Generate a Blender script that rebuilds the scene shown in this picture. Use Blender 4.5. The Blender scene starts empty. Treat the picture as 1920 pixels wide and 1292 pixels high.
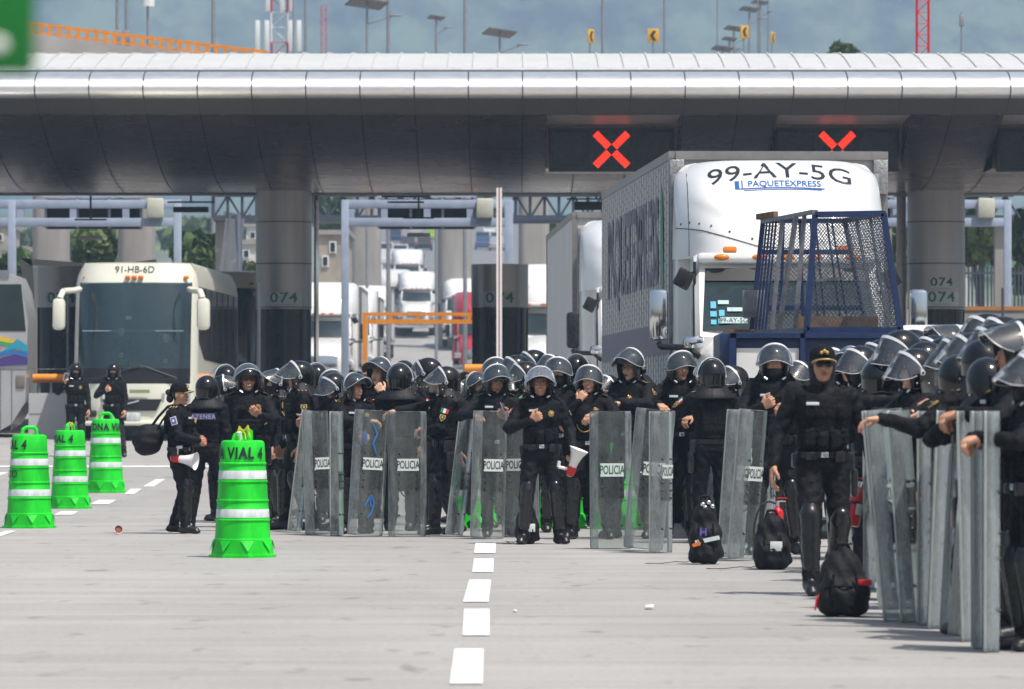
import bpy, bmesh, math, random
import numpy as np
from mathutils import Vector, Matrix, Euler
R = math.radians
C = bpy.context.scene.collection
SC = bpy.context.scene
# ---------------------------------------------------------------- camera, sky, sun, exposure
FPX = 10667.0          # focal length in photograph pixels (200 mm)
CAMH = 1.3
HOR = 772.0            # picture row of the horizon
cd = bpy.data.cameras.new('camera'); cam = bpy.data.objects.new('camera', cd); C.objects.link(cam)
cam.location = (0, 0, CAMH); cam.rotation_euler = (R(90), 0, 0)
cd.sensor_width = 36; cd.lens = 200; cd.shift_y = (HOR - 646) / 1920
cd.clip_start = .1; cd.clip_end = 9000
cd.dof.use_dof = True; cd.dof.focus_distance = 58.0; cd.dof.aperture_fstop = 7.0
SC.camera = cam
SUN_EL, SUN_AZ = 65, 136      # azimuth measured from +Y towards +X
W = bpy.data.worlds.new('World'); SC.world = W; W.use_nodes = True
nt = W.node_tree; nt.nodes.clear()
sky = nt.nodes.new('ShaderNodeTexSky'); sky.sky_type = 'NISHITA'; sky.sun_disc = False
sky.sun_elevation = R(SUN_EL); sky.sun_rotation = R(SUN_AZ); sky.air_density = 1.3; sky.dust_density = 5.0; sky.ozone_density = 1.5
bg = nt.nodes.new('ShaderNodeBackground'); bg.inputs[1].default_value = .10
ow = nt.nodes.new('ShaderNodeOutputWorld'); nt.links.new(sky.outputs[0], bg.inputs[0]); nt.links.new(bg.outputs[0], ow.inputs[0])
ld = bpy.data.lights.new('sun', 'SUN'); ld.energy = 4.6; ld.angle = R(.6); ld.color = (1, .96, .9)
sun = bpy.data.objects.new('sun', ld); C.objects.link(sun)
sdir = Vector((math.sin(R(SUN_AZ)) * math.cos(R(SUN_EL)), math.cos(R(SUN_AZ)) * math.cos(R(SUN_EL)), math.sin(R(SUN_EL))))
sun.rotation_euler = sdir.to_track_quat('Z', 'Y').to_euler(); sun.location = (0, 0, 50)
SC.view_settings.view_transform = 'Standard'; SC.view_settings.look = 'None'
SC.view_settings.exposure = 0.27; SC.view_settings.gamma = 1; SC.view_settings.use_curve_mapping = False
SC.cycles.use_denoising = True; SC.cycles.max_bounces = 7; SC.cycles.transparent_max_bounces = 24
SC.cycles.transmission_bounces = 6; SC.cycles.glossy_bounces = 4; SC.cycles.volume_bounces = 0; SC.cycles.diffuse_bounces = 3
SC.cycles.sample_clamp_indirect = 6; SC.cycles.caustics_reflective = False; SC.cycles.caustics_refractive = False

# ---------------------------------------------------------------- picture -> world helpers
GP = [(-50, 0), (75, 0), (107, .38), (118, .70), (128, .90), (160, 1.25), (194, 1.6), (267, 2.7), (323, 4.3), (380, 6.6), (560, 15.8), (900, 31), (1300, 46), (2600, 92)]
def zg(Y):
    for (a, za), (b, zb) in zip(GP, GP[1:]):
        if Y <= b: return za + (zb - za) * max(0, (Y - a)) / (b - a)
    return 92 + (min(Y, 3060) - 2600) * .58 + max(0, Y - 3060) * .01
def at(u, v, Y): return Vector(((u - 960) / FPX * Y, Y, CAMH - (v - HOR) / FPX * Y))
def atX(u, Y): return (u - 960) / FPX * Y
def zat(v, Y): return CAMH - (v - HOR) / FPX * Y
def G(u, v, dz=0):
    lo, hi = 5, 1200
    for _ in range(50):
        m = (lo + hi) / 2
        if CAMH - (v - HOR) / FPX * m > zg(m): lo = m
        else: hi = m
    return Vector(((u - 960) / FPX * lo, lo, zg(lo) + dz))

# ---------------------------------------------------------------- materials
def lin(c):
    if isinstance(c, str):
        c = [int(c[i:i + 2], 16) / 255 for i in (0, 2, 4)]
        return tuple(x / 12.92 if x <= .04045 else ((x + .055) / 1.055) ** 2.4 for x in c)
    return c
def pm(name, col, rough=.6, metal=0, var=.15, scale=8, bump=0, bscale=40, stretch=(1, 1, 1), coat=0, spec=.5, alpha=1, emit=0, trans=0, rvar=0):
    m = bpy.data.materials.new(name); m.use_nodes = True; t = m.node_tree; b = t.nodes['Principled BSDF']
    col = lin(col)
    tc = t.nodes.new('ShaderNodeTexCoord'); mp = t.nodes.new('ShaderNodeMapping'); mp.inputs['Scale'].default_value = stretch
    t.links.new(tc.outputs['Object'], mp.inputs[0])
    if var or rvar:
        n = t.nodes.new('ShaderNodeTexNoise'); n.inputs['Scale'].default_value = scale; n.inputs['Detail'].default_value = 5; n.inputs['Roughness'].default_value = .6
        t.links.new(mp.outputs[0], n.inputs[0])
        cr = t.nodes.new('ShaderNodeValToRGB'); e = cr.color_ramp.elements
        e[0].position = .3; e[1].position = .7
        e[0].color = (*[max(0, x * (1 - var)) for x in col], 1); e[1].color = (*[min(1, x * (1 + var * .7)) for x in col], 1)
        t.links.new(n.outputs[0], cr.inputs[0]); t.links.new(cr.outputs[0], b.inputs['Base Color'])
        if rvar:
            mr = t.nodes.new('ShaderNodeMapRange'); mr.inputs[3].default_value = max(0.02, rough - rvar); mr.inputs[4].default_value = rough + rvar
            t.links.new(n.outputs[0], mr.inputs[0]); t.links.new(mr.outputs[0], b.inputs['Roughness'])
    else: b.inputs['Base Color'].default_value = (*col, 1)
    if not rvar: b.inputs['Roughness'].default_value = rough
    b.inputs['Metallic'].default_value = metal
    b.inputs['Specular IOR Level'].default_value = spec
    b.inputs['Coat Weight'].default_value = coat; b.inputs['Coat Roughness'].default_value = .08
    b.inputs['Alpha'].default_value = alpha
    b.inputs['Transmission Weight'].default_value = trans
    if emit: b.inputs['Emission Color'].default_value = (*col, 1); b.inputs['Emission Strength'].default_value = emit
    if bump:
        n2 = t.nodes.new('ShaderNodeTexNoise'); n2.inputs['Scale'].default_value = bscale; n2.inputs['Detail'].default_value = 4
        t.links.new(mp.outputs[0], n2.inputs[0])
        bp = t.nodes.new('ShaderNodeBump'); bp.inputs['Strength'].default_value = bump; bp.inputs['Distance'].default_value = .02
        t.links.new(n2.outputs[0], bp.inputs['Height']); t.links.new(bp.outputs[0], b.inputs['Normal'])
    return m
def clear_mat(name, tint=(.86, .9, .89), haze=.12, hazecol=(.62, .66, .66), rough=.12, scr=18, gloss=.5):
    """clear scuffed plastic: see-through, a fresnel shine, and a scattered haze from scratches"""
    m = bpy.data.materials.new(name); m.use_nodes = True; t = m.node_tree; t.nodes.clear()
    N = t.nodes.new; L = t.links.new
    out = N('ShaderNodeOutputMaterial'); tr = N('ShaderNodeBsdfTransparent'); tr.inputs[0].default_value = (*tint, 1)
    df = N('ShaderNodeBsdfDiffuse'); df.inputs[0].default_value = (*hazecol, 1)
    tl = N('ShaderNodeBsdfTranslucent'); tl.inputs[0].default_value = (*hazecol, 1)
    dd = N('ShaderNodeMixShader'); dd.inputs[0].default_value = .45; L(df.outputs[0], dd.inputs[1]); L(tl.outputs[0], dd.inputs[2])
    gl = N('ShaderNodeBsdfGlossy'); gl.inputs['Roughness'].default_value = rough; gl.inputs[0].default_value = (.95, .97, 1, 1)
    fr = N('ShaderNodeFresnel'); fr.inputs[0].default_value = 1.55
    mu = N('ShaderNodeMath'); mu.operation = 'MULTIPLY_ADD'; mu.inputs[1].default_value = gloss * 1.6; mu.inputs[2].default_value = .02; mu.use_clamp = True
    L(fr.outputs[0], mu.inputs[0])
    tc = N('ShaderNodeTexCoord'); mp = N('ShaderNodeMapping'); mp.inputs['Scale'].default_value = (1, 1, .35); L(tc.outputs['Object'], mp.inputs[0])
    n = N('ShaderNodeTexNoise'); n.inputs['Scale'].default_value = scr; n.inputs['Detail'].default_value = 6; n.inputs['Roughness'].default_value = .7; L(mp.outputs[0], n.inputs[0])
    mr = N('ShaderNodeMapRange'); mr.inputs[1].default_value = .35; mr.inputs[2].default_value = .75; mr.inputs[3].default_value = haze * .55; mr.inputs[4].default_value = haze * 1.9
    L(n.outputs[0], mr.inputs[0])
    m1 = N('ShaderNodeMixShader'); L(mr.outputs[0], m1.inputs[0]); L(tr.outputs[0], m1.inputs[1]); L(dd.outputs[0], m1.inputs[2])
    m2 = N('ShaderNodeMixShader'); L(mu.outputs[0], m2.inputs[0]); L(m1.outputs[0], m2.inputs[1]); L(gl.outputs[0], m2.inputs[2])
    L(m2.outputs[0], out.inputs[0])
    return m
M = {}
def mk(k, *a, **kw): M[k] = pm(k, *a, **kw); return M[k]
mk('uniform', (.0060, .0064, .0088), .75, var=.5, scale=9, bump=.9, bscale=22, spec=.2)
mk('vest', (.0045, .005, .0065), .8, var=.4, scale=14, bump=.9, bscale=45, spec=.18)
mk('cape', (.009, .009, .0115), .6, var=.3, scale=20, bump=.3, bscale=50, spec=.3)
mk('blackplastic', (.012, .012, .013), .28, var=.2, scale=12, rvar=.08)
mk('boot', (.007, .007, .008), .38, var=.3, scale=20, bump=.2, bscale=50)
mk('helmetshell', (.005, .005, .006), .12, var=.3, scale=6, coat=.25, rvar=.05)
mk('rubber', (.012, .012, .013), .7)
mk('skin_a', (.58, .31, .20), .5, var=.12, scale=18, bump=.05)
mk('skin_b', (.46, .235, .145), .5, var=.12, scale=18, bump=.05)
mk('skin_c', (.66, .38, .26), .5, var=.12, scale=18, bump=.05)
mk('hair', (.012, .008, .006), .45, var=.3, scale=60, stretch=(1, 1, .2))
mk('lips', (.33, .09, .075), .45, var=.1)
mk('teeth', (.75, .72, .66), .3, var=.05)
mk('gold', (.62, .42, .13), .35, .75, var=.25, scale=60, bump=.3, bscale=120)
mk('goldtrim', (.55, .38, .12), .5, .3, var=.3, scale=60)
mk('silver', (.68, .69, .7), .25, .85, var=.1)
mk('trim', (.55, .57, .6), .35, .1, var=.1)
mk('flag_green', (.0, .17, .07), .6); mk('flag_white', (.7, .7, .68), .6); mk('flag_red', (.5, .02, .03), .6)
mk('patchblue', (.08, .08, .3), .6); mk('patchwhite', (.6, .62, .68), .6)
M['shield'] = clear_mat('shield_plastic', (.85, .89, .88), .10, (.62, .66, .65), .14, 9, .5)
M['shield_side'] = clear_mat('shield_side', (.74, .78, .78), .32, (.60, .64, .64), .2, 9, .55)
M['shield_edge'] = pm('shield_edge', (.34, .385, .375), .35, var=.15, scale=10)
M['visor'] = clear_mat('visor_plastic', (.88, .91, .92), .055, (.6, .65, .68), .06, 14, .5)
M['visor_silver'] = clear_mat('silver_visor', (.42, .44, .47), .42, (.45, .47, .5), .14, 20, 1.2)
mk('sticker', (.62, .68, .66), .5, var=.12, scale=14); mk('ink', (.012, .016, .02), .5, var=.1); mk('inkgreen', (.0, .12, .05), .5, var=.1)
mk('barrel', (.012, .60, .026), .42, var=.34, scale=6, stretch=(1, 1, .35), rvar=.12, spec=.35, bump=.05, bscale=15)
mk('reflector', (.60, .65, .66), .3, var=.24, scale=14, stretch=(1, 1, .3))
mk('white', (.8, .8, .79), .35, var=.05, scale=2, coat=.3)
mk('whitepaint', (.78, .78, .77), .3, var=.04, scale=1.5, coat=.5)
mk('red', (.55, .01, .015), .3, var=.15)
mk('bag', (.007, .007, .009), .7, var=.45, scale=14, bump=.6, bscale=24, spec=.25)
mk('navy', (.012, .028, .095), .35, var=.3, scale=7, bump=.08, bscale=40, rvar=.1)
mk('rawsteel', (.22, .23, .25), .5, .5, var=.35, scale=12)
mk('wood', (.20, .12, .06), .8, var=.5, scale=14)
mk('chrome', (.72, .73, .75), .12, 1, var=.08, scale=5)
mk('glass', (.02, .035, .04), .06, 0, var=.1, scale=2, spec=.8)
mk('dark', (.01, .01, .012), .5, var=.2); mk('tyre', (.015, .015, .015), .85, var=.3)
mk('amber', (.75, .2, .01), .3, var=.1); mk('orange', (.78, .27, .012), .45, var=.12, scale=4)
mk('cream', (.74, .735, .62), .3, var=.05, scale=1, coat=.4)
mk('lavender', (.38, .45, .58), .5, var=.14, scale=3)
mk('boxcream', (.60, .60, .50), .55, var=.08)
mk('concrete', (.33, .31, .29), .85, var=.22, scale=1.2, stretch=(1, 1, .25), bump=.1, bscale=6)
mk('wallgrey', (.42, .43, .45), .8, var=.12, scale=1.5)
mk('steelgrey', (.30, .285, .28), .3, .75, var=.12, scale=2.5, stretch=(1, 1, .15), rvar=.06)
mk('metalpole', (.30, .31, .33), .5, .4, var=.15)
mk('truss', (.06, .075, .1), .6, var=.2)
mk('asphaltcar', (.05, .055, .06), .3, var=.1)
# ---------------------------------------------------------------- mesh helpers
class MB:
    def __init__(s): s.V = []; s.F = []; s.M = []
    def add(s, V, F, m=0, T=None):
        o = len(s.V)
        if T is not None: V = [T @ Vector(v) for v in V]
        s.V += [tuple(v) for v in V]; s.F += [tuple(i + o for i in f) for f in F]
        s.M += ([m] * len(F) if isinstance(m, int) else list(m))
        return s
    def box(s, c, d, m=0, T=None, rz=0, ry=0, rx=0):
        x, y, z = d[0] / 2, d[1] / 2, d[2] / 2
        V = [Vector((a * x, b * y, e * z)) for a in (-1, 1) for b in (-1, 1) for e in (-1, 1)]
        if rz or ry or rx:
            E = Euler((rx, ry, rz)).to_matrix(); V = [E @ v for v in V]
        V = [v + Vector(c) for v in V]
        F = [(0, 1, 3, 2), (4, 6, 7, 5), (0, 4, 5, 1), (2, 3, 7, 6), (0, 2, 6, 4), (1, 5, 7, 3)]
        return s.add(V, F, m, T)
    def rbox(s, c, d, r=.02, m=0, T=None, n=2, rz=0):
        bm = bmesh.new(); bmesh.ops.create_cube(bm, size=1)
        for v in bm.verts: v.co = Vector((v.co.x * d[0], v.co.y * d[1], v.co.z * d[2]))
        bmesh.ops.bevel(bm, geom=bm.edges[:], offset=min(r, min(d) * .49), segments=n, affect='EDGES', profile=.5)
        E = Matrix.Rotation(rz, 3, 'Z')
        V = [E @ v.co + Vector(c) for v in bm.verts]; F = [[v.index for v in f.verts] for f in bm.faces]
        bm.free(); return s.add(V, F, m, T)
    def cyl(s, p, q, r, r2=None, n=12, m=0, caps=True, T=None):
        p, q = Vector(p), Vector(q); r2 = r if r2 is None else r2
        d = (q - p).normalized(); a = d.orthogonal().normalized(); b = d.cross(a)
        V = [p + (a * math.cos(t) + b * math.sin(t)) * r for t in [2 * math.pi * i / n for i in range(n)]]
        V += [q + (a * math.cos(t) + b * math.sin(t)) * r2 for t in [2 * math.pi * i / n for i in range(n)]]
        F = [(i, (i + 1) % n, n + (i + 1) % n, n + i) for i in range(n)]
        if caps: F += [tuple(range(n))[::-1], tuple(range(n, 2 * n))]
        return s.add(V, F, m, T)
    def tube(s, P, r, n=8, m=0, T=None):
        P = [Vector(p) for p in P]
        for a, b in zip(P, P[1:]): s.cyl(a, b, r, n=n, m=m, T=T)
        return s
    def lathe(s, prof, n=24, m=0, T=None, mats=None):
        V = []; F = []; MM = []
        for (r, z) in prof: V += [(r * math.cos(2 * math.pi * i / n), r * math.sin(2 * math.pi * i / n), z) for i in range(n)]
        for k in range(len(prof) - 1):
            for i in range(n):
                j = (i + 1) % n; F.append((k * n + i, k * n + j, (k + 1) * n + j, (k + 1) * n + i)); MM.append(mats[k] if mats else m)
        return s.add(V, F, MM, T)
    def ell(s, c, r, m=0, T=None, nu=12, nv=8):
        V = []; F = []
        for j in range(nv + 1):
            t = math.pi * j / nv
            V += [(c[0] + r[0] * math.sin(t) * math.cos(2 * math.pi * i / nu), c[1] + r[1] * math.sin(t) * math.sin(2 * math.pi * i / nu), c[2] + r[2] * math.cos(t)) for i in range(nu)]
        for j in range(nv):
            for i in range(nu): F.append((j * nu + i, (j + 1) * nu + i, (j + 1) * nu + (i + 1) % nu, j * nu + (i + 1) % nu))
        return s.add(V, F, m, T)
    def loft(s, rings, m=0, caps=True, T=None, closed=True):
        n = len(rings[0]); V = [p for r in rings for p in r]; F = []
        for k in range(len(rings) - 1):
            for i in range(n if closed else n - 1):
                j = (i + 1) % n; F.append((k * n + i, k * n + j, (k + 1) * n + j, (k + 1) * n + i))
        if caps: F += [tuple(range(n))[::-1], tuple(range((len(rings) - 1) * n, len(rings) * n))]
        return s.add(V, F, m, T)
    def prism(s, poly, x0, x1, m=0, T=None):      # poly in (y, z), extruded along x
        return s.loft([[(x0, y, z) for y, z in poly], [(x1, y, z) for y, z in poly]], m, True, T)
    def arr(s, VF, m=0, T=None): return s.add(VF[0], VF[1], m, T)
    def mesh(s, name, mats, smooth=True, ang=35, fixn=True):
        me = bpy.data.meshes.new(name); me.from_pydata(s.V, [], s.F)
        for x in (mats if isinstance(mats, (list, tuple)) else [mats]): me.materials.append(x)
        me.polygons.foreach_set('material_index', s.M)
        if fixn:
            bm = bmesh.new(); bm.from_mesh(me); bmesh.ops.recalc_face_normals(bm, faces=bm.faces[:]); bm.to_mesh(me); bm.free()
        if smooth:
            me.polygons.foreach_set('use_smooth', [True] * len(me.polygons)); me.set_sharp_from_angle(angle=R(ang))
        me.update(); return me
    def obj(s, name, mats, parent=None, smooth=True, ang=35, fixn=True):
        return link(name, s.mesh(name, mats, smooth, ang, fixn), parent)
def link(name, me, parent=None, loc=None, rot=None):
    o = bpy.data.objects.new(name, me); C.objects.link(o)
    if parent is not None: o.parent = parent
    if loc is not None: o.location = loc
    if rot is not None: o.rotation_euler = rot
    return o
def tag(o, label=None, cat=None, group=None, kind=None):
    if label: o['label'] = label
    if cat: o['category'] = cat
    if group: o['group'] = group
    if kind: o['kind'] = kind
    return o
def thing(name, label, cat, loc=(0, 0, 0), rz=0, group=None, scale=1):
    o = bpy.data.objects.new(name, None); C.objects.link(o); o.location = loc; o.rotation_euler = (0, 0, rz); o.scale = (scale,) * 3
    o.empty_display_size = .3
    return tag(o, label, cat, group)
def copy_tree(o, parent=None):
    c = o.copy(); C.objects.link(c); c.parent = parent
    for ch in list(o.children): copy_tree(ch, c)
    return c
_tx = {}
def text_vf(body, size=1.0, bold=.0, ext=.0, align='CENTER', space=1.0, wx=1.0, shear=0):
    key = (body, bold, ext, align, space, shear)
    if key not in _tx:
        cu = bpy.data.curves.new('t', 'FONT'); cu.body = body; cu.size = 1; cu.align_x = align; cu.align_y = 'CENTER'
        cu.offset = bold; cu.extrude = ext; cu.space_character = space; cu.shear = shear; cu.resolution_u = 3
        ob = bpy.data.objects.new('t', cu); C.objects.link(ob)
        dg = bpy.context.evaluated_depsgraph_get(); me = ob.evaluated_get(dg).to_mesh()
        V = [tuple(v.co) for v in me.vertices]; F = [tuple(p.vertices) for p in me.polygons]
        ob.evaluated_get(dg).to_mesh_clear(); bpy.data.objects.remove(ob); bpy.data.curves.remove(cu)
        _tx[key] = (V, F)
    V, F = _tx[key]
    return [(x * size * wx, y * size, z * size) for x, y, z in V], F
def text_part(body, size, mat, parent, loc, rot=(R(90), 0, 0), bold=.0, ext=.0, name='lettering', f=None, space=1.0, wx=1.0, shear=0):
    V, F = text_vf(body, size, bold, ext, space=space, wx=wx, shear=shear)
    if f: V = [f(*v) for v in V]; mb = MB().add(V, F)
    else:
        T = Matrix.Translation(loc) @ Euler(rot).to_matrix().to_4x4(); mb = MB().add(V, F, 0, T)
    return mb.obj(name, mat, parent, smooth=False, fixn=False)

# ---------------------------------------------------------------- signed-distance modelling (one continuous skin)
class SDF:
    def __init__(s, lo, hi, h):
        s.lo = np.array(lo, dtype=np.float64); s.h = h
        n = np.ceil((np.array(hi) - s.lo) / h).astype(int) + 1
        s.ax = [s.lo[i] + h * np.arange(n[i]) for i in range(3)]
        s.V = np.full(tuple(n), .3, dtype=np.float32)
    def _sl(s, lo, hi):
        sl = []
        for i in range(3):
            a = max(0, int((lo[i] - s.lo[i]) / s.h)); b = min(len(s.ax[i]), int((hi[i] - s.lo[i]) / s.h) + 2)
            if a >= b: return None
            sl.append(slice(a, b))
        return tuple(sl)
    def _do(s, lo, hi, fn, k, op='u'):
        mg = max(.05, 2 * k)
        sl = s._sl([x - mg for x in lo], [x + mg for x in hi])
        if sl is None: return
        X = s.ax[0][sl[0]][:, None, None]; Y = s.ax[1][sl[1]][None, :, None]; Z = s.ax[2][sl[2]][None, None, :]
        d = fn(X, Y, Z); a = s.V[sl]
        if op == 'u':
            h = np.clip(.5 + .5 * (a - d) / k, 0, 1); s.V[sl] = (a * (1 - h) + d * h - k * h * (1 - h))
        else:
            h = np.clip(.5 - .5 * (a + d) / k, 0, 1); s.V[sl] = (a * (1 - h) - d * h + k * h * (1 - h))
    def rc(s, a, b, ra, rb, k=.02, op='u', sq=(1, 1, 1)):
        a = np.array(a, float); b = np.array(b, float); r = max(ra, rb)
        lo = np.minimum(a, b) - r; hi = np.maximum(a, b) + r; ab = b - a; L = float(ab @ ab) + 1e-9
        def fn(X, Y, Z):
            px, py, pz = X - a[0], Y - a[1], Z - a[2]
            t = np.clip((px * ab[0] + py * ab[1] + pz * ab[2]) / L, 0, 1)
            return np.sqrt(((px - ab[0] * t) / sq[0]) ** 2 + ((py - ab[1] * t) / sq[1]) ** 2 + ((pz - ab[2] * t) / sq[2]) ** 2) - (ra + (rb - ra) * t)
        s._do(lo, hi, fn, k, op); return s
    def ell(s, c, r, k=.02, op='u'):
        c = np.array(c, float); r = np.array(r, float)
        def fn(X, Y, Z):
            x, y, z = X - c[0], Y - c[1], Z - c[2]
            k0 = np.sqrt((x / r[0]) ** 2 + (y / r[1]) ** 2 + (z / r[2]) ** 2) + 1e-6
            k1 = np.sqrt((x / r[0] ** 2) ** 2 + (y / r[1] ** 2) ** 2 + (z / r[2] ** 2) ** 2) + 1e-6
            return k0 * (k0 - 1) / k1
        s._do(c - r, c + r, fn, k, op); return s
    def box(s, c, d, rr=.01, k=.005, op='u'):
        c = np.array(c, float); e = np.array(d, float) / 2 - rr
        def fn(X, Y, Z):
            qx, qy, qz = abs(X - c[0]) - e[0], abs(Y - c[1]) - e[1], abs(Z - c[2]) - e[2]
            return np.sqrt(np.maximum(qx, 0) ** 2 + np.maximum(qy, 0) ** 2 + np.maximum(qz, 0) ** 2) + np.minimum(np.maximum(np.maximum(qx, qy), qz), 0) - rr
        s._do(c - e - rr, c + e + rr, fn, k, op); return s
    def warp(s, fn):
        X = s.ax[0][:, None, None]; Y = s.ax[1][None, :, None]; Z = s.ax[2][None, None, :]
        s.V = (s.V + fn(X, Y, Z)).astype(np.float32); return s
    def mesh(s):
        V = s.V; nx, ny, nz = V.shape; ins = V < 0
        co = [(i, j, k) for i in (0, 1) for j in (0, 1) for k in (0, 1)]
        cnt = np.zeros((nx - 1, ny - 1, nz - 1), np.int8)
        for i, j, k in co: cnt += ins[i:nx - 1 + i, j:ny - 1 + j, k:nz - 1 + k]
        act = (cnt > 0) & (cnt < 8); I, J, K = np.nonzero(act)
        idx = np.full(act.shape, -1, np.int64); idx[I, J, K] = np.arange(len(I))
        P = np.zeros((len(I), 3)); n = np.zeros(len(I))
        val = {c: V[I + c[0], J + c[1], K + c[2]].astype(float) for c in co}
        for a in co:
            for ax in range(3):
                if a[ax] == 0:
                    b = list(a); b[ax] = 1; b = tuple(b); va, vb = val[a], val[b]
                    m = (va < 0) != (vb < 0); t = np.where(m, va / np.where(va - vb == 0, 1, va - vb), 0)
                    p = np.array(a, float)[None, :] + np.outer(t, np.eye(3)[ax]); P += p * m[:, None]; n += m
        P = P / n[:, None]; P = (P + np.stack([I, J, K], 1)) * s.h + s.lo
        F = []
        for ax in range(3):
            sh = [slice(1, -1)] * 3
            A = [slice(None)] * 3; B = [slice(None)] * 3
            A[ax] = slice(0, -1); B[ax] = slice(1, None)
            a = ins[tuple(A)]; b = ins[tuple(B)]
            o = [q for q in range(3) if q != ax]
            ch = a != b
            ii = list(np.nonzero(ch)); ok = np.ones(len(ii[0]), bool)
            for q in o: ok &= (ii[q] > 0) & (ii[q] < V.shape[q] - 1)
            ii = [x[ok] for x in ii]; fl = a[tuple(ii)]
            def cell(d0, d1):
                c = [x.copy() for x in ii]; c[o[0]] -= d0; c[o[1]] -= d1; return idx[tuple(c)]
            q = np.stack([cell(1, 1), cell(0, 1), cell(0, 0), cell(1, 0)], 1)
            if ax == 1: q = q[:, ::-1]
            q[~fl] = q[~fl][:, ::-1]
            F.append(q)
        F = np.concatenate(F)
        # light relaxation of the skin
        return P.astype(float), F
def relax(P, F, it=1, w=.5):
    for _ in range(it):
        S = np.zeros_like(P); c = np.zeros(len(P))
        for a, b in ((0, 1), (1, 2), (2, 3), (3, 0)):
            np.add.at(S, F[:, a], P[F[:, b]]); np.add.at(S, F[:, b], P[F[:, a]]); np.add.at(c, F[:, a], 1); np.add.at(c, F[:, b], 1)
        P = P * (1 - w) + w * S / np.maximum(c, 1)[:, None]
    return P
def np_mesh(name, parts, mats):
    """parts: list of (P, F(quads), material index or array)"""
    P = np.concatenate([p[0] for p in parts]); off = 0; Fs = []; Ms = []
    for p, f, m in parts:
        Fs.append(f + off); off += len(p); Ms.append(np.full(len(f), m) if np.isscalar(m) else m)
    F = np.concatenate(Fs); MI = np.concatenate(Ms).astype(np.int32)
    me = bpy.data.meshes.new(name); me.vertices.add(len(P)); me.vertices.foreach_set('co', P.astype(np.float32).ravel())
    me.loops.add(len(F) * 4); me.loops.foreach_set('vertex_index', F.astype(np.int32).ravel())
    me.polygons.add(len(F)); me.polygons.foreach_set('loop_start', np.arange(0, len(F) * 4, 4, dtype=np.int32))
    me.polygons.foreach_set('loop_total', np.full(len(F), 4, np.int32))
    for x in mats: me.materials.append(x)
    me.update(calc_edges=True)
    me.polygons.foreach_set('material_index', MI); me.polygons.foreach_set('use_smooth', np.ones(len(F), bool)); me.update()
    return me
def mb_quads(mb):
    """MB -> numpy quads (triangles repeated)"""
    P = np.array(mb.V, float); F = []; Mi = []
    for f, m in zip(mb.F, mb.M):
        if len(f) == 4: F.append(f); Mi.append(m)
    return P, np.array(F, int), np.array(Mi)
def xf(P, T):
    A = np.array(T); return P @ A[:3, :3].T + A[:3, 3]
# ---------------------------------------------------------------- people
def ik(a, w, l1, l2, pole):
    a, w, pole = Vector(a), Vector(w), Vector(pole)
    d = w - a; L = d.length
    if L > (l1 + l2) * .995: w = a + d.normalized() * (l1 + l2) * .995; d = w - a; L = d.length
    x = (l1 * l1 - l2 * l2 + L * L) / (2 * L); h = math.sqrt(max(0, l1 * l1 - x * x))
    n = d.normalized(); p = (pole - n * pole.dot(n)).normalized()
    return a + n * x + p * h, w
# arm poses for the person's own left side (+x when facing -y); right side is mirrored
#   wrist, elbow pole, hand direction, palm normal, finger bends
ARM = {
 'down': ((.27, -.03, .86), (.3, 1, 0), (0, -.1, -1), (-1, 0, 0), (18, 28, 18)),
 'down2': ((.25, -.12, .88), (.4, 1, 0), (-.1, -.3, -1), (-1, .2, 0), (30, 40, 20)),
 'away': ((.33, -.05, .90), (.6, 1, 0), (.15, -.1, -1), (-1, 0, 0), (15, 25, 15)),
 'rest': ((.10, -.34, 1.27), (1, .1, -.35), (-.6, -.6, -.5), (0, .2, -1), (38, 40, 25)),
 'rest2': ((.24, -.36, 1.26), (1, .2, -.5), (-.1, -.8, -.6), (0, 0, -1), (45, 45, 25)),
 'cross': ((-.06, -.31, 1.25), (1, -.1, -.25), (-1, -.1, -.2), (0, .3, -1), (30, 40, 25)),
 'belly': ((.07, -.27, 1.07), (1, .6, -.6), (-.8, -.4, .1), (0, 1, -.2), (50, 60, 30)),
 'chest': ((.11, -.21, 1.24), (1, .3, -.8), (-.7, -.2, .5), (-.2, 1, .1), (70, 80, 40)),
 'chin': ((.08, -.22, 1.40), (.8, 0, -1), (-.4, .1, .9), (-.2, 1, .1), (60, 70, 40)),
 'phone': ((.08, -.33, 1.22), (1, .3, -.8), (-.4, -.6, .5), (-.3, .7, .6), (45, 60, 35)),
 'look': ((.22, -.30, 1.38), (.8, .1, -1), (-.1, -.1, 1), (-.5, .6, 0), (50, 60, 30)),
 'reach': ((.20, -.52, 1.30), (1, .1, -.6), (0, -1, -.25), (0, 0, -1), (30, 40, 20)),
 'side': ((.58, -.20, 1.28), (.2, .6, -1), (1, -.3, -.25), (0, 0, -1), (30, 35, 20)),
 'hip': ((.22, -.10, 1.0), (1, .7, 0), (-.6, -.5, -.6), (-.4, .9, 0), (60, 70, 30)),
 'mega': ((.30, -.14, .93), (.5, 1, 0), (0, -.4, -1), (-1, 0, 0), (60, 70, 40)),
}
LEG = {   # foot (x, y), heel lift, foot yaw (deg) for left then right
 'stand': ((.12, .0, 0, 12), (-.12, .0, 0, -12)), 'wide': ((.19, .02, 0, 18), (-.17, -.04, 0, -16)),
 'step': ((.11, -.13, 0, 8), (-.11, .14, .03, -8)), 'step2': ((.13, .12, .02, 14), (-.10, -.12, 0, -6)),
 'walk': ((.10, .16, .05, 6), (-.10, -.20, 0, -4)),
}
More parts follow.
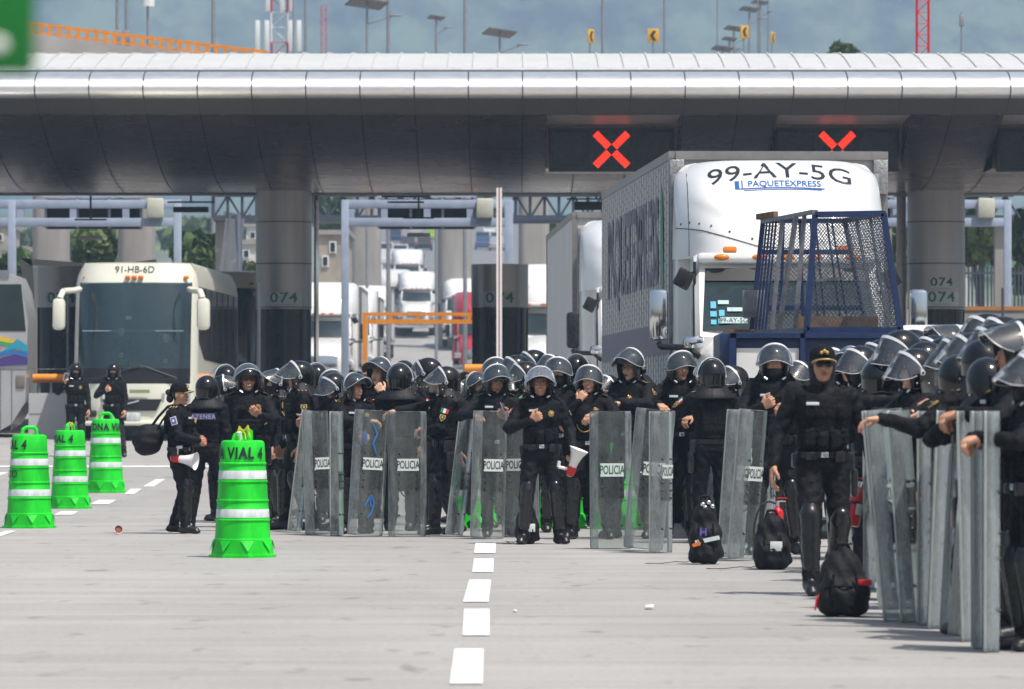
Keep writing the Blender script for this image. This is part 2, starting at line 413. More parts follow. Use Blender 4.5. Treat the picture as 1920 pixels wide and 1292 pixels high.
def torso(S, f=0., lean=0.):
    y = -lean
    S.ell((0, y * .25 + .005, .93), (.165 + f, .115 + f, .135), .04)
    S.ell((0, y * .5, 1.09), (.145 + f, .105 + f, .18), .05)
    S.ell((0, y * .8, 1.28), (.17 + f, .118 + f, .19), .05)
    S.rc((-.125, y + .012, 1.395), (.125, y + .012, 1.395), .06 + f, .06 + f, .05, sq=(1, 1.15, .85))
_hand = {}
def hand_vf(bends):
    if bends in _hand: return _hand[bends]
    S = SDF((-.06, -.075, -.10), (.22, .09, .045), .0058)
    S.rc((-.04, 0, 0), (.02, 0, 0), .026, .025, .015, sq=(1, 1.1, .8))
    for y, L in ((.030, .95), (.010, 1.05), (-.011, .98), (-.030, .78)):
        k = Vector((.088 - abs(y - .008) * .25, y * 1.05, 0)); S.rc((.01, y * .5, 0), k, .017, .0135, .012)
        a = 0; p = k
        for seg, b in zip((.042, .027, .021), bends):
            a += R(b); q = p + Vector((math.cos(a), 0, -math.sin(a))) * seg * L; S.rc(p, q, .0098, .0088, .005); p = q
    t1 = Vector((.045, .052, -.012)); S.rc((.012, .02, -.004), t1, .016, .013, .012)
    t2 = t1 + Vector((.026, .014, -.016)); S.rc(t1, t2, .0118, .0105, .006)
    S.rc(t2, t2 + Vector((.024, -.002, -.010)), .0105, .009, .005)
    _hand[bends] = S.mesh(); return _hand[bends]
_head = {}
def head_parts(kind):
    """kind: bare / smile / scarf / mask"""
    if kind in _head: return _head[kind]
    S = SDF((-.105, -.135, -.20), (.105, .125, .135), .0078)
    S.ell((0, .012, .030), (.073, .091, .086), .02); S.ell((0, -.022, -.030), (.058, .064, .085), .03)
    S.ell((0, -.036, -.083), (.040, .044, .034), .02); S.rc((0, .012, -.05), (0, .03, -.19), .052, .056, .02)
    for x in (-1, 1):
        S.ell((x * .034, -.060, -.028), (.024, .026, .026), .02); S.ell((x * .076, .012, -.004), (.009, .019, .031), .008)
        S.ell((x * .029, -.100, .014), (.017, .016, .010), .012, 's')
    S.rc((0, -.083, .016), (0, -.104, -.024), .008, .0135, .012); S.ell((0, -.084, -.056), (.026, .014, .013), .010)
    S.ell((0, -.079, -.097), (.019, .015, .016), .012)
    if kind in ('scarf', 'mask'): S.ell((0, -.024, -.072), (.067, .077, .062), .012)
    P, F = S.mesh(); P = relax(P, F, 1, .35); c = P[F].mean(1)
    m = np.ones(len(F), int)
    hair = (c[:, 2] > .072 - (c[:, 1] + .08) * .25) | ((c[:, 1] > .022) & (c[:, 2] > -.06)); m[hair] = 2
    if kind == 'scarf': m[(c[:, 2] < -.038)] = 5
    if kind == 'mask': m[(c[:, 2] < -.014) | (c[:, 2] > .040) | (abs(c[:, 0]) > .058)] = 5
    out = [(P, F, m)]
    mb = MB()
    for x in (-1, 1):
        mb.ell((x * .029, -.0845, .011), (.0135, .008, .0062), 4, nu=10, nv=6); mb.ell((x * .029, -.0905, .011), (.0062, .004, .0058), 2, nu=8, nv=6)
        mb.rbox((x * .031, -.0885, .031), (.032, .008, .0065), .003, 2, n=1)
    if kind in ('bare', 'smile'):
        w = .022 if kind == 'bare' else .030
        mb.ell((0, -.0975, -.052), (w, .006, .0052), 3, nu=10, nv=6); mb.ell((0, -.0965, -.0625), (w * .85, .006, .0058), 3, nu=10, nv=6)
        if kind == 'smile': mb.ell((0, -.1005, -.057), (.021, .0045, .0042), 6, nu=10, nv=6)
    P2, F2, M2 = mb_quads(mb); out.append((P2, F2, M2))
    _head[kind] = out; return out
_body = {}
HEADC = Vector((0, -.005, 1.60))
def joints(al, ar, lean, leg):
    J = {}
    for sd, nm, pose in ((1, 'L', al), (-1, 'R', ar)):
        w, pole, hd, N, b = ARM[pose]; mx = lambda v: Vector((v[0] * sd, v[1], v[2]))
        sh = Vector((sd * .178, .012 - lean, 1.395)); e, w2 = ik(sh, mx(w) + Vector((0, -lean, 0)), .285, .255, mx(pole))
        J['sh' + nm], J['el' + nm], J['wr' + nm] = sh, e, w2
        J['hd' + nm] = (mx(hd).normalized() + (w2 - e).normalized() * .8).normalized(); J['N' + nm] = mx(N); J['b' + nm] = b
    for i, (sd, nm) in enumerate(((1, 'L'), (-1, 'R'))):
        x, y, lift, yaw = LEG[leg][i]; an = Vector((x, y, .085 + lift)); hip = Vector((sd * .088, .005 - lean * .2, .90))
        k, an2 = ik(hip, an, .42, .40, (x * 1.2, -1, 0)); J['hip' + nm], J['kn' + nm], J['an' + nm] = hip, k, an2; J['fy' + nm] = yaw
    return J
def body_mesh(al, ar, face, skin, lean, leg, hy, hp, gloves=False):
    key = (al, ar, face, skin, lean, leg, round(hy), round(hp), gloves)
    if key in _body: return _body[key]
    J = joints(al, ar, lean, leg)
    pts = [J[k] for k in J if isinstance(J[k], Vector) and k[:2] in ('sh', 'el', 'wr', 'kn', 'an', 'hi')]
    lo = [min(p[i] for p in pts) - .17 for i in range(3)]; hi = [max(p[i] for p in pts) + .17 for i in range(3)]; lo[2] = .05; hi[2] = 1.53
    S = SDF(lo, hi, .0165); torso(S, .006, lean)
    S.rc((0, -lean + .015, 1.40), (0, -lean + .008, 1.475), .072, .064, .03)
    for n in 'LR':
        S.rc(J['sh' + n], J['el' + n], .067, .056, .035); S.rc(J['el' + n], J['wr' + n], .056, .040, .02)
        S.rc(J['hip' + n], J['kn' + n], .098, .070, .03); S.rc(J['kn' + n], J['an' + n], .072, .058, .025)
    ph = hash(key[:2]) % 7
    rnd = random.Random(str(key)); ph = rnd.random() * 6
    S.warp(lambda X, Y, Z: .0062 * np.sin(46 * Z + 9 * np.sin(13 * X + ph) + 14 * Y) * np.sin(17 * X + 11 * Y + ph * 2) + .0042 * np.sin(71 * Z - 31 * X + ph) * np.sin(29 * Y + 7 * Z))
    P, F = S.mesh(); parts = [(P, F, 0)]
    for sd, n in ((1, 'L'), (-1, 'R')):
        X = J['hd' + n]; N = J['N' + n]; N = (N - X * N.dot(X)).normalized(); T = N.cross(X) if sd > 0 else X.cross(N)
        A = Matrix(((X.x, T.x, -N.x, 0), (X.y, T.y, -N.y, 0), (X.z, T.z, -N.z, 0), (0, 0, 0, 1)))
        HP, HF = hand_vf(J['b' + n]); HP = xf(HP * 1.04, Matrix.Translation(J['wr' + n]) @ A)
        if A.determinant() < 0: HF = HF[:, ::-1]
        parts.append((HP, HF, 5 if gloves else 1))
        cf = MB().cyl(J['wr' + n] - (J['wr' + n] - J['el' + n]).normalized() * .045, J['wr' + n] + (J['wr' + n] - J['el' + n]).normalized() * .004, .043, .036, n=14, caps=False)
        cp, cf2, _ = mb_quads(cf); parts.append((cp, cf2, 0))
    HR = Matrix.Translation(HEADC + Vector((0, -lean, 0))) @ Euler((R(hp), 0, R(hy))).to_matrix().to_4x4()
    for p, f, m in head_parts(face): parts.append((xf(p, HR), f, m))
    me = np_mesh('body', parts, [M['uniform'], M['skin_' + skin], M['hair'], M['lips'], M['teeth'], M['cape'], M['teeth']])
    _body[key] = (me, J, HR); return _body[key]

def helmet_meshes():
    mb = MB(); n = 44; m = 12; tops = []
    def surf(ph, t, f=1.):
        a = t * math.pi if t <= .5 else math.pi / 2
        r = math.sin(a); z = .036 + .136 * math.cos(a) * f
        if t > .5: q = (t - .5) / .5; z = .036 - .158 * q; r = 1 - .075 * q * q
        return Vector((math.sin(ph) * .130 * r * f, .012 - math.cos(ph) * .152 * r * f, z))
    def tm(ph):
        d = abs((ph + math.pi) % (2 * math.pi) - math.pi); d = math.degrees(d)
        w = min(1, max(0, (d - 44) / 14)); w = w * w * (3 - 2 * w); b = .445 + w * .53
        if d > 120: b -= (d - 120) / 60 * .10
        return b
    O = []; I = []
    for j in range(m + 1):
        O.append([surf(2 * math.pi * i / n, max(.001, tm(2 * math.pi * i / n) * j / m)) for i in range(n)])
        I.append([surf(2 * math.pi * i / n, max(.001, tm(2 * math.pi * i / n) * j / m), .90) for i in range(n)])
    mb.loft(O, 0, False); mb.loft(I[::-1], 1, False); mb.loft([O[-1], I[-1]], 1, False)
    rim = [o * .4 + i * .6 + Vector((0, 0, -.002)) for o, i in zip(O[-1], I[-1])]
    mb.tube([o * .97 + i * .03 for o, i in zip(O[-1], I[-1])] + [O[-1][0]], .0065, 6, 1)
    for sd in (-1, 1):                       # rivets and the pad low on the cheek
        for yy, zz in ((-.04, -.075), (.05, -.08), (.0, -.1)): mb.ell((sd * .128, yy, zz), (.006, .007, .007), 2, nu=8, nv=6)
        mb.cyl((sd * .09, -.075, -.115), (sd * .062, -.085, -.135), .011, n=8, m=2)
    shell = mb.mesh('helmet', [M['helmetshell'], M['rubber'], M['silver']], ang=50)
    def visor(mat, trim):
        mb = MB(); nu, nv = 22, 8; o = []; q = []
        def vp(a, t, f):
            w = abs(a) / 80; top = .070 - .045 * w ** 3; bot = -.150 + .105 * w ** 4
            z = top + (bot - top) * t; r = (1 + .10 * math.sin(math.pi * (t * .5 + .1))) * f
            return (math.sin(R(a)) * .141 * r, .005 - math.cos(R(a)) * .168 * r, z)
        for f in (1, 1.022): o.append([[vp(-80 + 160 * i / nu, j / nv, f) for i in range(nu + 1)] for j in range(nv + 1)])
        mb.loft(o[1], 0, False, closed=False); mb.loft(o[0][::-1], 0, False, closed=False)
        for e in (0, nv): mb.loft([o[0][e], o[1][e]], 0, False, closed=False)
        v = mb.mesh('visor', [mat], ang=60)
        mb = MB()
        a = [vp(-80 + 160 * i / nu, -.02, 1.03) for i in range(nu + 1)]; b = [vp(-80 + 160 * i / nu, .085, 1.03) for i in range(nu + 1)]
        c = [vp(-80 + 160 * i / nu, -.02, .99) for i in range(nu + 1)]; d = [vp(-80 + 160 * i / nu, .085, .99) for i in range(nu + 1)]
        mb.loft([a, b, d, c, a], 0, False, closed=False)
        for sd in (-1, 1):
            mb.cyl((sd * .132, 0, -.005), (sd * .152, 0, -.005), .021, .018, n=16, m=0); mb.cyl((sd * .152, 0, -.005), (sd * .157, 0, -.005), .009, n=10, m=1)
            mb.box((sd * .143, -.016, .010), (.006, .05, .024), 0, rx=-.3)
        mb.tube([vp(-80 + 160 * i / nu, 1.0, 1.012) for i in range(nu + 1)], .0035, 5, 0)
        return v, mb.mesh('visor_band', [M['trim'], M['blackplastic']], ang=50)
    g = MB(); rows = []                       # quilted neck guard hanging behind
    for j, (r, z, t) in enumerate(((.120, -.055, 0), (.136, -.095, 0), (.155, -.125, 1), (.176, -.152, 0), (.198, -.180, 1), (.208, -.205, 0))):
        rows.append([Vector((math.sin(R(a)) * (r + .006 * t) * 1.05, .01 - math.cos(R(a)) * (r + .006 * t) * .95, z - .03 * abs(math.sin(R(a)))**3 * 0)) for a in range(78, 283, 8)])
    g.loft(rows, 0, False, closed=False)
    inner = [[v * 1.0 - Vector((v.x * .07, (v.y - .01) * .07, .006)) for v in r] for r in rows]
    g.loft(inner[::-1], 0, False, closed=False); g.loft([rows[-1], inner[-1]], 0, False, closed=False)
    for e in (0, -1): g.loft([[r[e] for r in rows], [r[e] for r in inner]], 0, False, closed=False)
    g.tube([r[0] for r in rows], .006, 6); g.tube([r[-1] for r in rows], .006, 6)
    for k in range(6, len(rows[0]) - 4, 5): g.tube([r[k] * 1.01 for r in rows], .0035, 5)
    return shell, visor(M['visor'], 0), visor(M['visor_silver'], 1), g.mesh('neck_guard', [M['cape']], ang=70)
HM = helmet_meshes()
def vest_mesh(front):
    S = SDF((-.30, -.26, .90), (.30, .24, 1.50), .0125)
    torso(S, .026, 0)
    def cut(X, Y, Z): return 0 * X * Y * Z
    V = S.V; X = S.ax[0][:, None, None]; Y = S.ax[1][None, :, None]; Z = S.ax[2][None, None, :]
    lim = np.maximum(1.0 - Z, Z - (1.44 - .5 * np.maximum(0, abs(X) - .10)))
    S.V = np.maximum(V, np.maximum(lim, abs(X) - .20)).astype(np.float32)
    S.V = np.maximum(S.V, -(np.sqrt((X / .085) ** 2 + ((Z - 1.49) / .11) ** 2) - 1) * .08 + 0 * Y).astype(np.float32)
    if front == 1:
        for x, z, w, h in ((-.10, 1.09, .075, .13), (-.015, 1.08, .07, .12), (.07, 1.085, .075, .13), (.135, 1.10, .05, .11)): S.box((x, -.145 + abs(x) * .22, z), (w, .06, h), .012)
        S.box((-.105, -.135, 1.30), (.07, .055, .12), .012); S.box((.11, -.13, 1.27), (.06, .05, .10), .012); S.rc((-.12, -.14, 1.34), (-.12, -.14, 1.43), .007, .005, .004)
        S.box((0, .125, 1.25), (.30, .03, .20), .012); S.rc((-.10, -.105, 1.30), (-.13, -.02, 1.445), .026, .026, .01); S.rc((.10, -.105, 1.30), (.13, -.02, 1.445), .026, .026, .01)
    elif front == 2:
        S.box((.0, -.135, 1.10), (.26, .05, .15), .014); S.box((.09, -.13, 1.30), (.11, .04, .07), .01); S.box((-.09, -.13, 1.29), (.09, .04, .05), .01); S.box((-.14, -.13, 1.22), (.05, .07, .15), .012)
        S.box((0, .125, 1.2), (.26, .03, .28), .012)
    for z in (1.04, 1.085, 1.13, 1.175, 1.22):
        S.V = np.where((abs(Z - z) < .008) & (abs(X) < .17), S.V + .004, S.V).astype(np.float32)
    P, F = S.mesh(); return np_mesh('vest', [(relax(P, F, 1, .3), F, 0)], [M['vest']])
VEST = {k: vest_mesh(k) for k in (1, 2)}
def belt_mesh():
    mb = MB(); n = 28; r0 = [(.178 * math.sin(2 * math.pi * i / n), .006 - .130 * math.cos(2 * math.pi * i / n)) for i in range(n)]
    r1 = [(x * .9, y * .9) for x, y in r0]
    mb.loft([[(x, y, .955) for x, y in r1], [(x, y, .955) for x, y in r0], [(x, y, 1.0) for x, y in r0], [(x, y, 1.0) for x, y in r1]], 0, False)
    mb.rbox((.185, .0, .93), (.05, .09, .13), .012); mb.rbox((-.182, -.01, .94), (.045, .07, .10), .012); mb.rbox((.10, -.115, .965), (.06, .05, .08), .01); mb.rbox((-.09, -.118, .97), (.07, .04, .06), .01)
    mb.rbox((0, -.128, .978), (.05, .012, .04), .004, 1); mb.rbox((.215, .03, .78), (.045, .10, .20), .02)
    return mb.mesh('belt', [M['blackplastic'], M['silver']])
BELT = belt_mesh()
def badge_mesh():
    mb = MB(); V = []; n = 16
    for i in range(n): a = 2 * math.pi * i / n; r = .034 if i % 2 else .025; V.append((r * math.sin(a), 0, r * math.cos(a) * 1.15))
    mb.loft([[(x, -.004, z) for x, y, z in V], [(x * .8, -.011, z * .8) for x, y, z in V]], 0); mb.ell((0, -.011, 0), (.013, .006, .016), 0)
    return mb.mesh('badge', [M['gold']], ang=20)
BADGE = badge_mesh()
def tape_mesh():
    mb = MB().rbox((-.085, -.163, 1.335), (.085, .010, .022), .003, 0); return mb.mesh('name_tape', [M['patchwhite']])
TAPE = tape_mesh()
def epau_mesh():
    mb = MB()
    for y in (-.035, .0, .035): mb.box((0, y, 0), (.055, .012, .006), 1)
    mb.rbox((0, 0, -.006), (.065, .12, .012), .004, 0); return mb.mesh('epaulette', [M['vest'], M['goldtrim']])
EPAU = epau_mesh()
def patch_mesh(kind):
    mb = MB()
    if kind in ('flag', 'both'):
        for i in range(3): mb.box((-.028 + .028 * i, -.003, .0), (.028, .006, .05), 1 + i)
    if kind in ('shield', 'both'):
        z0 = -.075 if kind == 'both' else -.01
        pl = [(-.03, .03), (.03, .03), (.031, -.005), (0, -.045), (-.031, -.005)]
        mb.loft([[(x, 0, z + z0) for x, z in pl], [(x, -.006, z + z0) for x, z in pl]], 0); mb.loft([[(x * .72, -.006, z * .72 + z0) for x, z in pl], [(x * .72, -.0085, z * .72 + z0) for x, z in pl]], 4)
        mb.ell((0, -.009, z0), (.011, .003, .014), 0, nu=8, nv=6)
    if kind == 'white':
        mb.rbox((0, -.003, 0), (.072, .006, .098), .004, 5); mb.box((0, -.0075, 0), (.056, .003, .080), 6); mb.ell((-.004, -.009, .002), (.012, .003, .018), 5, nu=8, nv=6); mb.ell((.008, -.0095, -.012), (.008, .003, .008), 3, nu=8, nv=6)
    return mb.mesh('sleeve_patch', [M['goldtrim'], M['flag_green'], M['flag_white'], M['flag_red'], M['dark'], M['patchwhite'], M['patchblue']], ang=20)
PATCH = {k: patch_mesh(k) for k in ('flag', 'shield', 'both', 'white')}
_leg = {}
def leg_meshes(leg, J, lean):
    if leg in _leg: return _leg[leg]
    out = []
    for n in 'LR':
        k, a, h = J['kn' + n], J['an' + n], J['hip' + n]; d = (a - k).normalized(); f = Vector((0, -1, 0)); f = (f - d * f.dot(d)).normalized(); sx = d.cross(f)
        S = SDF([min(k[i], a[i]) - .14 for i in range(3)], [max(k[i], a[i]) + .14 for i in range(3)], .0115)
        kc = k + f * .030
        S.rc(kc - d * .05, kc + d * .045, .072, .066, .02); S.rc(k + d * .10 + f * .022, k + d * .31 + f * .018, .068, .056, .012)
        S.rc(k - d * .11 + f * .03, k - d * .05 + f * .03, .055, .06, .02)
        c = k - f * .075; S.box(c + d * .1, (.30, .02, .6), .001, .004, 's') if False else None
        P, F = S.mesh(); kg = np_mesh('knee_guard', [(P, F, 0)], [M['blackplastic']])
        yaw = R(J['fy' + n]); fx = Vector((math.sin(yaw), -math.cos(yaw), 0)); lift = a.z - .085
        S = SDF((a.x - .17, a.y - .26, -.01), (a.x + .17, a.y + .2, .36), .0105); g = Vector((a.x, a.y, 0))
        up = k - a; up.normalize()
        S.rc(a + Vector((0, 0, -.02)), a + up * .17, .052, .060, .02); S.ell(a + Vector((0, 0, -.045)) - fx * .035, (.047, .052, .045), .02)
        toe = g + fx * .135 + Vector((0, 0, .042)); S.rc(a + Vector((0, 0, -.03)), toe, .048, .040, .03, sq=(1, 1, .92)); S.rc(g - fx * .05 + Vector((0, 0, .028 + lift)), toe + fx * .01 - Vector((0, 0, .014)), .042, .042, .01, sq=(1.06, 1.06, .6))
        P, F = S.mesh(); P[:, 2] = np.maximum(P[:, 2], .002); bt = np_mesh('boot', [(P, F, 0)], [M['boot']])
        out.append((kg, bt))
    _leg[leg] = out; return out
def cap_mesh():
    mb = MB(); n = 24; rings = []
    for t in (0.001, .2, .4, .6, .8, 1.0):
        a = t * math.pi / 2; rings.append([(.088 * math.sin(a) ** .8 * math.sin(2 * math.pi * i / n), .008 - .108 * math.sin(a) ** .8 * math.cos(2 * math.pi * i / n), .085 * math.cos(a) + .01) for i in range(n)])
    rings.append([(x * .99, y * .99, z - .03) for x, y, z in rings[-1]]); mb.loft(rings, 0, False)
    top = [[(math.sin(R(a)) * .083, -.06 - math.cos(R(a)) * (.040 + .075 * t), .004 - .014 * t - .02 * (abs(a) / 70) ** 2) for a in range(-75, 76, 15)] for t in (0, .5, 1)]
    mb.loft(top, 0, False, closed=False); mb.loft([[(x, y, z - .005) for x, y, z in r] for r in top[::-1]], 0, False, closed=False)
    mb.tube(top[-1], .0055, 6, 1)
    for s in (-1, 0, 1): mb.ell((s * .018, -.103 - (s == 0) * .005, .035 + .012 * (s == 0)), (.012, .006, .014), 1, nu=8, nv=6)
    return mb.mesh('cap', [M['vest'], M['goldtrim']], ang=60)
CAP = cap_mesh()
def glasses_mesh(dark):
    mb = MB()
    for x in (-1, 1):
        if dark: mb.ell((x * .031, -.101, .010), (.027, .008, .020), 0, nu=12, nv=8)
        else:
            mb.tube([(x * .030 + .021 * math.cos(t), -.101, .010 + .016 * math.sin(t)) for t in [2 * math.pi * i / 12 for i in range(13)]], .0022, 6)
        mb.cyl((x * .056, -.095, .014), (x * .078, .0, .012), .003, n=6)
    mb.cyl((-.01, -.106, .014), (.01, -.106, .014), .0035, n=6)
    return mb.mesh('glasses', [M['blackplastic']])
GL = {k: glasses_mesh(k) for k in (0, 1)}
PEOPLE = {}
def person(key, u, s, ht, yaw, label, al='rest', ar='rest', face='bare', skin='a', lean=0., leg='stand', hy=0, hp=0, helmet='up', vest=1, badge=1,
           patch=None, girth=1.0, glass=None, gloves=False, dz=0, group='police officers in black riot gear'):
    Y = FPX / s; sc = (ht - (.05 if helmet else .0)) / 1.722
    t = thing('person', label, 'person', ((u - 960) / s, Y, zg(Y) + dz), R(yaw), group)
    t.scale = (sc * girth, sc * girth, sc)
    me, J, HR = body_mesh(al, ar, face, skin, lean, leg, hy, hp, gloves)
    link('body', me, t)
    if vest: link('vest', VEST[vest], t, (0, -lean * .85, 0), (R(0), 0, 0))
    link('belt', BELT, t, (0, -lean * .3, 0))
    for kg, bt in leg_meshes(leg, J, lean): link('knee_guard', kg, t); link('boot', bt, t)
    hl, hr = HR.translation, HR.to_euler()
    if helmet:
        h = link('helmet', HM[0], t, hl, hr)
        if helmet != 'none':
            ang = {'up': 72, 'high': 84, 'low': 46, 'mid': 34, 'down': 6, 'silver': 60}[helmet]; v, b = HM[2] if helmet == 'silver' else HM[1]
            vo = link('visor', v, h, (0, 0, 0), (R(-ang), 0, 0)); link('visor_band', b, h, (0, 0, 0), (R(-ang), 0, 0))
        g = link('neck_guard', HM[3], h)
    if (len(PEOPLE) * 7) % 5 < 3 and vest: link('name_tape', TAPE, t, (0, -lean - .004, 0))
    if badge or patch:
        for sd in (-1, 1): link('epaulette', EPAU, t, (sd * .165, .005 - lean, 1.463), (0, R(22 * sd), 0))
    if badge: link('badge', BADGE, t, (.085, -.165 - lean, 1.305))
    if patch:
        for n, sd in (('L', 1), ('R', -1)):
            a, b = J['sh' + n], J['el' + n]; m = a.lerp(b, .42); d = (b - a).normalized(); out = Vector((sd, -.15, .25)); out = (out - d * out.dot(d)).normalized()
            if abs(out.length) < .1: continue
            Z = -d; Yv = -out; X = Yv.cross(Z); Rm = Matrix((X, Yv, Z)).transposed()
            link('sleeve_patch', PATCH[patch], t, m + out * .068, Rm.to_euler())
    if glass is not None: link('glasses', GL[glass], t, hl, hr)
    PEOPLE[key] = (t, J, HR); return t
# ---------------------------------------------------------------- ground, hills, haze
def ground():
    ys = list(range(-60, 140, 4)) + list(range(140, 400, 10)) + list(range(400, 1300, 40)) + list(range(1300, 2000, 70)) + list(range(2000, 3000, 60)) + list(range(3000, 4500, 30))
    xs = [-1400 + 60 * i for i in range(15)] + [-500 + 25 * i for i in range(16)] + [-100 + 10 * i for i in range(21)] + [125 + 25 * i for i in range(16)] + [560 + 60 * i for i in range(15)]
    from mathutils import noise
    V = []; F = []
    for y in ys:
        for x in xs:
            z = zg(y)
            if y > 2600:
                w = min(1, (y - 2600) / 900)
                z += w * (60 * noise.fractal(Vector((x * .0030, y * .0030, 3)), 1, 2, 5) + 16 * noise.noise(Vector((x * .012, y * .012, 1))))
            V.append((x, y, z))
    n = len(xs)
    for j in range(len(ys) - 1):
        for i in range(n - 1): F.append((j * n + i, j * n + i + 1, (j + 1) * n + i + 1, (j + 1) * n + i))
    m = bpy.data.materials.new('ground'); m.use_nodes = True; t = m.node_tree; b = t.nodes['Principled BSDF']; N = t.nodes.new; L = t.links.new
    tc = N('ShaderNodeTexCoord'); sep = N('ShaderNodeSeparateXYZ'); L(tc.outputs['Object'], sep.inputs[0])
    def noi(scale, st=(1, 1, 1), det=6, rg=.6):
        mp = N('ShaderNodeMapping'); mp.inputs['Scale'].default_value = st; L(tc.outputs['Object'], mp.inputs[0])
        x = N('ShaderNodeTexNoise'); x.inputs['Scale'].default_value = scale; x.inputs['Detail'].default_value = det; x.inputs['Roughness'].default_value = rg; L(mp.outputs[0], x.inputs[0]); return x.outputs[0]
    def ramp(f, a, ca, bb, cb):
        r = N('ShaderNodeValToRGB'); e = r.color_ramp.elements; e[0].position = a; e[0].color = (*ca, 1); e[1].position = bb; e[1].color = (*cb, 1); L(f, r.inputs[0]); return r.outputs[0]
    def mix(f, a, c, typ='MIX'):
        x = N('ShaderNodeMix'); x.data_type = 'RGBA'; x.blend_type = typ
        if isinstance(f, float): x.inputs[0].default_value = f
        else: L(f, x.inputs[0])
        L(a, x.inputs[6]); L(c, x.inputs[7]); return x.outputs[2]
    base = ramp(noi(.35, (1, .16, 1)), .30, (.315, .303, .288), .72, (.405, .392, .373))
    streak = ramp(noi(1.2, (.12, 1.0, 1), 8, .7), .32, (.80, .80, .80), .60, (1, 1, 1))
    fine = ramp(noi(26, (1, .5, 1), 3), .3, (.88, .88, .88), .7, (1.06, 1.06, 1.06))
    spots = ramp(noi(3.4, (1, .3, 1), 2), .27, (.60, .59, .575), .38, (1, 1, 1))
    conc = mix(1.0, base, streak, 'MULTIPLY'); conc = mix(1.0, conc, fine, 'MULTIPLY'); conc = mix(.8, conc, spots, 'MULTIPLY')
    dv = N('ShaderNodeMath'); dv.operation = 'MULTIPLY'; dv.inputs[1].default_value = 1 / 4.6; L(sep.outputs[1], dv.inputs[0])
    fr = N('ShaderNodeMath'); fr.operation = 'FRACT'; L(dv.outputs[0], fr.inputs[0])
    br = ramp(fr.outputs[0], .0035, (.62, .61, .6), .005, (1, 1, 1))
    conc = mix(.7, conc, br, 'MULTIPLY')
    asp = ramp(noi(.12), .3, (.17, .17, .175), .7, (.22, .22, .225))
    hill = ramp(noi(.030, (1, .5, .9), 10, .66), .38, (.008, .020, .010), .60, (.17, .23, .11))
    def step(a, bb):
        r = N('ShaderNodeMapRange'); r.inputs[1].default_value = a; r.inputs[2].default_value = bb; L(sep.outputs[1], r.inputs[0]); return r.outputs[0]
    col = mix(step(430, 470), conc, asp); col = mix(step(880, 960), col, hill)
    ax = N('ShaderNodeMath'); ax.operation = 'ABSOLUTE'; L(sep.outputs[0], ax.inputs[0])
    r = N('ShaderNodeMapRange'); r.inputs[1].default_value = 34; r.inputs[2].default_value = 40; L(ax.outputs[0], r.inputs[0])
    fm = N('ShaderNodeMath'); fm.operation = 'MULTIPLY'; L(r.outputs[0], fm.inputs[0]); L(step(230, 260), fm.inputs[1])
    col = mix(fm.outputs[0], col, hill)
    L(col, b.inputs['Base Color']); b.inputs['Roughness'].default_value = .8; b.inputs['Specular IOR Level'].default_value = .3
    bp = N('ShaderNodeBump'); bp.inputs['Strength'].default_value = .25; bp.inputs['Distance'].default_value = .01; L(noi(30, (1, 1, 1), 4), bp.inputs['Height']); L(bp.outputs[0], b.inputs['Normal'])
    o = MB().add(V, F).obj('ground', m, ang=180); tag(o, kind='structure')
ground()
def marking(quads, name='lane_marking'):
    mb = MB()
    for q in quads:
        P = [G(u, v) for u, v in q]; P = [Vector((p.x, p.y, zg(p.y) + .006)) for p in P]
        mb.add(P, [(0, 1, 2, 3)])
    return tag(mb.obj(name, M['roadpaint'], smooth=False, fixn=False), kind='structure')
M['roadpaint'] = pm('roadpaint', (.74, .74, .72), .6, var=.22, scale=7, bump=.1)
marking([[(889, 1038), (929, 1038), (930, 1017), (891, 1017)], [(885, 1074), (925, 1074), (926, 1048), (889, 1048)], [(868, 1130), (916, 1130), (921, 1088), (880, 1088)],
         [(867, 1193), (918, 1193), (918, 1143), (870, 1143)], [(843, 1284), (905, 1284), (907, 1218), (852, 1218)]])
marking([[(-30, 1012), (0, 1007), (32, 996), (10, 996)], [(100, 966), (135, 966), (152, 957), (120, 957)], [(168, 946), (205, 946), (218, 938), (185, 938)], [(233, 927), (252, 927), (266, 917), (245, 917)], [(268, 913), (288, 913), (310, 899), (292, 899)]])
marking([[(-40, 892), (0, 892), (17, 886), (-20, 886)], [(-60, 876.5), (480, 876.5), (480, 873.5), (-60, 873.5)]])
def haze():
    mb = MB().box((0, 2240, 219), (3300, 4620, 442)); 
    m = bpy.data.materials.new('haze'); m.use_nodes = True; t = m.node_tree; t.nodes.clear()
    v = t.nodes.new('ShaderNodeVolumePrincipled'); v.inputs['Color'].default_value = (.50, .70, .96, 1); v.inputs['Density'].default_value = .00050; v.inputs['Anisotropy'].default_value = .0
    o = t.nodes.new('ShaderNodeOutputMaterial'); t.links.new(v.outputs[0], o.inputs['Volume'])
    tag(mb.obj('haze', m, smooth=False), kind='stuff')
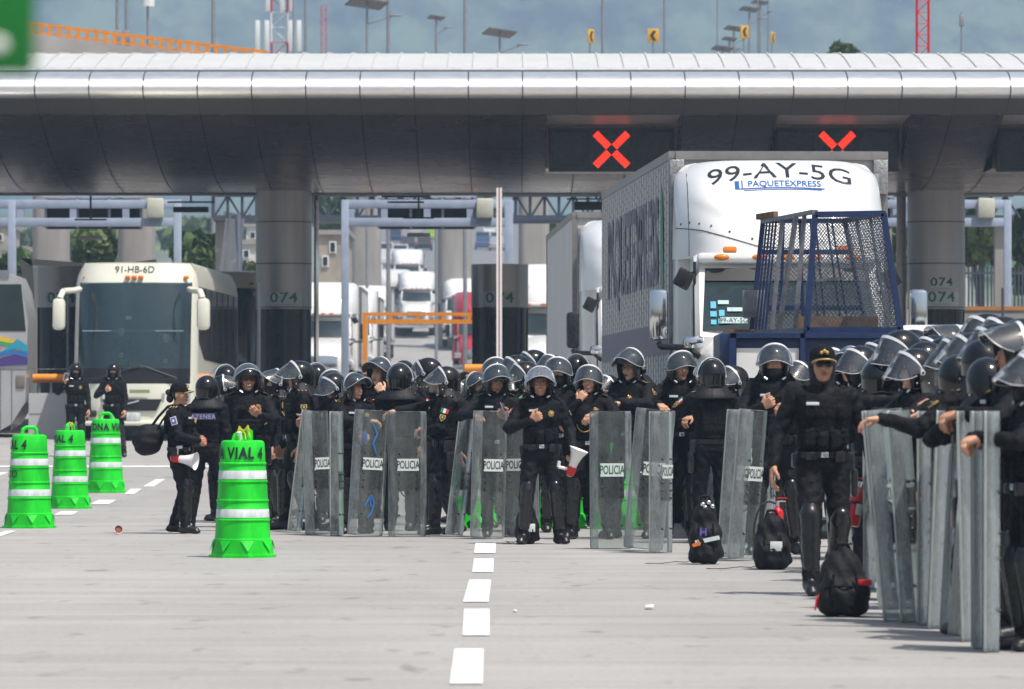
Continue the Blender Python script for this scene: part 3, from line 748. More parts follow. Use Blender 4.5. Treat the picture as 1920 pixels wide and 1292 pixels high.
# ---------------------------------------------------------------- the toll canopy
PAN = 1.163
def canopy():
    t = thing('toll_canopy', 'long curved steel canopy with a shiny lip spanning all the toll lanes', 'canopy', (0, 122, 0))
    def P(y, z): return (y - 122, z)
    lip = [P(*q) for q in ((123.2, 8.66), (122.6, 8.60), (122.2, 8.48), (122.0, 8.33), (121.97, 8.2), (122.06, 8.1), (122.3, 8.04))]
    fas = [P(*q) for q in ((122.33, 8.035), (123.3, 7.74))]
    bel = [P(*q) for q in ((123.3, 7.74), (124.3, 7.52), (125.6, 7.22), (127.2, 6.93), (129, 6.68), (131, 6.52), (133, 6.45), (135, 6.46), (138, 6.62), (142, 7.3), (144, 8.4))]
    slot = [P(*q) for q in ((123.3, 7.74), (126.0, 7.66), (126.35, 7.66), (126.35, 6.70), (128.86, 6.70), (129, 6.68), (131, 6.52), (133, 6.45), (135, 6.46), (138, 6.62), (142, 7.3), (144, 8.4))]
    SX = [((1023 - 960) / 84.6, (1270 - 960) / 84.6), ((1447 - 960) / 84.6, (1692 - 960) / 84.6), ((1862 - 960) / 84.6, (2110 - 960) / 84.6)]
    x0, x1 = -17, 17
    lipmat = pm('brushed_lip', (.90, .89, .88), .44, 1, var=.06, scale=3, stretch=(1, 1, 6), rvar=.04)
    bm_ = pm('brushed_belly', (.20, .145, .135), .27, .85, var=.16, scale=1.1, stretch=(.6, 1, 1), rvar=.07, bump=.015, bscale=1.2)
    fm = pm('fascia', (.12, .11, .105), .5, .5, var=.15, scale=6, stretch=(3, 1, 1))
    MB().loft([[(x, y, z) for y, z in lip] for x in (x0, x1)], 0, False, closed=False).obj('lip', lipmat, t, ang=80)
    MB().loft([[(x, y, z) for y, z in fas] for x in (x0, x1)], 0, False, closed=False).obj('fascia', fm, t)
    mb = MB(); cuts = [x0]
    for a, b in SX: cuts += [a, b]
    cuts.append(x1)
    for i in range(len(cuts) - 1):
        a, b = cuts[i], min(cuts[i + 1], x1)
        if a >= b: continue
        pr = slot if i % 2 else bel; mb.loft([[(x, y, z) for y, z in pr] for x in (a, b)], 0, False, closed=False)
    for a, b in SX:
        for x in (a, b):
            if x > x1: continue
            pl = [P(*q) for q in ((123.3, 7.74), (126.35, 7.66), (126.35, 6.72), (128.9, 6.70), (127.2, 6.93), (125.6, 7.22), (124.3, 7.52))]
            mb.add([(x, y, z) for y, z in pl], [tuple(range(len(pl)))])
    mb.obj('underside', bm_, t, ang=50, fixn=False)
    sf = pm('soffit_reflection', (.36, .33, .31), .45, .5, var=.5, scale=2.5, stretch=(.6, 4, 1))  # paler sheet: the slot ceiling's beige reflection is put into its colour
    for a, b in SX: MB().add([(a + .02, 1.35, 7.732), (min(b, x1) - .02, 1.35, 7.732), (min(b, x1) - .02, 3.98, 7.655), (a + .02, 3.98, 7.655)], [(0, 1, 2, 3)]).obj('slot_reflection', sf, t, smooth=False)
    # dark joints between the panels, a hair proud of them
    mb = MB(); k0 = -15
    x = (65 - 960) / 87.4 - PAN * 9
    def strip(pr, x, w, off):
        n = len(pr); L_ = []
        for i, (y, z) in enumerate(pr):
            a = pr[max(0, i - 1)]; b = pr[min(n - 1, i + 1)]; d = Vector((b[0] - a[0], b[1] - a[1])).normalized(); nn = Vector((d.y, -d.x))
            nn = nn if (nn.x < 0 or (abs(nn.x) < .1 and nn.y < 0)) else -nn
            L_.append((y + nn.x * off, z + nn.y * off))
        mb.loft([[(x - w, y, z) for y, z in L_], [(x + w, y, z) for y, z in L_]], 0, False, closed=False)
    while x < x1:
        if x > x0 + .1:
            strip(lip, x, .012, .008); strip(fas, x, .006, .006)
            if not any(a - .02 < x < b + .02 for a, b in SX): strip(bel[:9], x, .011, .008)
            else: strip(slot[5:10], x, .016, .008)
        x += PAN
    mb.obj('panel_joint', M['dark'], t, fixn=False)
    mb = MB()
    for yy, zz in ((134.2, 6.43),): mb.cyl((x0, yy - 122, zz), (x1, yy - 122, zz), .035, n=8)
    mb.cyl((x0, 123.75 - 122, 8.70), (x1, 123.75 - 122, 8.70), .09, n=10); mb.obj('gutter', pm('gutter', (.42, .43, .45), .5, .3), t)
    roof = [P(*q) for q in ((124.0, 8.78), (125.0, 8.94), (126.5, 9.16), (128.5, 9.39), (131, 9.54), (135, 9.62), (140, 9.5), (144, 9.0), (145.5, 8.4))]
    MB().loft([[(x, y, z) for y, z in roof] for x in (x0, x1)], 0, False, closed=False).obj('roof', pm('roofwhite', (.60, .60, .58), .45, .1, var=.06, scale=1), t, ang=60)
    mb = MB(); x = x0 + .2
    def seam(pr, x):
        for (a, b), (c, d) in zip(pr, pr[1:]): mb.box((x, (a + c) / 2, (b + d) / 2 + .012), (.03, math.hypot(c - a, d - b) + .01, .035), rx=math.atan2(d - b, c - a))
    while x < x1: seam(roof[:7], x); x += .55
    mb.obj('roof_seam', pm('roofseam', (.5, .5, .49), .6), t)
    MB().loft([[(x, y, z) for y, z in (P(123.2, 8.66), P(124.0, 8.78))] for x in (x0, x1)], 0, False, closed=False).obj('roof_edge', fm, t)
    for xx in (x0, x1):
        pl = lip + fas[1:] + bel[1:] + roof[::-1]; MB().add([(xx, y, z) for y, z in pl], [tuple(range(len(pl)))]).obj('end_cap', fm, t, fixn=False)
    for u, v in ((735, 343), (-20, 343), (1520, 343)):
        mb = MB().cyl((0, 0, .1), (0, 0, -.05), .19, .15, n=16).cyl((0, 0, -.05), (0, 0, -.07), .13, n=16); o = mb.obj('downlight', M['rawsteel'], t); o.location = (atX(u, 134), 12, 6.52)
    # lane signals
    for i, (a, b) in enumerate(SX):
        wd = b - a; cx = (a + b) / 2
        s = thing('lane_signal', ['black lane signal board with a full red cross above the truck trailer', 'black lane signal board whose red cross is half hidden by the truck roof', 'dark lane signal board cut off by the right edge'][i], 'lane signal', (cx, 126.0, 6.62), 0, 'lane signal boards under the canopy')
        h = .97; w = wd - .14
        mb = MB().rbox((0, .12, h / 2), (w, .24, h), .02, 0)
        for k in (-1, 1): mb.box((k * w / 6, -.012, h / 2), (.035, .03, h), 0)
        for z in (.02, h - .02): mb.box((0, -.016, z), (w, .035, .05), 0)
        mb.obj('housing', M['dark'], s)
        for k in (-1, 0, 1):
            MB().box((k * w / 3, -.006, h / 2), (w / 3 - .12, .01, h - .18), 0).obj('display', pm('display%d%d' % (i, k), (.012, .014, .02), .15, var=.6, scale=5), s)
        if i < 2:
            em = M.get('led') or mk('led', (1, .035, .008), .4, var=0, emit=1.5)
            n = 24
            for sg, half in ((-1, 0), (-1, 1), (1, 0), (1, 1)):
                mb = MB()
                for a_ in range(n):
                    if abs(a_ - (n - 1) / 2) < 2 or (a_ > n / 2) != bool(half): continue
                    for c_ in range(6):
                        p = (a_ - (n - 1) / 2) * .0425; q = (c_ - 2.5) * .026
                        x = (p * .707 + q * .707 * -sg); z = (p * .707 * sg + q * .707); mb.box((x, -.018, h / 2 + z), (.026, .012, .026), 0, ry=R(45))
                mb.obj('red_cross_arm', em, s, smooth=False)
    return t
canopy()
def column(u, w, sA, label, stick, booth=True, extra=None):
    Y = FPX / sA; x = (u - 960) / sA; g = zg(Y); r = w / 2 / sA
    t = thing('canopy_column', label, 'column', (x, Y, g), 0, 'round steel canopy columns')
    top = 6.7 - g; z1 = zat(580, Y) - g
    MB().cyl((0, 0, z1), (0, 0, top), r, n=48, caps=True).obj('cladding', M['steelgrey'], t, ang=50)
    mb = MB()
    for v in (418, 496, 578): mb.cyl((0, 0, zat(v, Y) - g), (0, 0, zat(v, Y) - g + .03), r + .004, n=48)
    mb.cyl((0, 0, zat(342, Y) - g), (0, 0, top), r * 1.015, n=48); mb.obj('joint_ring', pm('ring' + str(u), (.10, .095, .10), .45, .7), t)
    MB().cyl((0, 0, 0), (0, 0, z1), r * .96, n=32).obj('booth', pm('boothglass' + str(u), (.012, .014, .018), .12, 0, var=.4, scale=2), t)
    mb = MB()
    for a in (-70, -35, 5, 42, 80): mb.box((math.sin(R(a)) * r * .97, -math.cos(R(a)) * r * .97, z1 / 2), (.05, .03, z1 - .02), rz=R(a))
    mb.cyl((0, 0, 0), (0, 0, .9), r * 1.0, n=32); mb.obj('booth_frame', M['dark'], t)
    for (su, sv, sw, sh, txt, mt) in stick:
        cz = zat(sv, Y) - g; half = sw / 2 / sA / r; cxu = (su - u) / sA; a0 = math.asin(max(-.95, min(.95, cxu / r)))
        n = 10; A = [a0 - half + 2 * half * i / n for i in range(n + 1)]
        hh = sh / 2 / sA
        mb = MB().loft([[(math.sin(a) * (r + .008), -math.cos(a) * (r + .008), cz - hh) for a in A], [(math.sin(a) * (r + .008), -math.cos(a) * (r + .008), cz + hh) for a in A]], 0, False, closed=False)
        st = mb.obj('number_sticker', pm('stick%d%d' % (u, sv), (.52, .56, .55), .5, var=.1), t, fixn=False)
        def wrap(X, Yy, Z): a = a0 + X / r; return (math.sin(a) * (r + .014), -math.cos(a) * (r + .014), cz + Yy + .03)
        text_part(txt, sh * .98 / sA, M[mt], st, None, f=wrap, bold=.012, space=1.1, wx=1.25)
        def wrap2(X, Yy, Z): a = a0 + X / r; return (math.sin(a) * (r + .014), -math.cos(a) * (r + .014), cz + Yy - sh * .38 / sA)
        mb = MB(); V, F = text_vf('~~~~~~~~', .10); mb.add([wrap2(*v) for v in V], F); mb.obj('small_print', pm('sp%d%d' % (u, sv), (.25, .08, .08), .6), st, smooth=False, fixn=False)
    return t
column(532, 105, 80, 'round steel column with one 074 sticker between bus and shield line', [(534, 562, 74, 27, '074', 'inkgreen')])
column(1755, 108, 80, 'round steel column with two 074 stickers behind the chrome mirror', [(1762, 533, 42, 22, '074', 'ink'), (1762, 561, 74, 27, '074', 'inkgreen')])
def post(u, w, v0, Y, label, mat, name='steel_post', cat='post', vb=None):
    g = zg(Y); x = atX(u, Y); t = thing(name, label, cat, (x, Y, g)); ww = w / FPX * Y
    MB().rbox((0, 0, (zat(v0, Y) - g) / 2), (ww, ww, zat(v0, Y) - g), .02).obj('shaft', mat, t)
    MB().rbox((0, 0, .04), (ww * 2, ww * 2, .08), .02).obj('base_plate', mat, t); return t
post(593, 9, 352, 134.5, 'thin mirror polished post just right of the 074 column', M['chrome'])
post(1690, 17, 352, 134.5, 'pale square steel post left of the column with two stickers', pm('palepost', (.42, .40, .39), .35, .6))
def kiosk(u, w, vtop, sA, label, rot=0, su=None):
    Y = FPX / sA; g = zg(Y); x = (u - 960) / sA; r = w / 2 / sA
    t = thing('toll_booth', label, 'toll booth', (x, Y, g), 0, 'round toll booths'); top = zat(vtop, Y) - g; zm = zat(577, Y) - g
    MB().cyl((0, 0, zm), (0, 0, top), r, n=40).obj('fascia_drum', M['steelgrey'], t, ang=50)
    MB().cyl((0, 0, 0), (0, 0, zm), r * .95, n=40).obj('dark_glass', pm('kg' + str(u), (.012, .013, .016), .1, var=.4), t)
    mb = MB(); mb.cyl((0, 0, 0), (0, 0, .95), r * 1.0, n=40)
    for a in (-75, -30, 12, 55, 88): mb.box((math.sin(R(a)) * r * .965, -math.cos(R(a)) * r * .965, zm / 2), (.06, .04, zm), rz=R(a))
    mb.obj('frame', M['dark'], t)
    a0 = math.asin(((su or u) - u) / sA / r)
    def wrap(X, Yy, Z): a = a0 + X / r; return (math.sin(a) * (r + .014), -math.cos(a) * (r + .014), zat(560, Y) - g + Yy)
    A = [a0 - .42 / r + .84 / r * i / 10 for i in range(11)]
    st = MB().loft([[(math.sin(a) * (r + .007), -math.cos(a) * (r + .007), zat(575, Y) - g) for a in A], [(math.sin(a) * (r + .007), -math.cos(a) * (r + .007), zat(548, Y) - g) for a in A]], 0, False, closed=False).obj('number_sticker', pm('ks' + str(u), (.52, .56, .55), .5), t, fixn=False)
    text_part('074', 27 / sA, M['inkgreen'], st, None, f=wrap, bold=.012, space=1.1, wx=1.25)
kiosk(937, 107, 496, 78, 'round grey toll booth with 074 sticker behind the striped barrier arm')
kiosk(125, 112, 499, 74, 'round grey toll booth half hidden behind the cream bus', su=118)
# banner cloth round the left booth, orange rail and grey wall
def cloth():
    Y = 140; g = zg(Y); t = thing('white_awning', 'white fabric sheet draped over the toll booth behind the cream bus', 'awning', (atX(125, Y), Y, g))
    pts = [[(48, 487), (60, 486), (62, 570), (66, 640), (56, 640), (52, 560)], ]
    mb = MB()
    def q(pl, d):
        V = [(atX(u, Y) - atX(125, Y), -1.5, zat(v, Y) - g) for u, v in pl]; n = len(V)
        mb.loft([V, [(x, y + d, z) for x, y, z in V]], 0)
    q([(47, 486), (68, 488), (70, 500), (74, 640), (60, 640), (53, 540)], .25); q([(48, 487), (90, 490), (190, 498), (192, 502), (68, 501)], .9); q([(206, 503), (298, 489), (301, 500), (205, 510)], .6)
    mb.obj('sheet', M['whitepaint'], t)
cloth()
Yb = 121; gb = zg(Yb)
t = thing('barrier_wall', 'low pale grey concrete wall behind the two masked officers', 'wall', (atX(110, Yb), Yb, gb))
MB().loft([[(x, -.25, 0), (x, .25, 0), (x, .12, zat(737, Yb) - gb), (x, -.12, zat(737, Yb) - gb)] for x in (atX(55, Yb) - atX(110, Yb), atX(262, Yb) - atX(110, Yb))]).obj('wall_body', M['wallgrey'], t, smooth=False)
t = thing('orange_bumper_rail', 'thick orange pipe rail above the pale low wall', 'rail', (atX(100, Yb), Yb + .5, gb))
zz = zat(709, Yb) - gb; mb = MB().cyl((atX(58, Yb) - atX(100, Yb), 0, zz), (atX(520, Yb) - atX(100, Yb), 0, zz), .095, n=16); mb.obj('pipe', M['orange'], t)
for u in (70, 92, 118, 480, 500): MB().cyl((atX(u, Yb) - atX(100, Yb), 0, 0), (atX(u, Yb) - atX(100, Yb), 0, zz - .08), .03, n=8).obj('post', M['metalpole'], t)
t = thing('orange_bumper_rail', 'short piece of orange pipe rail showing low at the toll booth foot', 'rail', (atX(950, Yb), Yb + 1, gb))
MB().cyl((-.9, 0, zat(690, Yb) - gb), (.5, 0, zat(690, Yb) - gb), .09, n=16).obj('pipe', M['orange'], t); MB().cyl((0, 0, 0), (0, 0, zat(690, Yb) - gb - .08), .03).obj('post', M['metalpole'], t)
# thin posts at the booths
post(127, 5, 553, 127, 'thin grey pole in front of the left toll booth', M['metalpole']); post(1880, 5, 540, 132, 'thin grey pole right of the big column', M['metalpole'], vb=None)
post(485, 7, 528, 126, 'slim grey pole standing left of the single sticker column', M['metalpole'])
# barrier arm raised
Ya = 118; ga = zg(Ya); x = atX(936, Ya)
t = thing('barrier_arm', 'raised white and red toll barrier arm in front of the round booth', 'barrier', (x, Ya, ga))
h = zat(352, Ya) - ga
mb = MB(); mb.box((-.035, 0, h / 2), (.045, .05, h), 0); mb.box((.0, 0, h / 2), (.025, .054, h), 1); mb.box((.035, 0, h / 2), (.045, .05, h), 0)
mb.obj('arm', [M['white'], pm('armred', (.35, .03, .03), .5)], t, smooth=False); MB().rbox((0, .1, .5), (.35, .35, 1.0), .04).obj('cabinet', M['orange'], t)
# lavender gantries with message boards
def gantry(posts, beam, sign, box, label, Y=150):
    g = zg(Y); x0 = atX(beam[0], Y); X = lambda u: atX(u, Y) - x0; Z = lambda v: zat(v, Y) - g
    t = thing('sign_gantry', label, 'gantry', (x0, Y, g), 0, 'lavender painted sign gantries')
    for u0, u1 in posts: MB().rbox((X((u0 + u1) / 2), 0, Z(375) / 2), (X(u1) - X(u0), .22, Z(375)), .015).obj('post', M['lavender'], t)
    mb = MB()
    for va, vb in ((375, 391), (409, 425)): mb.rbox(((X(beam[0]) + X(beam[1])) / 2, 0, (Z(va) + Z(vb)) / 2), (X(beam[1]) - X(beam[0]), .20, Z(va) - Z(vb)), .012)
    n = int((beam[1] - beam[0]) / 100)
    for u in [beam[0] + 18] + [beam[0] + (beam[1] - beam[0]) * (i + 1) / (n + 1) for i in range(n)]: mb.box((X(u), 0, (Z(391) + Z(409)) / 2), (.18, .18, Z(391) - Z(409) - .004))
    mb.obj('beam', M['lavender'], t)
    if sign:
        a, b = sign; MB().rbox(((X(a) + X(b)) / 2, .35, (Z(372) + Z(429)) / 2), (X(b) - X(a), .3, Z(372) - Z(429)), .02).obj('message_board', M['dark'], t)
        mb = MB()
        for v in (368,): mb.box(((X(a) + X(b)) / 2, .1, Z(v)), (X(b) - X(a) + .1, .08, .05))
        for k in range(4): mb.box((X(a + (b - a) * k / 3), .12, (Z(368) + Z(428)) / 2), (.07, .05, Z(368) - Z(428)))
        mb.obj('board_frame', pm('bf%d' % a, (.42, .44, .5), .5), t)
    if box: MB().rbox((X(box), -.2, Z(391)), (.44, .2, .52), .04).obj('junction_box', M['boxcream'], t)
gantry([(15, 30), (326, 340)], (-60, 335), (85, 264), 292, 'lavender gantry with dark boards over the bus lane')
gantry([(640, 654), (946, 962)], (640, 962), (710, 890), 909, 'lavender gantry with dark boards over the open middle lane')
gantry([(1882, 1896)], (1600, 1890), (1560, 1672), 1848, 'lavender gantry showing beside the column with two stickers')
def hanglamp(u, vtop, vb, w, label, Y, mat, th):
    z = zat(vtop, Y); t = thing('hanging_lamp', label, 'lamp', (atX(u, Y), Y, z), 0, 'lamps hung from the canopy'); H = zat(vb, Y) - z
    mb = MB().cyl((0, 0, 0), (0, 0, H * .6), .025, n=8).box((0, 0, H * .62), (w / FPX * Y, .05, .04)); mb.obj('hanger', M['dark'], t)
    MB().rbox((0, 0, H), (w * .75 / FPX * Y, .25, th), .02).obj('lamp_body', mat, t)
hanglamp(358, 356, 393, 88, 'black lamp hanging left of the single sticker column', 135.5, M['dark'], .13)
hanglamp(761, 352, 379, 92, 'thin black lamp bar hanging over the middle lane', 135.5, M['dark'], .04)
hanglamp(1118, 352, 386, 110, 'black lamp hanging behind the trailer top', 136, M['dark'], .2)
hanglamp(170, 356, 446, 60, 'pale lamp hanging over the cream bus', 141, M['cream'], .10)
hanglamp(785, 356, 441, 58, 'cream lamp hanging over the middle lane', 141, M['cream'], .10)
# orange height bar
Yo = 158; g = zg(Yo); x0 = atX(684, Yo); X = lambda u: atX(u, Yo) - x0; Z = lambda v: zat(v, Yo) - g
t = thing('height_bar', 'orange height limit frame across the middle lane', 'height bar', (x0, Yo, g))
mb = MB(); mb.box((X(785), 0, Z(589)), (X(886) - X(684), .1, .09)); mb.box((X(785), 0, Z(603)), (X(886) - X(684), .1, .12))
for u in (734, 783, 831, 880): mb.box((X(u), 0, Z(596)), (.09, .09, .22))
mb.obj('crossbar', M['orange'], t, smooth=False); MB().box((0, 0, Z(586) / 2), (.12, .12, Z(586))).obj('post', M['orange'], t, smooth=False)
MB().box((X(892), 0, Z(586) / 2), (.12, .12, Z(586))).obj('post', M['orange'], t, smooth=False)
# ---------------------------------------------------------------- viaduct behind
def viaduct():
    Y = 185; g = 1.4; t = thing('concrete_viaduct', 'concrete ramp viaduct with orange railing rising above the canopy on the left', 'viaduct', (0, Y, g))
    def Zt(u): return zat(70, Y) if u < 0 else None
    pts = [(-200, 66), (0, 72), (66, 82), (180, 94), (330, 108), (500, 117), (900, 135), (1500, 140), (2200, 135)]
    top = [(atX(u, Y), zat(v, Y) - g) for u, v in pts]
    mb = MB().loft([[(x, 0, z - 1.3), (x, 0, z), (x, 9, z), (x, 9, z - 1.3)] for x, z in top]); mb.obj('deck', M['concrete'], t, ang=30)
    rp = [(-200, 30), (66, 45), (180, 59), (330, 77), (500, 98)]; rail = [(atX(u, Y), zat(v, Y) - g) for u, v in rp]
    mb = MB()
    def zr(x, L_):
        for (a, za), (b, zb) in zip(L_, L_[1:]):
            if a <= x <= b: return za + (zb - za) * (x - a) / (b - a)
        return L_[-1][1]
    for (a, za), (b, zb) in zip(rail, rail[1:]):
        for d, w in ((0, .10), (-.28, .06)): mb.box(((a + b) / 2, -.05, (za + zb) / 2 + d), (math.hypot(b - a, zb - za) + .02, .07, w), ry=-math.atan2(zb - za, b - a))
    x = rail[0][0]
    while x < rail[-1][0]: z = zr(x, rail); mb.box((x, -.05, z - .25), (.12, .09, .5)); x += .30
    mb.obj('railing', M['orange'], t, smooth=False)
    par = [(-200, 52), (66, 64), (180, 80), (330, 96), (500, 112)]; P2 = [(atX(u, Y), zat(v, Y) - g) for u, v in par]
    MB().loft([[(x, -.25, zr(x, top) - 1.3), (x, -.25, z), (x, -.01, z), (x, -.01, zr(x, top) - 1.3)] for x, z in P2]).obj('parapet', pm('parapet', (.42, .39, .37), .8, var=.2, scale=1), t, smooth=False)
viaduct()
for i, (a, b, Y) in enumerate(((62, 130, 172), (222, 290, 176), (655, 715, 335), (820, 884, 345), (972, 1030, 240), (1290, 1350, 190), (1655, 1672, 200))):
    g = zg(Y); x = atX((a + b) / 2, Y); w = (b - a) / FPX * Y
    t = thing('concrete_pier', ['grey concrete pier above the left toll booth', 'grey concrete pier above the cream bus', 'grey concrete pier beside the gantry left post', 'grey concrete pier behind the middle lane height bar', 'grey concrete pier between booth and second truck', 'grey concrete pier behind the big trailer', 'grey concrete pier edge behind the pale steel post'][i], 'pier', (x, Y, g), 0, 'concrete piers behind the canopy')
    H = (min(zat(150, Y), 13.2) if Y < 210 else zat(230, Y)) - g
    mb = MB(); n = 28
    oct_ = [(math.copysign(abs(math.cos(2 * math.pi * k / n)) ** .45, math.cos(2 * math.pi * k / n)) * w / 2, math.copysign(abs(math.sin(2 * math.pi * k / n)) ** .6, math.sin(2 * math.pi * k / n)) * w * .6) for k in range(n)]
    mb.loft([[(x_, y_, z) for x_, y_ in oct_] for z in (0, H - 1.6)]); mb.loft([[(x_ * k, y_, z) for x_, y_ in oct_] for z, k in ((H - 1.6, 1.001), (H - .5, 1.35), (H, 1.4))])
    mb.obj('shaft', M['concrete'], t, ang=40)
# pedestrian bridge truss with stair
def truss():
    Y = 165; g = zg(Y); x0 = atX(400, Y); X = lambda u: atX(u, Y) - x0; Z = lambda v: zat(v, Y) - g
    t = thing('footbridge', 'dark steel truss footbridge with stair behind the canopy', 'footbridge', (x0, Y, g))
    mb = MB(); mb.box((X(1150), 0, Z(366)), (X(1900) - X(400), .2, .10)); mb.box((X(1150), 0, Z(409)), (X(1900) - X(400), .25, .16)); mb.box((X(1150), 1.2, Z(412)), (X(1900) - X(400), 2.2, .08))
    u = 400; k = 0
    while u < 1890:
        mb.cyl((X(u), 0, Z(366)), (X(u), 0, Z(409)), .045, n=6); mb.cyl((X(u), 0, Z(366 if k % 2 else 409)), (X(u + 27), 0, Z(409 if k % 2 else 366)), .035, n=6); u += 27; k += 1
    mb.obj('truss', M['truss'], t, smooth=False)
    mb = MB(); n = 34
    for i in range(n): f = i / n; mb.box((X(442 - 6 * (1 - f) * 0 + 2 * f), -.3 - f * 4.5, Z(412 + 118 * f)), (.55, .3, .035))
    mb.obj('stair', M['metalpole'], t, smooth=False)
    mb = MB(); mb.cyl((X(448), -.3, Z(405)), (X(464), -4.8, Z(535)), .09, n=6); mb.cyl((X(432), -.3, Z(405)), (X(434), -4.8, Z(535)), .03, n=6); mb.obj('stringer', M['truss'], t)
    MB().box((X(417), .4, Z(415) / 2), (.42, .5, Z(415) - .01)).obj('pillar', M['concrete'], t, smooth=False)
    MB().box((X(1880), .4, Z(415) / 2), (.42, .5, Z(415) - .01)).obj('pillar', M['concrete'], t, smooth=False)
truss()
# ---------------------------------------------------------------- poles, lamps, masts and signs above the roof
def pole(u, vtop, Y, w, label, name='light_pole', cat='pole', grp='tall poles behind the canopy', mat='metalpole'):
    g = zg(Y); x = atX(u, Y); t = thing(name, label, cat, (x, Y, g), 0, grp); r = w / 2 / FPX * Y; H = zat(vtop, Y) - g
    MB().cyl((0, 0, 0), (0, 0, H), r * 1.25, r * .9, n=10).obj('shaft', M[mat], t); MB().cyl((0, 0, 0), (0, 0, .35), r * 2.4, r * 2, n=10).obj('foot', M['concrete'], t)
    return t, H
for u, w, Y, lb in ((220, 7, 230, 'left one of the two close grey poles over the orange railing'), (237, 7, 231, 'right one of the two close grey poles over the orange railing'), (400, 8, 235, 'grey pole rising beyond the low end of the orange railing'), (550, 4, 300, 'thin pole just right of the red and white mast'),
                    (573, 6, 260, 'plain grey pole between the two red masts'), (728, 7, 240, 'plain grey pole just right of the highest solar lamp'), (872, 7, 238, 'plain grey pole left of the low solar lamp'), (1130, 6, 250, 'plain grey pole right of the narrow arrow sign'), (1246, 5, 250, 'plain grey pole right of the square arrow sign'),
                    (1345, 3, 320, 'very thin pole left of the stacked solar lamps'), (1421, 3, 330, 'very thin pole right under the top solar lamps'), (1440, 3, 340, 'very thin pole left of the small orange sign')):
    t, H = pole(u, -45, Y, w, lb); 
    if u in (220, 237): MB().rbox((0, -.15, zat(72, Y) - zg(Y)), (.30, .25, .62), .03).obj('box', M['metalpole'], t)
def solar(u, v, Y, w, label, tiltx=.0):
    t, H = pole(u, v + 6, Y, 5, label, 'solar_street_lamp', 'street lamp', 'solar street lamps behind the canopy'); ww = w / FPX * Y
    T = Matrix.Translation((0, 0, H + .08)) @ Euler((R(-16), R(6), R(25))).to_matrix().to_4x4()
    MB().box((0, 0, 0), (ww, ww * .6, .06), 0, T).obj('solar_panel', pm('sol%d' % u, (.10, .085, .08), .4, var=.3, scale=8), t, smooth=False)
    mb = MB().cyl((0, 0, H - .8), (ww * .7, 0, H - .45), .03, n=6); mb.rbox((ww * .75, 0, H - .43), (.5, .2, .08), .03); mb.obj('lamp_arm', M['metalpole'], t)
for a in ((688, 4, 240, 72, 'highest solar lamp on its pole cut by the picture top'), (818, 30, 300, 30, 'small distant solar lamp between two plain poles'), (937, 59, 250, 58, 'solar lamp with a broad flat panel low over the roof middle'),
          (1405, 14, 330, 34, 'second highest of the stacked solar lamps'), (1425, 1, 340, 30, 'highest of the stacked solar lamps at the top edge'), (1376, 50, 320, 34, 'solar lamp just left of the tilted arrow sign'), (1368, 70, 310, 26, 'small solar lamp second from the roof in the stack'), (1355, 88, 300, 38, 'lowest of the stacked solar lamps near the roof')): solar(*a)
def chevron(u, v, w, h, label, Y, rz):
    g = zg(Y); t = thing('arrow_sign', label, 'sign', (atX(u, Y), Y, g), R(rz), 'yellow chevron curve signs'); H = zat(v, Y) - g; k = Y / FPX; hh = h * k; ww = hh * .85
    MB().cyl((0, 0.05, 0), (0, .05, H + hh * .3), .04, n=8).obj('post', M['metalpole'], t); MB().rbox((0, 0, H), (ww, .05, hh), .02).obj('plate', pm('chev%d' % u, (.68, .36, .015), .5, var=.1), t)
    pl = [(.25, .36), (-.05, .36), (-.3, 0), (-.05, -.36), (.25, -.36), (0, 0)]
    MB().loft([[(x * ww, -.035, H + z * hh) for x, z in pl], [(x * ww, -.03, H + z * hh) for x, z in pl]]).obj('chevron', M['ink'], t, smooth=False)
chevron(1108, 68, 12, 26, 'narrow yellow sign with black arrow seen almost edge on', 245, 58); chevron(1225, 67, 20, 26, 'square yellow sign with black left arrow seen face on', 240, 5); chevron(1396, 60, 16, 24, 'orange tinted arrow sign among the stacked solar lamps', 260, 40); chevron(1449, 71, 9, 22, 'smallest orange arrow sign right of the stacked solar lamps', 300, 65)
t, H = pole(277, 12, 225, 5, 'pole topped with a white antenna drum over the orange railing', 'antenna_pole', 'pole'); MB().cyl((0, 0, H), (0, 0, H + 1.2), .27, n=16).obj('antenna_drum', M['white'], t)
t, H = pole(1803, 24, 150, 4, 'short thin antenna post at right on the canopy', 'antenna_pole', 'pole'); MB().rbox((0, 0, H - .2), (.12, .12, .3), .02).obj('antenna_drum', M['metalpole'], t)
def lattice(u, v0, v1, w, Y, label, c1, c2, base=None, k=1):
    g = base if base is not None else zg(Y); t = thing('lattice_mast', label, 'mast', (atX(u, Y), Y, g)); H = zat(v1, Y) - g; ww = w / FPX * Y; r = .024 * Y / 150 * k
    n = max(4, int(H / ww / .9)); mb = MB()
    for i in range(n):
        z0, z1 = H * i / n, H * (i + 1) / n; m = (i // 2) % 2 if c2 else 0
        for sx in (-1, 1):
            for sy in (-1, 1): mb.cyl((sx * ww / 2, sy * ww / 2, z0), (sx * ww / 2, sy * ww / 2, z1), r, n=6, m=m)
        s = 1 if i % 2 else -1; mb.cyl((-ww / 2 * s, -ww / 2, z0), (ww / 2 * s, -ww / 2, z1), r * .6, n=5, m=m); mb.cyl((-ww / 2, -ww / 2, z1), (ww / 2, -ww / 2, z1), r * .6, n=5, m=m)
    mb.obj('lattice', [M[c1], M[c2 or c1]], t); return t, H, ww
lattice(1730, 0, -40, 22, 136, 'red lattice mast standing on the canopy roof at the right', 'red', None, base=9.5)
t, H, ww = lattice(524, 0, -60, 30, 420, 'broad red and white telecom mast behind the railing end', 'red', 'white', k=.9)
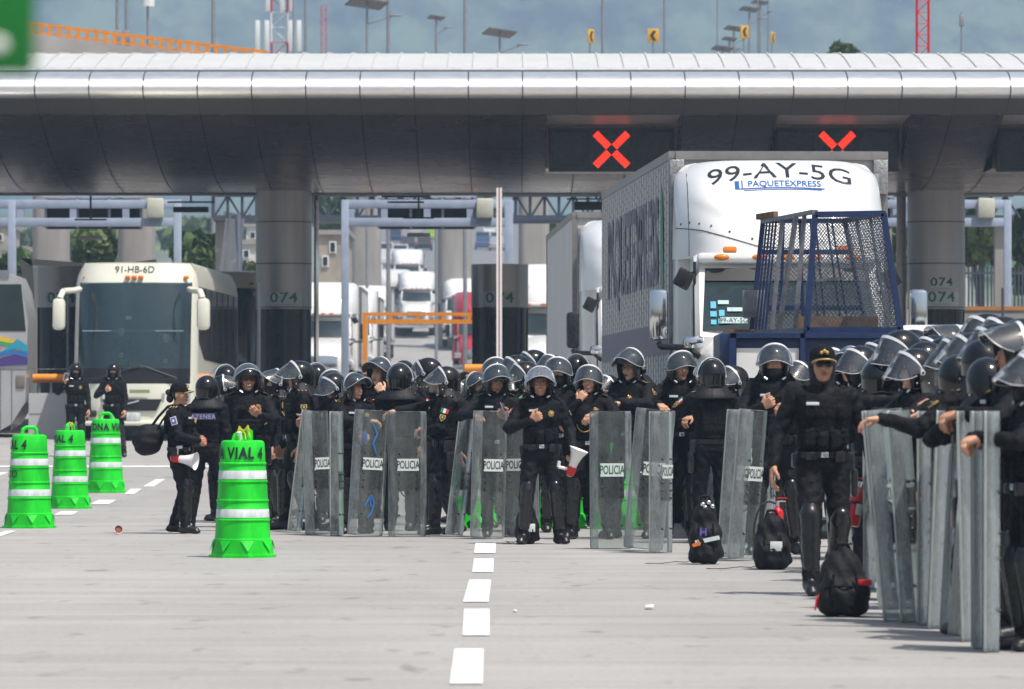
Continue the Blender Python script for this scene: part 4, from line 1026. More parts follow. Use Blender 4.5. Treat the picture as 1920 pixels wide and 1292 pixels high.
for sx in (-1.6, -.9, .9, 1.5): MB().rbox((sx * ww / 1.2, -1, H * .80), (.35, .3, 2.3), .05).obj('antenna_panel', M['white'], t)
for sx in (-.7, .2, .8): MB().rbox((sx * ww, -1, H * .93), (.35, .3, 3), .05).obj('antenna_panel', M['white'], t)
t, H, ww = lattice(607, 0, 10, 10, 430, 'slender red mast with two small dishes right of the broad mast', 'red', None, k=.35)
for z in (.72, .79): MB().cyl((0, -1, H * z), (0, -1.4, H * z), .5, n=14).obj('dish', M['white'], t)
# ---------------------------------------------------------------- trees and houses beyond
def leafmat(k, c): return pm(k, c, .6, var=.5, scale=.8, spec=.2)
LF = [leafmat('leaf_a', (.085, .14, .035)), leafmat('leaf_b', (.055, .095, .03)), leafmat('leaf_c', (.13, .18, .06))]
M['bark'] = pm('bark', (.09, .07, .05), .9, var=.3, scale=6, bump=.4)
def tree(u, vb, vt, w, Y, label, n=2600, seed=1, lf=.22, group='trees beyond the toll plaza', name='leafy_tree'):
    rnd = random.Random(seed); g = zg(Y); k = Y / FPX; t = thing(name, label, 'tree', (atX(u, Y), Y, g), 0, group)
    top = zat(vt, Y) - g; bot = zat(vb, Y) - g; cw = w * k / 2; ch = (top - bot) / 2; cz = (top + bot) / 2; V = []; F = []; MI = []
    blobs = [(rnd.uniform(-.6, .6) * cw, rnd.uniform(-.5, .5) * cw, cz + rnd.uniform(-.6, .62) * ch, rnd.uniform(.28, .5)) for _ in range(15)]
    for i in range(n):
        b = rnd.choice(blobs); a = rnd.uniform(0, 6.28); e = math.acos(rnd.uniform(-1, 1)); r = b[3] * rnd.uniform(.55, 1.05)
        c = Vector((b[0] + r * cw * math.sin(e) * math.cos(a), b[1] + r * cw * math.sin(e) * math.sin(a), b[2] + r * ch * math.cos(e)))
        q = Euler((rnd.uniform(0, 6), rnd.uniform(0, 6), rnd.uniform(0, 6))).to_matrix(); s = lf * rnd.uniform(.5, 1.2) * Y / 180
        for d in ((-1, -.6, 0), (1, -.6, 0), (.8, .7, .1), (-.8, .7, -.1)): V.append(c + q @ (Vector(d) * s))
        o = len(V) - 4; F.append((o, o + 1, o + 2, o + 3)); MI.append(blobs.index(b) % 3)
    mb = MB(); mb.add(V, F, MI); mb.obj('crown', LF, t, smooth=False, fixn=False)
    mb = MB(); mb.cyl((0, 0, 0), (0, 0, cz), .03 * cw + .12, .08, n=8)
    for b in blobs[:7]: mb.cyl((0, 0, max(.3, cz * .5)), (b[0] * .8, b[1] * .8, b[2]), .07, .03, n=6)
    mb.obj('trunk', M['bark'], t)
tree(175, 520, 428, 95, 210, 'green tree seen between two piers above the cream bus', seed=3)
tree(375, 560, 438, 110, 215, 'pale green tree behind the footbridge pillar', seed=4)
tree(465, 560, 498, 60, 200, 'bright green bush tree at the foot of the footbridge stair', seed=5, n=900)
tree(35, 560, 470, 90, 220, 'green tree behind the left end of the bus lane gantry', seed=6, n=900)
tree(1720, 560, 380, 90, 200, 'dark tree behind the pale steel post', seed=7)
tree(1840, 500, 362, 120, 190, 'large dark tree filling the gap under the right gantry', seed=8, n=2200)
tree(1960, 560, 380, 150, 195, 'dark tree at the right picture edge under the canopy', seed=18, n=1800)
tree(1585, 130, 82, 55, 240, 'treetop peeping over the canopy roof at the right', seed=9, n=700, lf=.2)
tree(620, 460, 365, 80, 330, 'dark distant tree right of the mirror polished post', seed=10, n=1000)
tree(1075, 480, 405, 90, 260, 'dark distant tree behind the second truck', seed=11, n=800)
for i, (u, w, vt, vb) in enumerate(((380, 160, 415, 470), (60, 200, 440, 480), (860, 200, 385, 410), (1080, 160, 420, 470))):
    tree(u, vb, vt, w, 520, ['far hazy tree clump behind the footbridge', 'far hazy tree clump above the silver bus', 'far hazy tree clump at the top of the road', 'far hazy tree clump right of the middle pier'][i], n=900, seed=30 + i, lf=.3)
def house(u0, u1, vt, Y, label, mat, wins, depth=8):
    g = zg(Y); x0 = atX(u0, Y); X = lambda u: atX(u, Y) - x0; Z = lambda v: zat(v, Y) - g
    t = thing('house', label, 'house', (x0, Y, g), 0, 'buildings beyond the toll plaza'); w = X(u1)
    MB().box((w / 2, depth / 2, Z(vt) / 2), (w, depth, Z(vt))).obj('wall', mat, t, smooth=False)
    MB().box((w / 2, depth / 2, Z(vt) + .1), (w + .3, depth + .3, .2)).obj('roof', M['concrete'], t, smooth=False)
    for (a, b, c, d) in wins:
        f = MB().box(((X(a) + X(b)) / 2, -.03, (Z(c) + Z(d)) / 2), (X(b) - X(a) + .12, .06, abs(Z(c) - Z(d)) + .12)).obj('window', M['white'], t, smooth=False)
        MB().box(((X(a) + X(b)) / 2, -.07, (Z(c) + Z(d)) / 2), (X(b) - X(a), .04, abs(Z(c) - Z(d)))).obj('pane', M['glass'], f, smooth=False)
plaster = pm('plaster', (.62, .60, .56), .85, var=.15, scale=.6); beige = pm('oldplaster', (.40, .35, .29), .9, var=.3, scale=.8, bump=.2)
house(452, 500, 458, 260, 'white house behind the footbridge stair', plaster, [(458, 466, 470, 482)]); house(462, 520, 425, 300, 'taller white house with blue stripe behind the column', plaster, [(470, 478, 436, 446)])
house(596, 650, 440, 240, 'beige old house with two windows behind the polished post', beige, [(620, 628, 455, 472), (606, 614, 482, 498)])
house(-40, 46, 470, 250, 'white house with dark openings left of the gantry post', plaster, [(5, 15, 485, 497)]); house(-30, 12, 425, 300, 'tan house at the far left behind the gantry', beige, [(-5, 4, 440, 450)])
house(1700, 1780, 470, 260, 'grey house hidden behind the big right column', beige, []); house(1792, 1815, 500, 225, 'low grey house right of the column with two stickers', plaster, [(1798, 1806, 515, 530)])
house(1330, 1360, 440, 260, 'plain house behind the trailer', plaster, [])
Yw = 150; t = thing('kerb_wall', 'low concrete wall with orange top edge right of the big column', 'wall', (atX(1860, Yw), Yw, zg(Yw))); zt = zat(582, Yw) - zg(Yw)
MB().box((0, 0, zt / 2), (atX(1960, Yw) - atX(1790, Yw), .3, zt)).obj('wall_body', M['concrete'], t, smooth=False); MB().box((0, -.02, zt + .05), (atX(1960, Yw) - atX(1790, Yw), .32, .1)).obj('orange_edge', pm('edgeor', (.5, .22, .06), .7), t, smooth=False)
Yw = 175; t = thing('iron_fence', 'dark iron fence beyond the low wall with orange edge', 'fence', (atX(1870, Yw), Yw, zg(Yw))); mb = MB(); zt = zat(500, Yw) - zg(Yw); hw = atX(1960, Yw) - atX(1870, Yw)
for i in range(26): mb.cyl((-hw + i * hw / 12.5, 0, 0), (-hw + i * hw / 12.5, 0, zt), .03, n=5)
mb.box((0, 0, zt - .2), (2 * hw, .05, .06)); mb.box((0, 0, .3), (2 * hw, .05, .06)); mb.obj('bars', M['truss'], t)
# ---------------------------------------------------------------- vehicles
def wheel(parent, x, y, r, w, side=1, name='wheel'):
    o = MB().lathe([(r * .55, -w / 2), (r * .96, -w / 2), (r, -w * .35), (r, w * .35), (r * .96, w / 2), (r * .55, w / 2)], 24).obj('wheel', M['tyre'], parent, (0))
    o.location = (x, y, r); o.rotation_euler = (0, R(90), 0)
    h = MB().cyl((0, 0, -w * .3), (0, 0, w * .42), r * .56, r * .5, n=20).cyl((0, 0, w * .42), (0, 0, w * .5), r * .2, n=12).obj('rim', M['silver'], o)
    if side < 0: h.rotation_euler = (R(180), 0, 0)
    return o
M['trailer'] = pm('trailer_aluminium', (.60, .60, .59), .5, .12, var=.10, scale=2, stretch=(1, .6, .25))
M['wsglass'] = pm('windscreen', (.02, .036, .042), .1, var=.5, scale=1.2, spec=.45)
def truck(loc, rz, label, cabmat, boxmat, L=12.4, detail=1, bandmat=None, group=None, boxtop=4.3):
    t = thing('box_truck', label, 'truck', loc, rz, group)
    B = MB().box((0, L / 2, (1.15 + boxtop) / 2), (2.52, L, boxtop - 1.15)).obj('cargo_box', boxmat, t, smooth=False)
    mb = MB()
    for x in (-1.23, 1.23):
        mb.box((x, L / 2, boxtop - .02), (.10, L + .04, .10)); mb.box((x, L / 2, 1.16), (.10, L + .04, .16)); mb.box((x * 1.003, .05, (boxtop + 1.1) / 2), (.085, .14, boxtop - 1.2)); mb.box((x * 1.003, L - .05, (boxtop + 1.1) / 2), (.085, .14, boxtop - 1.2))
    mb.box((0, .0, boxtop - .02), (2.4, .08, .10)); mb.obj('box_frame', pm('boxframe', (.30, .29, .28), .45, .5), t, smooth=False)
    if detail:
        mb = MB(); n = 30
        for i in range(n):
            y = .25 + (L - .4) * i / (n - 1)
            for x in (-1.268,): mb.box((x, y, 2.72), (.014, .16, 3.0))
        mb.obj('side_rib', pm('siderib', (.56, .56, .555), .48, .12, var=.1), t, smooth=False)
        mb = MB()
        for i in range(n):
            y = .25 + (L - .4) * i / (n - 1)
            for k in range(24): mb.box((-1.277, y + .03 * (k % 2), 1.30 + k * .122 + .06 * (i % 2)), (.006, .022, .026))
        r_ = mb.obj('rivet', pm('rivetgrey', (.22, .22, .23), .5, .3), t, smooth=False); tag(r_, kind='stuff')
        P = M.get('print') or mk('print', (.10, .10, .17), .5, var=.4, scale=12)
        V, F = text_vf('PAQUETEXPRESS', 1.45, .02, wx=.86); T = Matrix.Translation((-1.281, L / 2 + .2, 3.28)) @ Euler((R(90), 0, R(-90))).to_matrix().to_4x4()
        MB().add(V, F, 0, T).obj('side_lettering', P, t, smooth=False, fixn=False)
        mb = MB(); mb.box((-1.2785, L / 2, 2.16), (.005, L - .3, .36)); mb.box((-1.2785, L / 2, 1.45), (.005, L - .3, .25)); mb.obj('side_band', P, t, smooth=False)
        pl = [(.75, 2.7), (1.0, 3.9), (1.25, 4.0), (1.3, 3.2), (1.0, 2.65)]
        MB().loft([[(-1.2785, y, z) for y, z in pl], [(-1.283, y, z) for y, z in pl]]).obj('leaf_stripe', pm('leafstripe', (.02, .20, .10), .5), t, smooth=False)
        for x in (-1.2, 1.2): MB().rbox((x * .99, -.06, 4.03), (.17, .05, .40), .01).obj('corner_plate', pm('diamond', (.45, .45, .44), .3, .8, var=.4, scale=40, bump=.4, bscale=60), t)
    # roof fairing and sleeper
    def yf(x, z, w):
        q = max(0, min(1, (z - 3.05) / 1.10)); zl = 3.80 - .50 * (1.12 - abs(x)) - z; return -2.75 + 1.45 * q ** 2.3 + 1.0 * (abs(x) / w) ** 6 + .10 * (abs(x) / w) ** 2 - .055 * math.exp(-(zl / (.075 if zl > 0 else .30)) ** 2) * max(0, min(1, (abs(x) - .45) / .25)) * (1 - (abs(x) / w) ** 8)
    def ww(z): q = max(0, (z - 3.9) / .27); return 1.19 - .16 * q ** 2.5 - .02 * (z - 3)
    def ring(z, dz=0):
        w = ww(z); n = 48
        return [(w, -.42, z)] + [(w - .0 - 2 * w * i / n, yf(w - 2 * w * i / n, z, w), z) for i in range(n + 1)] + [(-w, -.42, z)]
    zs = [3.02 + .045 * i for i in range(22)] + [3.99, 4.03, 4.06, 4.09, 4.12, 4.135, 4.15]
    rg = [ring(z) for z in zs]; rg.append([(x * .90, -.42 + (y + .42) * .88, 4.172) for x, y, z in rg[-1]])
    MB().loft(rg).obj('roof_fairing', cabmat, t, ang=45)
    mb = MB().rbox((0, -1.1, 2.1), (2.36, 1.4, 2.3), .10); mb.obj('sleeper', cabmat, t)
    # cab with sloping screen
    pr = [(-1.75, 1.0), (-3.95, 1.0), (-3.98, 2.12), (-3.42, 2.93), (-3.15, 3.02), (-1.75, 3.04)]
    mb = MB(); secs = []
    for x, k in ((-1.02, .0), (-.97, .06), (.97, .06), (1.02, .0)): secs.append([(x, y - (k if y < -3 else 0), z + (k * .4 if z > 2.9 else 0)) for y, z in pr])
    mb.loft(secs); mb.obj('cab', cabmat, t, ang=30)
    sc = [(-.92, 2.20), (.92, 2.20), (.86, 2.86), (-.86, 2.86)]
    def ys(z): return -4.045 + (z - 2.12) / .81 * .56 - .012
    n = 12; a = []; b = []
    for i in range(n + 1):
        f = -1 + 2 * i / n; bow = .07 * (1 - f * f); a.append((f * .94, ys(2.19) - bow, 2.19)); b.append((f * .90, ys(2.88) - bow, 2.88))
    MB().loft([a, b, [(x, y + .16, z) for x, y, z in b], [(x, y + .16, z) for x, y, z in a], a], 0, False, closed=False).obj('windscreen', M['wsglass'], t, ang=60)
    a2 = [(x, y - .008, 2.88 - .0) for x, y, z in b]; c2 = [(x * 1.01, y - .105, 2.75) for x, y, z in b]
    MB().loft([[(x, y - .006, z) for x, y, z in b], [(x * 1.006, y - .115, 2.74) for x, y, z in b]], 0, False, closed=False).obj('sunstrip', M['dark'], t)
    mb = MB().rbox((0, -3.50, 2.99), (1.98, .22, .12), .05); mb.obj('brow', cabmat, t)
    for x in (-.72, -.3, 0, .3, .72): MB().ell((x, -3.62, 3.0), (.085, .035, .036)).obj('marker_lamp', M['amber'], t)
    # hood and fenders
    hd = []
    for y, w, zt, zb in ((-3.9, 1.0, 2.17, 1.0), (-4.6, .98, 2.08, .9), (-5.5, .93, 1.92, .8), (-6.1, .86, 1.72, .75), (-6.35, .78, 1.45, .7)):
        hd.append([(-w, y, zb), (-w, y, zt - .28), (-w * .82, y, zt - .06), (-w * .4, y, zt), (w * .4, y, zt), (w * .82, y, zt - .06), (w, y, zt - .28), (w, y, zb)])
    MB().loft(hd).obj('hood', cabmat, t, ang=50)
    MB().rbox((0, -6.38, 1.12), (1.2, .08, .72), .04).obj('grille', M['chrome'], t); MB().rbox((0, -6.5, .6), (2.3, .25, .4), .08).obj('bumper', M['chrome'], t)
    for s in (-1, 1):
        MB().rbox((s * .98, -5.3, 1.18), (.42, 1.7, .35), .14).obj('fender', cabmat, t); MB().rbox((s * .93, -6.22, 1.2), (.34, .18, .24), .06).obj('headlight', M['silver'], t)
        wheel(t, s * 1.02, -5.25, .5, .3, s)
        for y in (.3, 1.6, L - 2.6, L - 1.3): wheel(t, s * .98, y, .5, .5, s)
        # chrome mirror on its dark arm
        mm = M['chrome'] if detail else M['blackplastic']
        o = MB().rbox((0, 0, 0), (.20, .14, .56), .05).obj('mirror', mm, t); o.location = (s * 1.42, -3.95, 2.36)
        mb = MB().tube([(s * 1.42, -3.95, 2.05), (s * 1.40, -3.98, 2.01), (s * 1.1, -4.1, 2.0), (s * .92, -4.0, 1.85)], .035, 8); mb.obj('mirror_arm', M['blackplastic'], t)
        MB().rbox((s * 1.05, -4.25, 2.05), (.24, .30, .15), .06).obj('arm_cover', M['chrome'], t)
        q = MB().rbox((0, 0, 0), (.19, .05, .21), .03).obj('spot_mirror', M['blackplastic'], t); q.location = (s * 1.14, -3.72, 2.76); q.rotation_euler = (0, R(-28 * s), R(10)); MB().cyl((s * 1.14, -3.70, 2.78), (s * .98, -3.4, 2.86), .015, n=6).obj('spot_mirror_arm', M['blackplastic'], t)
        MB().rbox((s * 1.012, -3.05, 2.40), (.03, .72, .62), .02).obj('door_glass', M['wsglass'], t); MB().box((s * 1.018, -3.55, 2.2), (.03, .09, 1.5)).obj('door_seal', M['dark'], t)
    MB().box((0, L / 2 - 1, .95), (1.0, L + 1.6, .3)).obj('chassis', M['dark'], t); MB().box((0, -.3, 2.2), (2.2, .5, 2.6)).obj('bellows', M['dark'], t)
    for s in (-1, 1): MB().rbox((s * 1.17, -.37, 3.1), (.08, .18, 1.9), .02).obj('side_extender', M['rawsteel'], t)
    if detail:
        mb = MB()
        for s in (-1,): 
            for x0, z0, x1, z1 in ((-1.175, 3.38, -.9, 3.33), (-.9, 3.33, -.3, 3.15), (-.3, 3.15, .3, 3.1)):
                for k in range(8):
                    xa = x0 + (x1 - x0) * k / 8; za = z0 + (z1 - z0) * k / 8; xb = x0 + (x1 - x0) * (k + 1) / 8; zb = z0 + (z1 - z0) * (k + 1) / 8
                    mb.cyl((xa, yf(xa, za, ww(za)) - .002, za), (xb, yf(xb, zb, ww(zb)) - .002, zb), .006, n=5)
            for k in range(9):
                za = 3.05 + k * .12; zb = za + .12; mb.cyl((-1.04, yf(-1.04, za, ww(za)) - .002, za), (-1.04 , yf(-1.04, zb, ww(zb)) - .002, zb), .005, n=5)
        for x, z in ((-1.12, 3.42), (-1.03, 3.43), (-.93, 3.41), (-.8, 3.38), (-.6, 3.31), (-.35, 3.23)): mb.ell((x, yf(x, z, ww(z)) - .004, z), (.013, .008, .013), nu=8, nv=6)
        mb.box((-1.186, -.95, 3.03), (.012, 1.1, .012)); mb.obj('panel_seam', M['dark'], t)
        def on(dx, dz, arc):
            def f(X, Y, Z):
                x = X + dx; z = Y + dz - arc * x * x; return (x, yf(x, z, ww(z)) - .012, z)
            return f
        text_part('99-AY-5G', .27, M['ink'], t, None, f=on(-.0, 4.035, .15), bold=.002, wx=1.48, name='plate_lettering')
        blue = mk('logoblue', (.02, .10, .35), .4, var=0)
        lg = text_part('PAQUETEXPRESS', .098, blue, t, None, f=on(.04, 3.875, .04), bold=.012, wx=1.12, name='company_logo')
        mb = MB()
        for (x0, z0, x1, z1, h) in ((-.50, 3.86, -.46, 3.93, .05),):
            pass
        def stripe(pts, h):
            a = [(x, yf(x, z, ww(z)) - .012, z) for x, z in pts]; b = [(x, yf(x, z - h, ww(z - h)) - .012, z - h) for x, z in pts]; mb.loft([a, b], 0, False, closed=False)
        stripe([(-.47 + .08 * i, 3.815 + .018 * math.sin(i / 12 * 3.1)) for i in range(13)], .012); stripe([(-.42 + .08 * i, 3.795 + .016 * math.sin(i / 12 * 3.1)) for i in range(12)], .008)
        stripe([(-.52, 3.905), (-.47, 3.905)], .10); stripe([(-.445, 3.915), (-.43, 3.915)], .095)
        mb.obj('logo_stripe', blue, t, smooth=False, fixn=False)
        for i, (x, z, w, h, m) in enumerate(((-.82, 2.47, .06, .09, 0), (-.82, 2.37, .07, .07, 0), (-.73, 2.38, .06, .08, 0), (-.64, 2.42, .06, .05, 1), (-.74, 2.29, .06, .06, 0), (-.60, 2.30, .30, .08, 1), (-.55, 2.42, .13, .05, 1), (-.71, 2.50, .12, .05, 1), (-.82, 2.28, .06, .06, 0))):
            k = M.get('stk%d' % m) or mk('stk%d' % m, ((.03, .35, .5), (.35, .5, .5))[m], .5, var=0)
            bow = .07 * (1 - (x / .92) ** 2)
            MB().box((x, ys(z) - bow - .012, z), (w, .006, h), rx=R(-33)).obj('windscreen_sticker', k, t, smooth=False)
        text_part('99-AY-5G', .075, M['ink'], t, None, f=lambda X, Y, Z: (X - .60, ys(2.30 + Y) - .07 * (1 - .42) - .022, 2.30 + Y), name='windscreen_lettering')
        b = MB().cyl((-.62, -3.3, 3.02), (-.62, -3.3, 3.05), .10, n=14).obj('beacon', M['blackplastic'], t); MB().rbox((-.62, -3.3, 3.09), (.15, .14, .07), .02).obj('lens', M['amber'], b)
        b = MB().cyl((.66, -3.3, 3.02), (.66, -3.3, 3.05), .10, n=14).obj('beacon', M['blackplastic'], t); MB().rbox((.66, -3.3, 3.10), (.19, .14, .07), .02).obj('lens', M['amber'], b)
        text_part('99', .24, M['ink'], t, (-1.196, -.98, 2.92), (R(90), 0, R(-90)), name='number_lettering')
        for o in t.children:      # the tractor stands slightly angled to its trailer
            if o.name.split('.')[0] not in ('cargo_box', 'box_frame', 'side_rib', 'rivet', 'side_lettering', 'side_band', 'leaf_stripe', 'corner_plate', 'chassis') and o.location.y < 1:
                Tm = Matrix.Translation((-.06, 0, 0)) @ Matrix.Rotation(R(-2.9), 4, 'Z'); o.matrix_local = Tm @ Matrix.LocRotScale(o.location, o.rotation_euler, o.scale)
    return t
truck((3.10, 66.2, 0), R(2.7), 'large white sleeper truck marked 99-AY-5G pulling a riveted aluminium box trailer', M['whitepaint'], M['trailer'], detail=1, group='trucks at the toll plaza')
truck((2.25, 92, zg(92)), R(1.6), 'white truck with black mirror waiting directly behind the 99-AY-5G truck', M['whitepaint'], M['trailer'], detail=0, group='trucks at the toll plaza')
redp = pm('redpaint', (.42, .015, .03), .3, coat=.5, var=.1); bluep = pm('bluepaint', (.02, .14, .42), .35, var=.15); greybox = pm('greybox', (.55, .55, .54), .6, var=.1)
for (u, Y, lb, c, b) in ((691, 318, 'white truck behind the orange height bar', M['whitepaint'], greybox), (783, 372, 'white truck with tall box farther up the middle lane', M['whitepaint'], M['whitepaint']), (899, 262, 'red truck half hidden by the middle toll booth', redp, M['whitepaint']),
                         (612, 205, 'white truck between column and gantry post', M['whitepaint'], greybox), (1038, 160, 'truck with blue box beside the second white truck', M['whitepaint'], bluep), (1022, 230, 'red cab truck glimpsed behind the blue box truck', redp, greybox),
                         (738, 380, 'grey box truck queued between two white trucks', greybox, greybox)):
    truck((atX(u, Y), Y, zg(Y)), 0, lb, c, b, L=9, detail=0, group='trucks at the toll plaza', boxtop=4.0)
# ---------------------------------------------------------------- buses
def bus_shell(t, L, body, glassmat, W=2.55, H=3.72):
    w = W / 2
    def yf(x, z): return .62 * max(0, (z - 1.3) / 2.4) ** 1.6 + .55 * (abs(x) / w) ** 5 + .10 * (x / w) ** 2 - .06 * math.sin(min(1, z / 1.3) * 3.1)
    def wz(z): q = max(0, (z - 3.25) / .47); return w * (1 - .13 * q * q)
    n = 24; zs = [.32, .5, .8, 1.1, 1.36, 1.7, 2.1, 2.5, 2.9, 3.28, 3.45, 3.6, 3.69, 3.72]
    def front(z, i): x = -1 + 2 * i / n; return (x * wz(z), yf(x * w, z) + (.25 if z > 3.7 else 0), z)
    V = []; F = []; row = []
    for z in zs:
        r = [(-wz(z), L, z)] + [(-wz(z), 1.2, z)] + [front(z, i) for i in range(n + 1)] + [(wz(z), 1.2, z), (wz(z), L, z)]; row.append(r); V += r
    m = len(row[0])
    for j in range(len(zs) - 1):
        for i in range(m):
            k = (i + 1) % m
            ins = 3 <= i <= n and 1.3 < zs[j] and zs[j + 1] < 3.3
            if not ins: F.append((j * m + i, j * m + k, (j + 1) * m + k, (j + 1) * m + i))
    F.append(tuple(range(m))[::-1]); F.append(tuple(range((len(zs) - 1) * m, len(zs) * m)))
    MB().add(V, F).obj('body', body, t, ang=40)
    G_ = []; 
    for z in (1.34, 1.36, 1.7, 2.1, 2.5, 2.9, 3.28, 3.3): G_.append([(front(z, i)[0] * 1.003, front(z, i)[1] - .012, z) for i in range(1, n)])
    MB().loft(G_, 0, False, closed=False).obj('windscreen', glassmat, t, ang=60, fixn=False)
    e = MB()
    e.loft([[(front(z, 1)[0] * 1.004, front(z, 1)[1] - .02, z) for z in (1.34, 1.7, 2.1, 2.5, 2.9, 3.3)], [(front(z, 1)[0] * .975, front(z, 1)[1] - .05, z) for z in (1.34, 1.7, 2.1, 2.5, 2.9, 3.3)]], 0, False, closed=False)
    e.loft([[(-front(z, 1)[0] * 1.004, front(z, 1)[1] - .02, z) for z in (1.34, 1.7, 2.1, 2.5, 2.9, 3.3)], [(-front(z, 1)[0] * .975, front(z, 1)[1] - .05, z) for z in (1.34, 1.7, 2.1, 2.5, 2.9, 3.3)]], 0, False, closed=False)
    e.loft([[(front(1.36, i)[0], front(1.36, i)[1] - .02, z) for i in range(1, n)] for z in (1.18, 1.5)], 0, False, closed=False)
    e.obj('screen_surround', M['dark'], t, fixn=False)
    return front, n
M['busglass'] = clear_mat('bus_windscreen', (.70, .83, .84), .20, (.12, .27, .30), .04, .5, .8)  # teal diffuse haze colour stands in for reflections on the glass
def bus(u, Y, label, detail=True, rz=0):
    g = zg(Y); t = thing('coach_bus', label, 'bus', (atX(u, Y), Y, g), rz, 'coach buses'); L = 12
    fr, n = bus_shell(t, L, M['cream'], M['busglass'])
    dk = pm('busside%d' % u, (.028, .024, .024), .12, var=.3, scale=.6, spec=.7, coat=.5)
    for s in (-1, 1):
        MB().loft([[(s * 1.283, 1.25, 2.05), (s * 1.283, 1.25, 3.22), (s * 1.283, L - .3, 3.22), (s * 1.283, L - .3, 1.6), (s * 1.283, 2.6, 1.7)], [(s * 1.27, 1.25, 2.05), (s * 1.27, 1.25, 3.22), (s * 1.27, L - .3, 3.22), (s * 1.27, L - .3, 1.6), (s * 1.27, 2.6, 1.7)]]).obj('side_window', dk, t, smooth=False)
        mb = MB()
        for k in range(6): mb.box((s * 1.288, 2.9 + k * 1.55, 2.5), (.012, .06, 1.4))
        mb.obj('window_bar', M['dark'], t, smooth=False)
        wheel(t, s * 1.08, 2.3, .52, .3, s); wheel(t, s * 1.08, L - 3, .52, .5, s)
        o = MB().rbox((0, 0, 0), (.27, .20, .66), .09).obj('mirror', M['cream'], t); o.location = (s * 1.50, -.25, 2.62)
        MB().tube([(s * 1.48, -.25, 2.95), (s * 1.42, -.15, 3.10), (s * 1.25, .2, 3.12), (s * 1.15, .5, 3.15)], .065, 10).obj('mirror_arm', M['cream'], t)
        MB().loft([[(s * .62, -.02, .98), (s * 1.18, .28, 1.02), (s * 1.18, .26, .86), (s * .62, -.03, .80)], [(s * .62, .1, .98), (s * 1.18, .4, 1.02), (s * 1.18, .4, .86), (s * .62, .1, .80)]]).obj('headlight', M['silver'], t)
        MB().rbox((s * .95, -.0, .56), (.42, .2, .14), .04).obj('fog_lamp', M['dark'], t)
    for x in (-1.08, -.14, .0, .14, 1.08): 
        b_ = fr(3.36, int((x / 1.275 + 1) / 2 * n)); MB().rbox((x * .98, b_[1] - .04, 3.40), (.11, .10, .07), .02).obj('marker_lamp', M['amber'], t)
    def f(X, Yy, Z): z = 3.56 + Yy; x = X; i = (x / 1.275 + 1) / 2 * n; p = fr(z, i); return (x, p[1] - .012, z)
    text_part('91-HB-6D', .20, M['ink'], t, None, f=f, bold=.0, wx=1.0, name='plate_lettering', shear=.0) if detail else None
    mb = MB().loft([[(-.62, -.09, .86), (.62, -.09, .86), (.5, -.09, .62), (-.5, -.09, .62)], [(-.62, .1, .86), (.62, .1, .86), (.5, .1, .62), (-.5, .1, .62)]]); mb.obj('grille', M['dark'], t, smooth=False)
    MB().cyl((-.5, -.11, .66), (.15, -.11, .83), .025, n=8).obj('grille_bar', M['chrome'], t)
    MB().rbox((0, -.12, .50), (.36, .03, .17), .01).obj('number_plate', M['reflector'], t); MB().rbox((0, -.06, .36), (2.0, .16, .10), .04).obj('lower_bumper', M['cream'], t)
    MB().rbox((0, .05, 1.26), (1.9, .06, .1), .03).obj('scuttle', M['dark'], t)
    mb = MB()
    mb.tube([(-.7, -.04, 1.30), (.0, -.035, 1.50), (.15, -.03, 1.52)], .016, 6); mb.tube([(.9, .03, 1.30), (.3, -.02, 1.52), (.1, -.02, 1.56)], .016, 6); mb.obj('wiper', M['dark'], t)
    if detail:
        text_part('ya', .26, M['inkblue'], t, (-.28, -.105, 1.06), bold=.02, name='company_logo'); MB().box((.16, -.10, 1.02), (.42, .01, .07)).obj('logo_patch', pm('logogreen', (.25, .32, .16), .6, var=.4, scale=30), t, smooth=False)
        MB().rbox((-.1, .25, 2.55), (.12, .01, .07), .003).obj('windscreen_sticker', M['white'], t); MB().box((0, .16, 2.28), (2.1, .012, .025)).obj('windscreen_joint', pm('wsj', (.2, .3, .32), .5), t, smooth=False)
    # inside: floor, dash, driver seat
    MB().box((0, 2.2, 1.25), (2.3, 3.8, .06)).obj('floor', M['dark'], t); MB().rbox((.35, .75, 1.38), (1.3, .35, .30), .1).obj('dashboard', pm('dash%d' % u, (.25, .3, .3), .6), t); MB().box((0, 3.9, 2.3), (2.4, .05, 2.2)).obj('bulkhead', pm('bulk%d' % u, (.16, .2, .2), .8, var=.4, scale=2), t, smooth=False)
    s = MB().rbox((.62, 1.75, 1.75), (.52, .18, .95), .08).obj('seat', M['dark'], t)
    return t
mk('inkblue', (.02, .04, .16), .5)
busA = bus(248, 118, 'cream coach bus marked 91-HB-6D facing the toll lane', rz=R(-1.6)); bus(388, 137, 'second coach bus with dark sides parked right behind the cream one', False)
